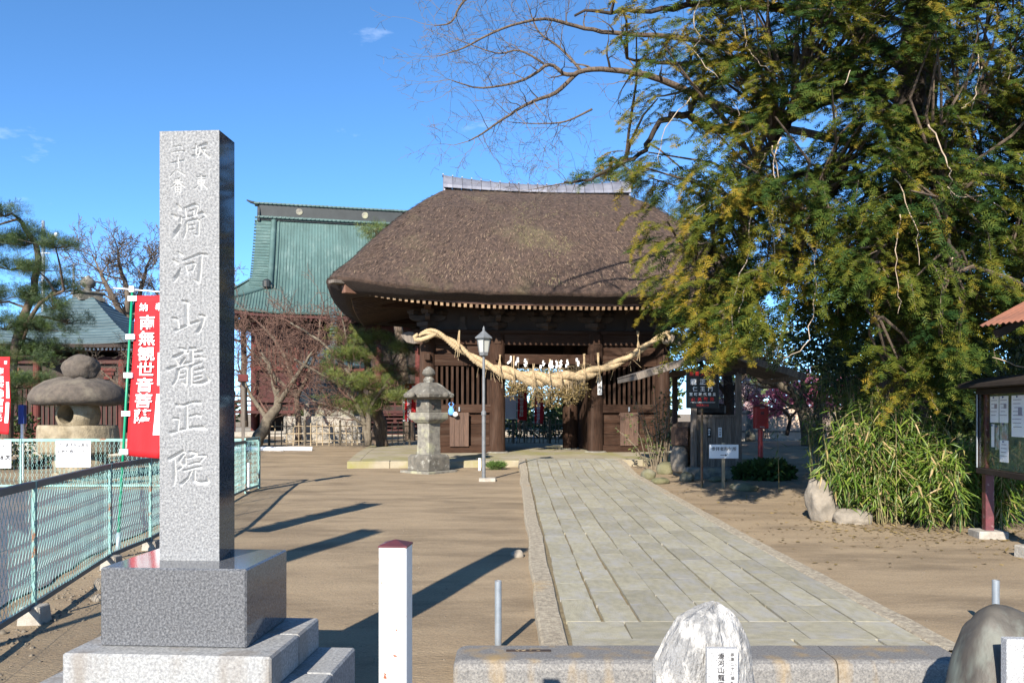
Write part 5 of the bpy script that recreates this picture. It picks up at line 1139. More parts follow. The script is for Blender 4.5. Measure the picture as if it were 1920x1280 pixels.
for x0 in (-5.75, -3.45, 3.45, 5.75):
    for k in range(9): mb = MB(); mb.box((x0 - .95 + 1.9 * k / 8, by0 + .06, 4.5), (.06, .06, 1.4)); mb.build('lattice_bar', RED, main)
    mb = MB(); mb.box((x0, by0 + .10, 2.8), (2.0, .06, 1.7)); mb.build('door_panel', DRED, main)
for k in range(30):                                         # veranda floor, posts, rails
    pass
mb = MB(); mb.box((0, .95, 1.28), (15.6, 2.9, .16)); mb.build('veranda_floor', DRED, main)
for x in np.linspace(-7.7, 7.7, 12):
    mb = MB(); mb.box((x, -.42, .6), (.16, .16, 1.3)); mb.build('veranda_post', DRED, main); mb = MB(); mb.box((x, -.42, 1.75), (.09, .09, .85)); mb.build('rail_post', DRED, main)
for z in (1.62, 1.86, 2.12): mb = MB(); mb.box((0, -.42, z), (15.6, .08, .08)); mb.build('handrail', DRED, main)
for k in range(6): mb = MB(); mb.box((1.0, -.7 - .28 * k, 1.12 - .2 * k), (3.4, .3, .08)); mb.build('stair_tread', DRED, main)
mb = MB(); mb.box((0, 5.2, 0), (17.5, 12.5, .5)); mb.build('stone_base', CONC, main)
# ================================================================== trees
def PXL(*q): return [tuple(W(a, b_, c)) for a, b_, c in q]
# pine at the left edge, in front of the small hall
d = 20.5; bz = W(10, 850, d); bz.z = .1
pads = [(8, 398, 42), (-40, 440, 60), (48, 452, 58), (105, 458, 40), (18, 498, 45), (70, 500, 40), (112, 540, 40), (60, 552, 48), (-20, 560, 60), (128, 600, 36), (75, 612, 48), (10, 610, 50), (100, 572, 30), (30, 668, 55), (-30, 660, 70), (80, 650, 46), (30, 720, 50), (-20, 740, 60)]
pine('pine_tree', 'dark green pine with layered pads at the left edge before the small hall', bz, [(PXL((10, 850, d), (18, 740, d), (30, 640, d), (62, 540, d + .2), (70, 470, d), (35, 410, d - .2)), .15, .05), (PXL((30, 640, d), (75, 570, d - .5), (120, 545, d - .8)), .06, .03), (PXL((25, 690, d), (60, 600, d + .5), (110, 600, d + .4), (130, 600, d)), .05, .02)], [(W(a, b_, d + rnd.uniform(-1.6, .5)), c / 80, .15 + c / 420) for a, b_, c in pads], 21, dens_=1000, size=.12, tn=.38)
# pine right of the main hall
d = 29.6; bz = W(708, 838, d); bz.z = .34
pads = [(672, 632, 36), (728, 640, 34), (752, 655, 26), (640, 665, 34), (690, 668, 44), (735, 690, 34), (655, 712, 34), (700, 720, 44), (640, 758, 30), (690, 762, 36), (738, 745, 30), (620, 690, 24)]
pine('pine_tree', 'bright green pine with a stout trunk between the main hall and the thatched gate', bz, [(PXL((708, 838, d), (712, 790, d), (700, 740, d), (690, 690, d), (688, 640, d)), .30, .08), (PXL((702, 745, d), (740, 710, d), (735, 680, d - .4)), .09, .04), (PXL((698, 730, d), (660, 715, d - .5), (640, 700, d - .6)), .08, .03)], [(W(a, b_, d + rnd.uniform(-2.2, -.4)), c / 50, .16 + c / 260) for a, b_, c in pads], 22, tn=.85, dens_=620, size=.14)
# tall pine behind the gate, showing above and beside its roof
d = 38; bz = W(1120, 840, d); bz.z = .35
pads = [(1105, 352, 34), (1150, 330, 46), (1185, 345, 36), (1240, 384, 34), (1290, 400, 30), (1330, 420, 40), (1240, 430, 50)]
pine('pine_tree', 'tall pine whose top shows over the right of the thatched roof', bz, [(PXL((1120, 840, d), (1130, 640, d), (1150, 480, d), (1160, 340, d)), .35, .1), (PXL((1150, 480, d), (1230, 430, d), (1300, 410, d)), .12, .05)], [(W(a, b_, d + rnd.uniform(-1, 1)), c / 40, .35 + c / 160) for a, b_, c in pads], 23, tn=.45, dens_=150, size=.24)
d = 36; bz = W(770, 840, d); bz.z = .35
pine('pine_tree', 'pine whose single tuft shows before the green copper roof', bz, [(PXL((770, 840, d), (745, 600, d), (715, 470, d), (705, 430, d)), .25, .06)], [(W(a, b_, d + rnd.uniform(-.5, .5)), c / 42, .3) for a, b_, c in ((690, 432, 24), (718, 428, 22), (705, 446, 22))], 24, tn=.75, dens_=150, size=.2)

# leafless trees
d = 48; b0 = W(236, 800, d); b0.z = .35
bare_tree('bare_tree', 'tall leafless grey tree rising behind the pyramid roof', b0, TWIG, [(local(b0, PXL((236, 800, d), (238, 640, d), (240, 560, d), (225, 500, d))), .32, .10), (local(b0, PXL((238, 620, d), (262, 550, d + 1), (275, 500, d + 1))), .2, .08), (local(b0, PXL((238, 610, d), (205, 545, d - 1), (185, 505, d - 1))), .2, .08), (local(b0, PXL((238, 600, d), (300, 560, d + 1), (330, 520, d))), .16, .07)], 31, depth=4, L=1.25, n=6, minr=.012, spread=.62, start=.45, up=.05)
d = 52; b0 = W(458, 800, d); b0.z = .35
bare_tree('bare_tree', 'distant leafless tree showing between the monument and the green roof', b0, TWIG, [(local(b0, PXL((458, 800, d), (456, 640, d), (450, 560, d))), .25, .1)], 32, depth=4, L=1.3, n=6, minr=.012, start=.4)
d = 29.5; b0 = W(478, 833, d); b0.z = .34
bare_tree('plum_tree', 'leaning lichen grey plum tree left of the bamboo fence', b0, BARKG, [(local(b0, PXL((478, 833, d), (500, 796, d), (522, 752, d), (512, 708, d), (488, 660, d))), .26, .05), (local(b0, PXL((520, 757, d), (556, 706, d - .5), (585, 660, d - .6))), .11, .04), (local(b0, PXL((505, 790, d), (470, 740, d + .6), (448, 690, d + .5))), .10, .03)], 33, depth=3, L=.8, n=10, minr=.006, tm=TWIGR, spread=.75)
d = 28.4; b0 = W(690, 834, d); b0.z = .33
bare_tree('plum_tree', 'many stemmed leafless tree spreading over the bamboo fence before the hall', b0, BARKG, [(local(b0, PXL((690, 834, d), (676, 772, d), (645, 728, d), (600, 700, d - .5), (550, 672, d - .8))), .10, .03), (local(b0, PXL((690, 834, d), (688, 765, d), (655, 700, d), (600, 640, d + .4), (545, 605, d + .6))), .10, .03), (local(b0, PXL((690, 834, d), (692, 770, d), (724, 720, d), (742, 690, d + .3))), .08, .025), (local(b0, PXL((688, 800, d), (640, 770, d - .4), (585, 750, d - .7))), .06, .02), (local(b0, PXL((655, 700, d), (650, 640, d), (640, 590, d))), .05, .02)], 34, depth=3, L=.75, n=10, minr=.006, tm=TWIGR, spread=.75, start=.3)
d = 33; b0 = W(560, 830, d); b0.z = .35
bare_tree('plum_tree', 'reddish leafless tree close before the main hall steps', b0, BARK, [(local(b0, PXL((560, 830, d), (556, 740, d), (530, 660, d), (490, 610, d))), .14, .04), (local(b0, PXL((556, 745, d), (590, 670, d), (600, 600, d))), .1, .03), (local(b0, PXL((556, 745, d), (500, 690, d + .5), (455, 640, d + .5))), .09, .03)], 35, depth=3, L=1.0, n=11, minr=.007, tm=TWIGR, spread=.75)
d = 21.5; b0 = W(270, 850, d); b0.z = .1
bare_tree('plum_tree', 'small leafless shrub tree behind the mushroom shaped lantern', b0, BARK, [(local(b0, PXL((270, 850, d), (262, 770, d), (230, 730, d), (195, 700, d))), .05, .02), (local(b0, PXL((265, 790, d), (270, 720, d), (262, 680, d))), .04, .015)], 36, depth=3, L=.5, n=7, minr=.005, spread=.8)
# the leafless limbs reaching in from the upper right: a big tree behind the yew
d = 17.5; b0 = W(1790, 900, d); b0.z = .1
big = [(PXL((1790, 900, d), (1790, 600, d), (1760, 350, d), (1740, 150, d), (1730, -60, d)), .30, .14),
       (PXL((1755, 330, d), (1600, 270, d), (1425, 230, d), (1330, 190, d - .5), (1240, 150, d - 1), (1180, 136, d - 1.2), (1110, 130, d - 1.4), (1064, 141, d - 1.5), (1030, 121, d - 1.6), (985, 150, d - 1.7), (905, 165, d - 1.8), (845, 150, d - 1.9)), .10, .009),
       (PXL((1085, 135, d - 1.4), (1040, 175, d - 1.6), (1000, 190, d - 1.7), (955, 215, d - 1.8), (905, 250, d - 1.9), (878, 265, d - 2)), .045, .010),
       (PXL((1740, 200, d), (1560, 120, d), (1380, 90, d), (1260, 70, d - .6), (1150, 62, d - 1), (1080, 50, d - 1.2), (1020, 36, d - 1.4), (940, 55, d - 1.6), (870, 90, d - 1.8), (825, 105, d - 1.9)), .075, .008),
       (PXL((1735, 60, d), (1540, -10, d), (1350, -30, d), (1200, -60, d - .8), (1050, -50, d - 1.4), (930, -20, d - 1.8), (872, 0, d - 2), (845, 42, d - 2), (815, 48, d - 2)), .075, .008),
       (PXL((1020, 120, d - 1.6), (975, 95, d - 1.6), (930, 100, d - 1.7), (860, 75, d - 1.8)), .025, .008),
       (PXL((1090, 133, d - 1.4), (1050, 90, d - 1.2), (1010, 60, d - 1.2), (990, 10, d - 1)), .03, .010),
       (PXL((1110, 205, d - 1.4), (1060, 228, d - 1.5), (1010, 232, d - 1.6), (960, 230, d - 1.6)), .022, .007),
       (PXL((1180, 300, d - .6), (1110, 335, d - .8), (1050, 345, d - 1), (1000, 355, d - 1)), .025, .007)]
bare_tree('bare_tree', 'leafless tree whose fine branches reach across the upper sky left of the yew', b0, BARK, [(local(b0, p), r0, r1) for p, r0, r1 in big], 37, depth=3, L=.60, n=14, minr=.0028, spread=.55, start=.30, nb=(1, 2), up=.02, wob=.2, lift=.15)
# leaning tree and the plum in bloom far right
d = 30.5; b0 = W(1520, 836, d); b0.z = .34
bare_tree('leaning_tree', 'forked brown tree leaning left beside the blossoming plum', b0, BARKG, [(local(b0, PXL((1520, 838, d), (1512, 780, d), (1496, 742, d), (1462, 722, d), (1430, 712, d))), .34, .10), (local(b0, PXL((1530, 836, d), (1535, 770, d), (1545, 720, d), (1560, 660, d))), .22, .10)], 38, depth=3, L=1.0, n=5, minr=.008)
for (px, seed, bl, lab) in ((1475, 41, (PINKF, 16, .085), 'deep pink blossoming plum before the plank wall'), (1560, 42, (PINKF, 14, .085), 'pink blossoming plum behind the forked leaning tree'), (1372, 43, (WHITEF, 8, .07), 'pale blossoming plum seen beyond the water pavilion')):
    d = 33; b0 = W(px, 815, d); b0.z = .35
    bare_tree('blossoming_plum', lab, b0, BARKD, [(local(b0, PXL((px, 815, d), (px + 6, 785, d), (px - 12, 765, d), (px - 30, 750, d))), .09, .03), (local(b0, PXL((px + 6, 785, d), (px + 25, 760, d), (px + 30, 745, d))), .06, .03)], seed, blossom=bl, depth=2, L=.6, n=6, minr=.006, start=.5)

# ------------------------------------------------------------------ the great yew
KD = 13.6; kb_ = W(1680, 1000, KD); kb_.z = .05
yew = thing('yew_tree', 'huge evergreen yew with drooping olive green branches filling the right of the picture', 'evergreen tree', kb_)
kr = random.Random(77); k2 = np.random.default_rng(77)
limbs = [([(1690, 990, KD), (1688, 800, KD), (1695, 600, KD), (1690, 420, KD + .1), (1705, 250, KD), (1710, 80, KD), (1720, -150, KD), (1725, -380, KD)], .46, .12),
         ([(1692, 260, KD), (1640, 180, KD - .3), (1580, 170, KD - .6), (1530, 190, KD - .9), (1478, 226, KD - 1.2), (1430, 300, KD - 1.5), (1402, 400, KD - 1.7), (1385, 520, KD - 1.9), (1350, 640, KD - 2)], .17, .02),
         ([(1560, 178, KD - .7), (1480, 215, KD - .4), (1400, 235, KD), (1330, 240, KD + .1), (1290, 215, KD), (1240, 230, KD), (1195, 290, KD - .1), (1120, 330, KD - .2), (1055, 345, KD - .2)], .12, .015),
         ([(1706, 130, KD), (1600, 60, KD), (1480, 20, KD - .1), (1350, 10, KD - .1), (1220, 20, KD), (1080, 25, KD)], .14, .02),
         ([(1706, 200, KD), (1560, 120, KD + .3), (1420, 110, KD + .4), (1300, 120, KD + .2), (1180, 110, KD + .1)], .12, .02),
         ([(1692, 400, KD), (1600, 340, KD - 1), (1520, 400, KD - 2), (1480, 520, KD - 2.4)], .09, .012),
         ([(1692, 480, KD), (1640, 440, KD - 1.5), (1620, 520, KD - 2.8), (1632, 600, KD - 3.0)], .075, .012),
         ([(1695, 380, KD), (1740, 340, KD - 1.5), (1780, 420, KD - 3), (1788, 520, KD - 3.3)], .085, .012),
         ([(1705, 250, KD), (1800, 200, KD - .8), (1880, 240, KD - 1.5), (1930, 360, KD - 2)], .11, .015),
         ([(1700, 320, KD), (1820, 330, KD + .8), (1950, 340, KD + 1), (2080, 420, KD + 1)], .12, .02),
         ([(1710, 60, KD), (1850, 0, KD - .4), (1980, 0, KD - .5), (2130, 80, KD - .4)], .12, .02),
         ([(1715, -100, KD), (1600, -160, KD - .5), (1450, -160, KD - .4), (1300, -110, KD - .2)], .11, .02),
         ([(1600, 340, KD - 1), (1500, 330, KD - .9), (1400, 390, KD - .9), (1330, 470, KD - 1.2), (1290, 570, KD - 1.5)], .08, .015)]
lp = []; mb = MB()
for pl, r0, r1 in limbs:
    sp = [q.xyz - kb_ for q in spline([Vector((*W(*q), 0)) for q in pl], 6)]; n = len(sp) - 1
    jit = [p + Vector((kr.gauss(0, .03), kr.gauss(0, .03), kr.gauss(0, .02))) for p in sp]; mb.tube(jit, [r0 + (r1 - r0) * (i / n) ** .8 for i in range(n + 1)], 10 if r0 > .3 else 7); lp += jit
for a in range(9):                                          # root flare
    w = a / 9 * 6.283; mb.tube([(math.cos(w) * .30, math.sin(w) * .30, .9), (math.cos(w) * .50, math.sin(w) * .50, .3), (math.cos(w) * 1.0, math.sin(w) * 1.0, -.1)], [.12, .16, .08], 6, cap=False)
mb.build('trunk', BARKD, yew, smooth=True)
def pw(tab, v):
    for (a, b_), (c, e) in zip(tab[:-1], tab[1:]):
        if v <= c: return b_ + (e - b_) * (v - a) / (c - a) if v >= a else b_
    return tab[-1][1]
XL = [(-380, 1420), (-200, 1250), (-60, 1120), (0, 1090), (60, 1150), (110, 1190), (170, 1190), (230, 1150), (300, 1110), (350, 1090), (400, 1060), (440, 1150), (500, 1170), (545, 1215), (600, 1275), (700, 1300), (760, 1310)]
YL = [(1060, 395), (1150, 470), (1200, 520), (1255, 640), (1300, 690), (1340, 690), (1400, 695), (1440, 630), (1500, 560), (1560, 590), (1600, 665), (1650, 715), (1700, 765), (1760, 770), (1800, 715), (1850, 640), (2000, 620), (2250, 560)]
HOLES = [(1545, 140, 42, 26, .95), (1500, 255, 60, 45, .85), (1560, 235, 40, 45, .8), (1268, 258, 62, 62, .85), (1335, 290, 55, 40, .75), (1190, 262, 55, 42, .7), (1180, 190, 40, 40, .4), (1545, 600, 55, 70, .6), (1500, 640, 50, 50, .6), (1650, 620, 38, 70, .85), (1700, 170, 55, 70, .75), (1850, 470, 60, 120, .5), (1470, 560, 30, 50, .5), (1190, 395, 50, 28, .6)]
clumps = []
for layer in range(3):
    py = -370
    while py < 850:
        px = 1000
        while px < 2260:
            x, y = px + kr.uniform(-30, 30), py + kr.uniform(-28, 28); px += 52 if layer == 0 else 60
            if x < pw(XL, y) + 18 or y > pw(YL, x) - 25: continue
            ok = True
            for hx_, hy_, ra, rb, pr in HOLES:
                if ((x - hx_) / ra) ** 2 + ((y - hy_) / rb) ** 2 < 1 and kr.random() < pr: ok = False
            if x < 1340 and y < 340 and kr.random() < (.12 if layer == 0 else .5): ok = False
            if x < 1275 and y >= 340 and kr.random() < (.55 if layer == 0 else .9): ok = False
            if kr.random() < .12: ok = False
            if layer == 2 and x < 1420: ok = False
            if not ok: continue
            xx = (x - 1680) / 118.0; ry = 3.5 * math.sqrt(max(.06, 1 - (xx / 6.1) ** 2)); hi = max(0, min(1, (y + 380) / 420)); ry *= .45 + .55 * hi
            dd = KD - ry * (kr.uniform(.55, 1.0) if layer == 0 else kr.uniform(-.1, .6) if layer == 1 else kr.uniform(-.95, .1)); clumps.append((W(x, y, dd) - kb_, x, y, layer))
            for rep_ in range(2 if x > 1310 else 1 if (x > 1200 and kr.random() < .5) else 0): clumps.append((W(x + kr.gauss(0, 22), y + kr.gauss(0, 22), dd + kr.gauss(.3, .5)) - kb_, x, y, 1))
        py += 48 if layer == 0 else 58
pos = []; yd = []; zd = []; sz = []; tn = []; tw = MB(); LPA = np.array([tuple(p) for p in lp])
for c, x, y, layer in clumps:
    ct = kr.gauss(.51 if layer == 0 else .27, .16) + (.12 if x < 1420 else -.03); cn_ = np.array(tuple(c)); j = int(np.argmin(((LPA - cn_) ** 2).sum(1))); near = Vector(LPA[j])  # inner layers tinted darker, painting shade into the gaps between boughs
    if (near - c).length < 3.2 and kr.random() < .6:
        mid_ = (near + c) / 2 + Vector((kr.gauss(0, .15), kr.gauss(0, .15), kr.uniform(.05, .3))); tw.tube([near, (near * .7 + mid_ * .3) + Vector((0, 0, .1)), mid_, c], [.028, .024, .018, .010], 5, cap=False)
    out = Vector((c.x, c.y, 0)); out = out.normalized() if out.length > .3 else Vector((0, -1, 0))
    for q in range(kr.randint(5, 8)):
        p = c + Vector((kr.gauss(0, .16), kr.gauss(0, .22), kr.gauss(.05, .14))); d_ = (out * kr.uniform(.1, .9) + Vector((kr.gauss(-.12, .5), kr.gauss(-.25, .45), kr.uniform(-.35, .2)))).normalized(); L = kr.uniform(.25, .66) * (1.15 if y > 350 else .9); n = int(L / (.035 if layer == 0 else .048)); pl = [p.copy()]
        side = d_.cross(Vector((kr.gauss(0, .35), kr.gauss(-.5, .3), 1))).normalized()
        for k in range(n):
            f = k / n; d_ = (d_ + Vector((kr.gauss(0, .06), kr.gauss(0, .06), -.075))).normalized(); p = p + d_ * (L / n); pl.append(p.copy()); wd = (1 - .55 * f) * (.35 + .65 * min(1, k / 4))
            for sg in (-1, 1):
                if kr.random() < .12: continue
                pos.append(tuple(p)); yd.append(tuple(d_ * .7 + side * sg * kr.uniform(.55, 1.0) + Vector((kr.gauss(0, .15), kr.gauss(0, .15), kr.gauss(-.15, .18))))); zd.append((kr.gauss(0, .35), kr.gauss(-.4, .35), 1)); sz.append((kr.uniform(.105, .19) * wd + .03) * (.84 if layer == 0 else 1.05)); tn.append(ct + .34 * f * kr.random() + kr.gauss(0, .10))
        if len(pl) > 4 and layer == 0 and kr.random() < .6: tw.tube([pl[0], pl[len(pl) // 2], pl[-1]], .0055, 3, cap=False)
tag(tw.build('branchlets', BARK, yew, fix=False), kind='stuff')
sp_v = []; sp_t = []
for k in range(3):
    yy = .12 + .27 * k; l = .46 * (1 - .4 * (k / 3) ** 2)
    for s in (-1, 1):
        n = len(sp_v); sp_v += [(0, yy - .085, 0), (0, yy + .09, 0), (s * l * .86, yy + l * .60, -.05)]; sp_t.append((n, n + 1, n + 2))
V_, T_, ti = scatter(sp_v, sp_t, pos, yd, zd, sz, np.clip(tn, 0, 1)); open('/tmp/n.txt','w').write(f'{len(pos)} {len(clumps)}')
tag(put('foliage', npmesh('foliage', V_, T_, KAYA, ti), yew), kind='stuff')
dead = []                                                   # pale dead twigs and hanging stems
for (pl, r_) in (([(1318, -20), (1300, 40), (1296, 70), (1290, 95)], .018), ([(1378, -20), (1396, 60), (1410, 95), (1440, 130), (1460, 138)], .014), ([(1296, 92), (1340, 140), (1370, 190), (1380, 220)], .010), ([(1600, 130), (1588, 158)], .012), ([(1740, 230), (1765, 270), (1785, 320), (1780, 350), (1800, 365), (1860, 380), (1885, 402)], .022), ([(1780, 345), (1784, 372)], .012), ([(1836, 100), (1835, 160), (1822, 190), (1790, 208)], .013), ([(1838, 120), (1844, 150), (1822, 205)], .010), ([(1455, 280), (1452, 330), (1470, 400), (1476, 440)], .018), ([(1440, 400), (1446, 470), (1447, 540)], .016), ([(1420, 400), (1402, 470), (1386, 560), (1376, 640), (1350, 690)], .018), ([(1400, 540), (1380, 590), (1372, 640), (1335, 672)], .016), ([(1540, 450), (1534, 540), (1530, 600), (1512, 640), (1470, 668)], .018), ([(1680, 340), (1700, 400), (1720, 440), (1722, 490)], .016), ([(1690, 400), (1684, 470), (1680, 540), (1690, 590)], .016), ([(1780, 480), (1768, 540), (1756, 610)], .014), ([(1440, 285), (1400, 330), (1340, 370), (1300, 395)], .014), ([(1460, 250), (1452, 300), (1462, 380)], .02), ([(1290, 180), (1250, 240), (1240, 300)], .016), ([(1860, 670), (1920, 695)], .016), ([(1880, 105), (1895, 150), (1905, 165)], .010)):
    dd = KD - 3.6 * math.sqrt(max(.06, 1 - (((pl[0][0] + pl[-1][0]) / 2 - 1680) / 118 / 6.1) ** 2)) * .93
    sp = [q.xyz for q in spline([Vector((*(W(a + kr.gauss(0, 5), b_ + kr.gauss(0, 4), dd + kr.uniform(-.15, .15)) - kb_), 0)) for a, b_ in pl], 4)]; sp = [p + Vector((kr.gauss(0, .012), kr.gauss(0, .012), kr.gauss(0, .008))) for p in sp]; mb = MB(); mb.tube(sp, [max(.003, r_ * .5 * (1 - .6 * i / len(sp))) for i in range(len(sp))], 5); mb.build('dead_twig', PALET, yew, smooth=True)

# ------------------------------------------------------------------ bamboo grass clump beneath it
b0 = W(1722, 985, 11.6); b0.z = .03; sasa = thing('bamboo_grass', 'dense yellow green bamboo grass clump under the yew beside the notice board', 'bamboo grass', b0)
bl2_v = [(0, 0, 0), (.055, .22, .01), (.045, .6, -.03), (0, 1, -.16), (-.045, .6, -.03), (-.055, .22, .01), (0, .3, -.012)]; bl2_t = [(0, 1, 6), (0, 6, 5), (1, 2, 6), (6, 4, 5), (2, 3, 6), (6, 3, 4)]
bl3 = np.array(bl2_v) * np.array([.92, 1, 1]); pos = []; yd = []; zd = []; tn = []; mb = MB(); g2 = np.random.default_rng(9)
CULM = mat('bamboo_culm', (0.16, 0.15, 0.05), (0.24, 0.19, 0.10), 3, 0.6)
for i in range(760):
    if i % 2: bx_, by_ = kr.gauss(.42, .30), kr.gauss(-.15, .32); top = 1.22
    else: bx_, by_ = kr.gauss(-.36, .25), kr.gauss(.35, .34); top = 1.75
    r2 = ((bx_ - (.42 if i % 2 else -.42)) / .8) ** 2; hgt = max(.35, top * (1 - .45 * r2) * kr.uniform(.55, 1.05)); lean = Vector(((bx_ - (.42 if i % 2 else -.42)) * .45 + kr.gauss(0, .10), -.16 + kr.gauss(0, .13), 0)); pl = [Vector((bx_, by_, 0)), Vector((bx_, by_, hgt * .55)) + lean * .35, Vector((bx_, by_, hgt)) + lean]
    mb.tube(pl, [.005, .004, .002], 3, cap=False)
    for k in range(26):
        t_ = kr.uniform(.12, 1.0) ** .8; a = pl[0] + (pl[1] - pl[0]) * min(1, t_ * 2) if t_ < .5 else pl[1] + (pl[2] - pl[1]) * (t_ * 2 - 1); o = Vector((kr.gauss(0, .7), kr.gauss(-.6, .55), kr.gauss(-.45, .42)))
        pos.append(tuple(a + o * .05)); yd.append(tuple(o)); zd.append((kr.gauss(0, .3), kr.gauss(-.5, .3), 1)); tn.append(min(1, max(0, kr.gauss(.50 + .12 * math.sin(i * 1.7), .18) + (.38 if kr.random() < .14 else 0))))
mb.build('culms', CULM, sasa, fix=False); V_, T_, ti = scatter(bl3, bl2_t, pos, yd, zd, g2.uniform(.08, .27, len(pos)), tn); tag(put('leaves', npmesh('leaves', V_, T_, BAMBL, ti), sasa), kind='stuff'); tag(sasa.children[0], kind='stuff')
b0 = W(1610, 880, 14.5); b0.z = .05; s2 = thing('bamboo_grass', 'shaded taller bamboo grass behind the clump, left of the yew trunk', 'bamboo grass', b0)
pos = []; yd = []; zd = []; tn = []; mb = MB()
for i in range(260):
    bx_, by_ = kr.gauss(.3, .45), kr.gauss(.2, .5); hgt = kr.uniform(1.2, 2.3); lean = Vector((kr.gauss(-.1, .22), kr.gauss(-.2, .2), 0)); pl = [Vector((bx_, by_, 0)), Vector((bx_, by_, hgt * .55)) + lean * .3, Vector((bx_, by_, hgt)) + lean]; mb.tube(pl, [.007, .005, .003], 3, cap=False)
    for k in range(24):
        t_ = kr.uniform(.2, 1.0); a = pl[0] + (pl[1] - pl[0]) * min(1, t_ * 2) if t_ < .5 else pl[1] + (pl[2] - pl[1]) * (t_ * 2 - 1); o = Vector((kr.gauss(0, .7), kr.gauss(-.3, .7), kr.gauss(-.2, .5))); pos.append(tuple(a + o * .04)); yd.append(tuple(o)); zd.append((kr.gauss(0, .3), kr.gauss(-.2, .3), 1)); tn.append(min(1, max(0, kr.gauss(.4, .17))))
tag(mb.build('culms', CULM, s2, fix=False), kind='stuff'); V_, T_, ti = scatter(bl3, bl2_t, pos, yd, zd, g2.uniform(.13, .22, len(pos)), tn); tag(put('leaves', npmesh('leaves', V_, T_, BAMBL, ti), s2), kind='stuff')
lt = []                                                     # fallen leaves under the clump and along the path
for i in range(1500):
    if i < 900: x, y = kr.gauss(5.6, .9), kr.gauss(11.0, .7)
    else: x, y = kr.uniform(2.9, 8.5), kr.uniform(8, 19)
    lt.append((x, y, gz(x, y) + .008))
V_, T_, ti = scatter(tvl, ttl, lt, np.c_[g2.normal(size=(len(lt), 2)), g2.normal(0, .1, len(lt))], np.c_[g2.normal(0, .2, (len(lt), 2)), np.ones(len(lt))], g2.uniform(.03, .085, len(lt)), np.clip(g2.normal(.7, .25, len(lt)), 0, 1))
tag(put('leaf_litter', npmesh('leaf_litter', V_, T_, DRIED, ti)), 'dry fallen leaves scattered on the dirt below the yew and bamboo grass', 'leaf litter', kind='stuff')
# dark evergreen shrubs in the yew's shade and beyond
def shrub(name, label, base, cs, n, seed, size, tn=.3, m=SHRUB, stem=True, cat='shrub'):
    t = thing(name, label, cat, base); mb = MB(); g = random.Random(seed)
    for c, r_ in cs:
        for k in range(4): mb.tube([(c[0] * .3 + g.gauss(0, .1), c[1] * .3 + g.gauss(0, .1), -.05), (c[0] * .7 + g.gauss(0, .1), c[1] * .7, c[2] * .5), (c[0] + g.gauss(0, r_[0] * .4), c[1] + g.gauss(0, r_[1] * .4), c[2] + g.gauss(0, r_[2] * .3))], [.035, .025, .01], 4, cap=False)
    tag(mb.build('stems', BARKD, t, fix=False), kind='stuff'); leaf_mass(t, 'foliage', m, cs, n, seed, size, tn); return t
shrub('evergreen_shrub', 'dark evergreen shrub in deep shade behind the notice board', (8.6, 13.6, .05), [((0, 0, 1.2), (1.4, 1.0, 1.2)), ((-1.2, .5, .9), (1.0, .9, .9)), ((1.3, -.4, 1.6), (1.2, 1, 1.4))], 9000, 51, .10, .2)
shrub('evergreen_shrub', 'dark evergreen shrub in the shade at the far right edge', (10.6, 16.6, .1), [((0, 0, 1.7), (1.6, 1.2, 1.7)), ((-1.6, .4, 1.3), (1.2, 1.0, 1.3))], 9000, 52, .12, .22)
shrub('evergreen_shrub', 'brownish green shrub beyond the yew, right of the leaning tree', (12.6, 27.5, .3), [((0, 0, 2.0), (1.8, 1.4, 2.0)), ((-1.5, .6, 3.0), (1.5, 1.2, 1.3)), ((1.8, 0, 2.6), (1.5, 1.2, 1.8))], 9000, 53, .14, .45)
shrub('mondo_grass', 'low dark tufts of grass at the foot of the red post', W(1442, 893, 18.0) * 1.0, [((0, 0, .10), (.5, .35, .20)), ((-.45, .1, .08), (.25, .25, .14))], 1800, 54, .16, .12, GRASS, cat='grass')
# nandina at the right end of the gate
b0 = W(1235, 868, 21.0); b0.z = .1; t = thing('thin_shrub', 'spindly sparse shrub of upright canes before the right bay of the gate', 'shrub', b0); mb = MB(); pos = []; yd = []; zd = []
for i in range(34):
    x0 = kr.gauss(0, .13); e = Vector((x0 * 2.2 + kr.gauss(-.1, .25), kr.gauss(0, .2), kr.uniform(.8, 2.2))); a = Vector((x0, kr.gauss(0, .1), -.05)); mid_ = (a + e) / 2 + Vector((-x0 * .2, 0, .1)); mb.tube([a, mid_, e], [.013, .010, .005], 4, cap=False)
    for k in range(15): f = kr.uniform(.35, 1); p = (a * (1 - f) + e * f) + Vector((kr.gauss(0, .06), kr.gauss(0, .06), kr.gauss(0, .04))); pos.append(tuple(p)); yd.append((kr.gauss(0, 1), kr.gauss(-.2, .7), kr.gauss(0, .5))); zd.append((kr.gauss(0, .5), -.3, 1))
mb.build('canes', BAMBD, t, fix=False); V_, T_, ti = scatter(tvl, ttl, pos, yd, zd, g2.uniform(.07, .12, len(pos)), np.clip(g2.normal(.6, .25, len(pos)), 0, 1)); tag(put('leaves', npmesh('leaves', V_, T_, SHRUB, ti), t), kind='stuff')
def broad_tree(label, base, hgt, r0, crown, n, seed, size, tn):
    t = thing('evergreen_tree', label, 'evergreen tree', base); g = random.Random(seed); mb = MB(); mb.tube([(0, 0, -.1), (.05, 0, hgt * .3), (-.05, .1, hgt * .6), (0, 0, hgt * .9)], [r0 * 1.3, r0, r0 * .7, r0 * .3], 8)
    for c, r_ in crown: mb.tube([(0, 0, c[2] * .55), (c[0] * .5, c[1] * .5, c[2] * .8), c], [r0 * .5, r0 * .35, .03], 5, cap=False)
    mb.build('trunk', BARKD, t, smooth=True); leaf_mass(t, 'crown', SHRUB, crown, n, seed, size, tn); return t
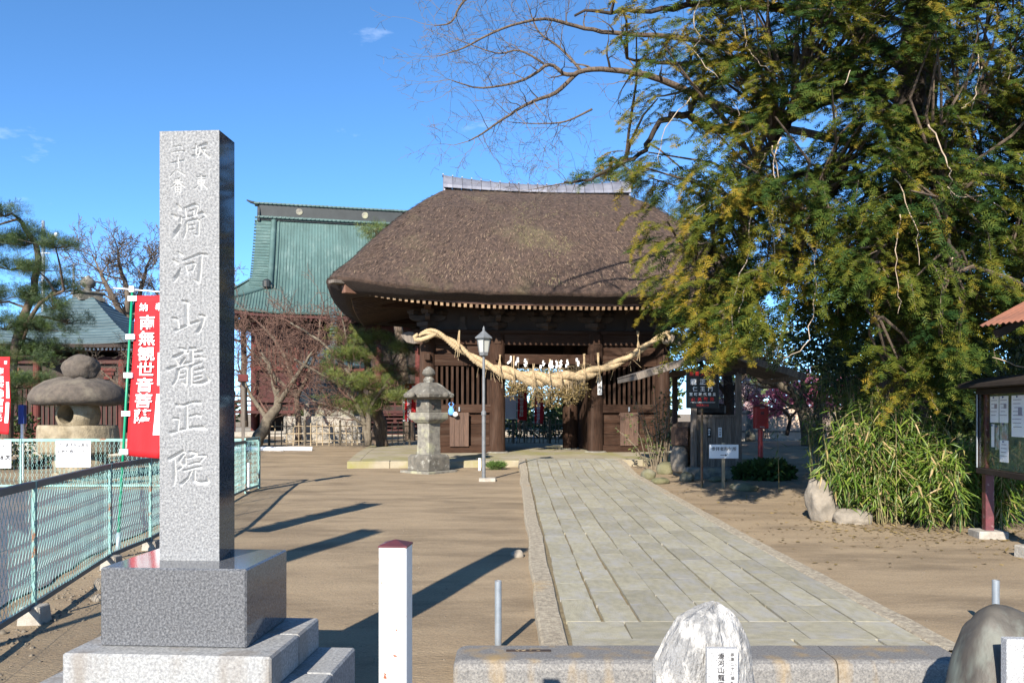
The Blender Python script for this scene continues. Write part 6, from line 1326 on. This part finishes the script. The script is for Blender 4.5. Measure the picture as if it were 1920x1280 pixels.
broad_tree('tall dark evergreen standing in shade behind the yew trunk', (9.8, 21.5, .2), 6.5, .22, [((0, 0, 4.6), (1.5, 1.3, 1.5)), ((-1.4, .3, 3.6), (1.2, 1.1, 1.2)), ((1.5, -.2, 3.8), (1.3, 1.1, 1.3)), ((-.6, -.5, 2.4), (1.2, 1, 1.0)), ((.9, .4, 6.0), (1.2, 1.1, 1.1))], 15000, 58, .13, .2)
broad_tree('tall dark evergreen beyond the shed roof at the far right', (14.6, 23.5, .2), 7.5, .25, [((0, 0, 5.2), (1.7, 1.4, 1.7)), ((-1.7, .3, 3.8), (1.4, 1.2, 1.4)), ((1.6, 0, 4.0), (1.4, 1.2, 1.5)), ((-.4, -.6, 2.4), (1.6, 1.1, 1.2)), ((-1.2, .2, 6.6), (1.2, 1.1, 1.1))], 15000, 59, .14, .22)
broad_tree('olive evergreen beyond the water pavilion, right of the gate', (8.2, 31.0, .35), 6.0, .2, [((0, 0, 4.2), (1.5, 1.3, 1.3)), ((-1.3, .2, 3.4), (1.2, 1.1, 1.0)), ((1.6, .2, 3.5), (1.4, 1.1, 1.1)), ((.4, 0, 5.3), (1.1, 1, .9))], 9000, 60, .14, .45)
# far wood closing the horizon: one mass
cs = []
for i in range(46):
    x = -48 + i * 2.9 + kr.gauss(0, .6); hgt = kr.uniform(2.6, 4.6) if x < 6 else kr.uniform(4.0, 7.5); cs.append(((x, 66 + kr.gauss(0, 3), hgt * .5), (2.4, 2.0, hgt * .55)))
fw = put('far_wood', None); tag(fw, 'low mass of distant trees closing the horizon behind the halls', 'wood', kind='stuff'); bpy.data.objects.remove(fw)
fw = leaf_mass(None, 'far_wood', SHRUB, cs, 15000, 61, .68, .35); tag(fw, 'low mass of distant trees closing the horizon behind the halls', 'wood')

# ================================================================== bamboo lattice fences
def lattice(label, a, b_, hgt, zb, pitch, m, seed, posts):
    a, b_ = Vector((*a, zb)), Vector((*b_, zb)); t = thing('bamboo_fence', label, 'fence', a, math.atan2(b_.y - a.y, b_.x - a.x)); L = (b_ - a).length; n = int(L / pitch); g = random.Random(seed)
    sl = MB().lathe([(.022, 0), (.021, hgt * .5), (.019, hgt)], 6).mesh('bamboo_slat', m)
    for k in range(n + 1): put('bamboo_slat', sl, t, (L * k / n + g.gauss(0, .012), .03 * (-1) ** k, 0), (g.gauss(0, .012), g.gauss(0, .018), 0), (1, 1, g.uniform(.93, 1.06)))
    for z in (.18, .46, .74):
        mb = MB(); mb.tube([(-.05, 0, z * hgt / .9), (L / 2, 0, z * hgt / .9 + .01), (L + .05, 0, z * hgt / .9)], .020, 6); mb.build('bamboo_rail', m, t)
    for k in range(posts + 1): mb = MB(); mb.lathe([(.045, -.1), (.045, hgt + .06), (.03, hgt + .08)], 8); mb.build('post', BAMBD if m is BAMBD else BARKG, t, loc=(L * k / posts, -.04, 0))
lattice('pale bamboo lattice fence before the main hall', W(505, 800, 30.3).xy, W(768, 800, 30.9).xy, .88, .35, .215, BAMB, 1, 4)
lattice('dark bamboo lattice fence seen through the gate passage', W(940, 800, 34.5).xy, W(1080, 800, 32.0).xy, .92, .35, .20, BAMBD, 2, 3)
t = thing('plank_wall', 'long pale plank wall behind the blossoming plums', 'wall', (9.6, 36.5, .35), R(4))
for k in range(30):
    mb = MB(); mb.box((k * .42, 0, .75), (.41, .05, 1.5)); mb.build('plank', PLASTER, t)
for k in range(8): mb = MB(); mb.box((k * 1.8, -.06, .8), (.10, .08, 1.7)); mb.build('post', WOODG, t)
for z in (.4, 1.2): mb = MB(); mb.box((6.1, -.045, z), (12.6, .03, .07)); mb.build('rail', WOODG, t)
mb = MB(); mb.box((6.1, -.5, -.05), (13.0, .35, .3)); mb.build('stone_footing', CONC, t)
t = thing('stone_statue', 'small pale stone figure before the plank wall', 'statue', W(1407, 800, 35) - Vector((0, 0, .62)))
mb = MB(); mb.lathe([(.22, 0), (.22, .5), (.17, .55), (.17, 1.05), (.15, 1.12), (.18, 1.25), (.20, 1.5), (.19, 1.68), (.10, 1.75), (.14, 1.83), (.145, 1.92), (.09, 2.02), (.02, 2.06)], 14); mb.build('figure', STONE, t, smooth=True)

# ------------------------------------------------------------------ small bronze stupa and things round the hall
b0 = W(616, 800, 35); b0.z = .35; t = thing('bronze_stupa', 'slim dark stupa with a ringed spire on a pale stone base before the hall', 'stupa', b0); u = 35 / F
def sz_(py): return EYE + (HZ - py) / F * 35 - .35
mb = MB(); mb.box((0, 0, sz_(783) / 2 + .02), (3.2, 2.4, sz_(783) + .1)); mb.build('plinth', CONC, t, bevel=.03); mb = MB(); mb.box((.2, 0, (sz_(757) + sz_(783)) / 2), (2.1, 1.7, sz_(757) - sz_(783))); mb.build('stone_base', STONE, t, bevel=.03)
mb = MB(); mb.lathe([(1.0, sz_(757)), (.95, sz_(732)), (.7, sz_(726)), (.66, sz_(690))], 4, square=True, rot=R(45)); mb.build('body', COPD, t, loc=(.15, 0, 0))
mb = MB(); mb.lathe([(1.05, sz_(690)), (1.1, sz_(686)), (.55, sz_(664)), (.18, sz_(648))], 4, square=True, rot=R(45)); mb.build('roof', COPB, t, loc=(.15, 0, 0))
mb = MB(); mb.lathe([(.16, sz_(650)), (.14, sz_(640)), (.05, sz_(636)), (.04, sz_(590)), (.09, sz_(584)), (.02, sz_(572))], 10); sp_ = mb.build('spire', COPB, t, loc=(.22, 0, 0))
for k in range(8): mb = MB(); mb.lathe([(.15 - .004 * k, 0), (.21 - .008 * k, .04), (.15 - .004 * k, .09)], 12); mb.build('ring', COPB, sp_, loc=(0, 0, sz_(632) + .135 * k))
for (px, w_) in ((478, 62), (540, 44)):
    p = W(px, 850, 27.5); mb = MB(); Lh = w_ / F * 27.5 * .9; mb.tube([(-Lh, 0, 0), (0, 0, .01), (Lh, 0, 0)], .075, 8); t = put('kerb_log', mb.mesh('kerb_log', PAPER), None, (p.x + (0.1 if px > 500 else 0), p.y, zg(0, 27.5) + .05), (0, 0, R(3 if px > 500 else -4)))
    tag(t, 'white painted log lying %s on the dirt before the bamboo fence' % ('nearer the gate' if px > 500 else 'nearest the monument'), 'log', 'white kerb logs')
b0 = W(456, 930, 15.4); b0.z = .03; t = thing('edge_on_sign', 'narrow wooden signboard on a grey post seen edge on beside the monument', 'sign', b0, R(106))
mb = MB(); mb.box((0, 0, 1.05), (.07, .06, 2.2)); mb.build('post', WOODG, t); mb = MB(); mb.box((0, -.05, 1.70), (.45, .03, .62)); mb.build('board', BROWNP, t, bevel=.004)
mb = MB(); mb.prism([(-.26, 2.12), (.26, 2.12), (0, 2.26)], -.09, .09); mb.build('little_roof', RED, t)
b0 = W(466, 925, 15.9); mb = MB(); mb.lathe([(.022, -.1), (.022, .45), (.026, .45), (.026, .55)], 10); o = put('short_stake', mb.mesh('short_stake', WHITEM), None, (b0.x, b0.y, .04)); tag(o, 'short pale pipe stake at the fence corner right of the monument', 'stake')
f0 = W(757, 838, 31.2); banner('red prayer banner standing just left of the gate by the pine trunk', (f0.x, 31.2, .3), .95, 2.45, .42, 0.0, 0, .17, '南無観世音菩薩', tags=False, arm=False)
f0 = W(968, 838, 32.6); banner('red prayer banner seen through the gate, the taller of the pair', (f0.x, 32.6, .35), .95, 2.42, .38, .01, 0, .15, '南無観世音菩薩', tags=False, arm=False)
f0 = W(1000, 838, 34.0); banner('red prayer banner seen through the gate, half hidden by dried leaves', (f0.x, 34, .35), .80, 2.05, .38, .01, 0, .14, '南無観世音菩薩', tags=False, arm=False)
a = W(963, 776, 33.2); t = thing('notice_board', 'blank white notice panel behind the bamboo fence in the passage', 'notice', (a.x, 33.2, .35)); mb = MB(); mb.box((0, 0, 1.45), (.75, .04, .95)); mb.build('panel', WHITEM, t); mb = MB(); mb.box((0, .05, .6), (.08, .06, 1.4)); mb.build('post', WOODG, t)
shrub('garden_shrub', 'bushy green shrub behind the gate passage', (1.9, 39.5, .35), [((0, 0, .9), (1.1, .9, .9)), ((-.6, 1.5, 2.9), (1.9, .9, 1.4)), ((1.8, 1.2, 2.6), (1.4, .9, 1.3)), ((-1.5, .6, .7), (.8, .7, .7)), ((1.4, .4, 1.3), (.9, .8, 1.2))], 9000, 55, .14, .35)
shrub('garden_shrub', 'green shrub at the foot of the pine by the hall', (-8.6, 35.5, .35), [((0, 0, .7), (1.2, .8, .7)), ((1.5, .3, .6), (1, .7, .6))], 3000, 56, .13, .35)
shrub('garden_shrub', 'dark shrub mass below the left pine behind the fence', (-13.3, 21.2, .08), [((0, 0, .8), (1.1, .9, .8)), ((1.6, .6, .5), (.8, .7, .5)), ((-1.8, 0, 1.0), (1.2, 1, 1.0))], 5200, 57, .11, .25)
t = thing('garden_stake', 'pale stake with a dark box on top beside the mushroom lantern', 'stake', (W(42, 825, 18).x, 18, .08)); mb = MB(); mb.box((0, 0, .6), (.05, .05, 1.3)); mb.build('stake', PAPER, t); mb = MB(); mb.box((0, 0, 1.45), (.13, .12, .42)); mb.build('box', NAVY, t, bevel=.01)

# ------------------------------------------------------------------ utility poles and wires
for (px, d, top, arm_, lab) in ((81, 62, 414, 24, 'tall concrete utility pole with a cross arm above the pine'), (138, 88, 494, 22, 'farther concrete utility pole left of the pyramid roof')):
    p = W(px, top, d); t = thing('utility_pole', lab, 'utility pole', (p.x, d, .35), 0, 'utility poles'); mb = MB(); mb.lathe([(.19, -.2), (.11, p.z - .35)], 10); mb.build('pole', STEEL, t, smooth=True)
    ar = W(px + arm_, top + 30, d); mb = MB(); mb.tube([(-.3, 0, ar.z - .75), (ar.x - p.x, 0, ar.z - .35)], .05, 6); mb.build('cross_arm', STEEL, t); mb = MB(); mb.lathe([(.05, 0), (.12, .06), (.12, .25), (.05, .32)], 8); mb.build('insulator', WHITEM, t, loc=(ar.x - p.x, 0, ar.z - .35))
    for k in range(2): mb = MB(); mb.box((0, -.1, ar.z - 1.6 - 2.2 * k), (1.2, .08, .08)); mb.build('bracket', STEEL, t)
t = thing('power_lines', 'thin power lines sagging between the two utility poles', 'wires', (0, 0, 0)); mb = MB()
A1, A2 = W(105, 446, 62), W(160, 520, 88)
for (p, q, sag) in ((A1, A2, .8), (W(81, 418, 62), W(138, 498, 88), .7), (W(81, 462, 62), W(138, 540, 88), .8), (W(-140, 470, 50), W(81, 418, 62), .8), (W(-140, 500, 50), W(81, 460, 62), .9), (W(-140, 560, 50), W(81, 520, 62), .6), (A2, W(240, 600, 120), .5)):
    mb.tube([p + (q - p) * (i / 10) - Vector((0, 0, sag * 4 * (i / 10) * (1 - i / 10))) for i in range(11)], .018, 4)
mb.build('wire', DARK, t, fix=False)

# ================================================================== right side: water pavilion, signs, post box, boards
b0 = Vector((4.62, 19.5, .10)); t = thing('water_pavilion', 'small open pavilion with grey plank screen over the purification basin', 'pavilion', b0, R(3))
for x in (-.52, .52):
    for y in (-.85, .85): mb = MB(); mb.box((x, y, 1.25), (.12, .12, 2.3)); mb.build('post', DARK if y > 0 else WOODG, t, bevel=.008)
mb = MB(); mb.box((0, 0, .08), (1.5, 2.3, .30)); mb.build('stone_base', STONE, t, bevel=.03)
for k in range(6): mb = MB(); mb.box((-.46 + .184 * k, -.80 + .004 * (k % 2), .78), (.178, .03, 1.16)); mb.build('screen_plank', WOODG, t, bevel=.004)
mb = MB(); mb.box((0, -.80, 1.39), (1.10, .07, .06)); mb.build('screen_rail', WOODG, t); mb = MB(); mb.box((0, .05, .75), (1.0, 1.4, 1.0)); mb.build('tank', DARK, t, bevel=.02)
mb = MB(); mb.box((-.02, -.3, 1.55), (.75, .4, .26)); mb.build('trough', BLACKM, t, bevel=.05)
for (x, wd, m_) in ((-.155, .075, BLACKM), (.10, .08, WHITEM)): mb = MB(); mb.box((x, -.822, 1.02), (wd, .012, .22)); lb = mb.build('label', m_, t); letters('御手洗' if m_ is BLACKM else '手水舎', .052, PAPER if m_ is BLACKM else INK, lb, (x, -.83, 1.06), vertical=True, bold=.01)
for s in (-1, 1):                                           # two roof slopes of boards, gable to the front
    for k in range(9):
        y = -1.25 + 2.5 * (k + .5) / 9; mb = MB(); mb.box((0, 0, 0), (2.02, .272, .03)); o = mb.build('roof_board', WOODG if k else WOODG, t, loc=(s * .93, y, 2.62)); o.rotation_euler = (0, s * R(16.5), 0)
    mb = MB(); mb.box((0, 0, 0), (2.06, .05, .15)); o = mb.build('barge_board', WOODG, t, loc=(s * .93, -1.28, 2.56), bevel=.006); o.rotation_euler = (0, s * R(16.5), 0)
    mb = MB(); mb.box((s * .55, 0, 2.42), (.10, 2.3, .12)); mb.build('eaves_beam', DARK, t)
    mb = MB(); mb.box((s * 1.86, 0, 2.26), (.05, 2.5, .10)); mb.build('eaves_board', WOODG, t)
mb = MB(); mb.box((0, 0, 2.93), (.14, 2.6, .10)); mb.build('ridge_beam', DARK, t); mb = MB(); mb.box((0, -.85, 2.40), (1.3, .10, .14)); mb.build('cross_beam', DARK, t)
b0 = W(1274, 885, 19.0); t = thing('stone_basin', 'rough grey stone water basin with a wooden lid left of the plank screen', 'basin', (b0.x, 19.0, .1)); put('basin_body', rock_mesh('basin_body', ROCK, (.20, .35, .42), 61, .12, 3), t, (0, 0, .33)); mb = MB(); mb.box((0, 0, .93), (.30, .5, .42)); mb.build('lid', WOODL, t, bevel=.01)
for i, (px, py, s, lab) in enumerate(((1247, 880, .22, 'round mossy boulder beside the paved path at the gate end'), (1216, 889, .17, 'low mossy stone leaning at the edge of the paved path'), (1238, 897, .20, 'flat mossy stone in front of the round boulder'), (1287, 893, .16, 'squat stone at the corner of the water pavilion base'), (1345, 893, .17, 'long low stone edging the pavilion base, left one'), (1395, 908, .22, 'flat ochre edging stone at the foot of the arrow sign'))):
    dd = F * (EYE - .09) / (py + 8 - HZ); p = W(px, py, dd); fl = .45 if i in (2, 4, 5) else .9
    tag(put('mossy_stone', rock_mesh('mossy_stone', MOSSR, (s * (1.7 if i >= 4 else 1), s, s * fl), 70 + i, .18, 3), None, (p.x, p.y, gz(p.x, p.y) + s * fl * .5), (0, 0, i)), lab, 'stone', 'mossy stones by the water pavilion')
# black sign board on a pole
b0 = W(1316, 915, 16.4); t = thing('black_sign', 'black enamel sign with white and red characters on a thin rusty pole', 'sign', (b0.x, 16.4, gz(b0.x, 16.4)), R(2)); g0 = gz(b0.x, 16.4)
mb = MB(); mb.lathe([(.024, -.1), (.024, 2.3)], 10); mb.build('pole', mat('mossy_rust_pole', (0.15, 0.06, 0.04), (0.18, 0.16, 0.06), 2, .8), t)
mb = MB(); mb.box((0, -.04, 1.98), (.66, .035, .80)); bd = mb.build('board', BLACKM, t, bevel=.008)
for s, size, z, m_, sp in (('重要文化財', .092, 2.24, REDINK, 1), ('龍正院', .125, 2.065, PAPER, 1), ('仁王門', .10, 1.935, PAPER, 1), ('室町時代建立', .068, 1.84, PAPER, 1), ('火気厳禁', .082, 1.735, REDINK, 1), ('HITACHI', .062, 1.62, REDINK, 1)):
    n = len(s)
    for i, ch in enumerate(s if s != 'HITACHI' else [s]):
        letters(ch, size, m_, bd, (0 if s == 'HITACHI' else (i - (n - 1) / 2) * min(.56 / n * 1.0, size * 1.55), -.0595, z), bold=.02)
mb = MB(); mb.box((0, -.0585, 1.70), (.50, .003, .006)); mb.build('rule', PAPER, bd)
# arrow sign
b0 = W(1357, 915, 16.2); g0 = gz(b0.x, 16.2); t = thing('arrow_sign', 'small white sign with characters and a black arrow on a wooden stake', 'sign', (b0.x, 16.2, g0), R(-2)); mb = MB(); mb.box((0, .03, .40), (.06, .05, 1.0)); mb.build('stake', BAMB, t, bevel=.004)
z0_, z1_ = EYE + (HZ - 859) / F * 16.2 - g0, EYE + (HZ - 833) / F * 16.2 - g0; mb = MB(); mb.box((0, -.01, (z0_ + z1_) / 2), (.575, .02, z1_ - z0_)); bd = mb.build('board', WHITEM, t, bevel=.003)
letters('参拝者用便所', .082, INK, bd, (0, -.022, z1_ - .115), bold=.012)
mb = MB(); mb.box((-.02, -.0215, z0_ + .065), (.10, .003, .012)); mb.prism([(.025, z0_ + .043), (.065, z0_ + .065), (.025, z0_ + .087)], -.023, -.020); mb.build('arrow', INK, bd)
# red box on a post
b0 = W(1426, 897, 18.1); g0 = gz(b0.x, 18.1); t = thing('red_box', 'faded red metal box on a red post right of the water pavilion', 'hydrant box', (b0.x, 18.1, g0)); mb = MB(); mb.box((0, 0, .02), (.5, .42, .16)); mb.build('footing', STONED, t, bevel=.02)
mb = MB(); mb.lathe([(.075, .08), (.062, .14), (.052, 1.12)], 14); mb.build('post', REDBOX, t, smooth=False); mb = MB(); mb.box((0, -.02, 1.37), (.29, .20, .48)); bx_o = mb.build('box', REDBOX, t, bevel=.012, seg=2)
mb = MB(); mb.box((0, -.122, 1.39), (.24, .01, .38)); mb.build('door', REDBOX, bx_o, bevel=.004); mb = MB(); mb.box((.0, -.129, 1.47), (.08, .01, .07)); mb.build('emblem', MAROON, bx_o); mb = MB(); mb.box((0, -.127, 1.588), (.10, .008, .018)); mb.box((0, -.127, 1.165), (.10, .008, .018)); mb.build('hinge', STEEL, bx_o)
mb = MB(); mb.prism([(-.165, 1.61), (.165, 1.61), (.02, 1.66), (-.02, 1.66)], -.15, .12); mb.build('lid', MAROON, t)
# rock right of the path
b0 = W(1545, 965, 11.7); t = put('big_rock', rock_mesh('big_rock', ROCK, (.22, .22, .40), 81, .24, 4), None, (b0.x, 11.75, .22), (0, R(-14), 0)); tag(t, 'tall weathered rock at the left foot of the bamboo grass', 'rock')
t = put('big_rock', rock_mesh('big_rock', ROCK, (.27, .2, .16), 82, .22, 4), None, (b0.x + .30, 11.45, .07)); tag(t, 'low spreading rock right beside the tall weathered rock', 'rock')
# notice board
b0 = Vector((5.92, 10.2, .0)); t = thing('glazed_notice_board', 'glazed notice board with pinned papers on maroon posts at the right edge', 'notice board', b0, math.atan2(-.993, -.12))
for x in (.02, 1.78): mb = MB(); mb.box((x, .02, .9), (.11, .10, 1.9)); mb.build('post', MAROON, t, bevel=.006); mb = MB(); mb.box((x, .02, .03), (.34, .34, .14)); mb.build('footing', CONC, t, bevel=.012)
bz0, bz1 = .87, 1.80
mb = MB(); mb.box((.9, .03, (bz0 + bz1) / 2), (1.72, .03, bz1 - bz0)); mb.build('pin_board', BOARD, t)
for (c, dms) in (((.9, -.03, bz0 - .03), (1.82, .16, .07)), ((.9, -.03, bz1 + .02), (1.82, .16, .07)), ((-.005, -.03, (bz0 + bz1) / 2), (.045, .16, bz1 - bz0 - .03)), ((1.805, -.03, (bz0 + bz1) / 2), (.045, .16, bz1 - bz0 - .03))): mb = MB(); mb.box(c, dms); mb.build('frame', BROWNP, t, bevel=.005)
mb = MB(); mb.box((.026, -.113, (bz0 + bz1) / 2), (.014, .012, bz1 - bz0 - .02)); mb.build('metal_trim', STEEL, t)
mb = MB(); mb.prism([(-.32, 0), (.32, 0), (.30, .05), (0, .14), (-.30, .05)], -.16, 1.98); o = mb.build('roof', BROWNP, t, bevel=.006); o.location = (0, 0, bz1 + .06); o.rotation_euler = (0, 0, R(-90)); o.location = (0.0, -.0, bz1 + .06)
gm = bpy.data.materials.new('pane_glass'); gm.use_nodes = True; nt_ = gm.node_tree; bs = nt_.nodes['Principled BSDF']; tr = nt_.nodes.new('ShaderNodeBsdfTransparent'); gl_ = nt_.nodes.new('ShaderNodeBsdfGlossy'); gl_.inputs['Roughness'].default_value = .02; lw = nt_.nodes.new('ShaderNodeLayerWeight'); lw.inputs['Blend'].default_value = .5; fr = nt_.nodes.new('ShaderNodeMath'); fr.operation = 'POWER'; fr.inputs[1].default_value = 5.0; nt_.links.new(lw.outputs['Facing'], fr.inputs[0]); mx_ = nt_.nodes.new('ShaderNodeMixShader')
nt_.links.new(fr.outputs[0], mx_.inputs[0]); nt_.links.new(tr.outputs[0], mx_.inputs[1]); nt_.links.new(gl_.outputs[0], mx_.inputs[2]); nt_.links.new(mx_.outputs[0], nt_.nodes['Material Output'].inputs['Surface'])
for x in (.47, 1.33): mb = MB(); mb.box((x, -.095 + .006 * (x > 1), (bz0 + bz1) / 2), (.87, .005, bz1 - bz0 - .03)); mb.build('glass_pane', gm, t)
POST = mat('poster_print', (0.45, 0.50, 0.50), (0.12, 0.17, 0.10), 14, .8, c3=(0.5, 0.25, 0.18), s3=9)
for (x, z, w_, h_, m_) in ((.22, 1.60, .22, .32, PAPER), (.46, 1.60, .22, .32, PAPER), (.80, 1.52, .30, .48, PAPER), (.18, 1.28, .08, .28, PAPER), (.30, 1.26, .10, .30, POST), (.47, 1.33, .20, .22, POST), (.47, 1.10, .22, .26, PAPER), (1.10, 1.55, .24, .40, PAPER), (1.10, 1.10, .22, .34, POST), (1.42, 1.45, .28, .42, PAPER)):
    mb = MB(); mb.box((x, .010 - .001 * len(t.children) * .2, z), (w_, .002, h_)); pp = mb.build('paper', m_, t)
    if m_ is PAPER and w_ > .15:
        mb = MB()
        for k in range(int(h_ / .05) - 1): mb.box((x + rnd.uniform(-.02, .01), .004 - .001 * len(t.children) * .2, z + h_ / 2 - .05 - .045 * k), (w_ * rnd.uniform(.5, .8), .001, .008))
        if rnd.random() < .7: mb.box((x + w_ * .2, .0035 - .001 * len(t.children) * .2, z + h_ * .12), (w_ * .3, .001, h_ * .18))
        mb.build('print', GREYINK, pp)
    mb = MB(); mb.lathe([(.010, 0), (.012, .008)], 8); o = mb.build('pin', NAVY, pp); o.rotation_euler = (R(90), 0, 0); o.location = (x, .002 - .001 * len(t.children) * .2, z + h_ / 2 - .015)
# rusty corrugated roof of a shed that reaches in from the right
T0 = Vector((5.16, 9.0, 2.51)); t = thing('rusty_shed', 'rusty corrugated iron roof corner of a shed at the right edge', 'shed', (T0.x, T0.y, 0), math.atan2(-.966, .26))
# local x runs along the eave towards the camera, local y up the slope
for q in range(3):
    mb = MB(); rows = []
    for i in range(47):
        x = q * .86 + .92 * i / 46; rows.append([(x, y * 1.0, T0.z + .012 * math.cos(x * 2 * math.pi / .076) + y * math.tan(R(25)) + .006 * (q % 2)) for y in (0, .5, 1.0, 1.6, 2.1)])
    mb.grid(rows); o = mb.build('roof_sheet', RUSTROOF, t, fix=False); so = o.modifiers.new('thickness', 'SOLIDIFY'); so.thickness = .003
for y in (.25, 1.1, 1.9): mb = MB(); mb.box((1.35, y, T0.z - .06 + y * math.tan(R(25))), (2.6, .06, .08)); mb.build('purlin', BROWNP, t)
for x in (.12, 2.5):
    mb = MB(); mb.box((x, 1.75, 1.55), (.10, .10, 3.3)); mb.build('post', BROWNP, t); mb = MB(); mb.box((0, 0, 0), (.07, 2.1, .09)); o = mb.build('rafter', BROWNP, t, loc=(x, 1.06, T0.z - .14 + 1.06 * math.tan(R(25)))); o.rotation_euler = (R(25), 0, 0)
mb = MB(); mb.box((0, 0, 0), (.5, .35, .16)); o = put('concrete_block', mb.mesh('concrete_block', CONC, bevel=.015), None, (5.73, 8.75, .05), (0, 0, R(10))); tag(o, 'pale concrete block on the ground at the right edge', 'block')
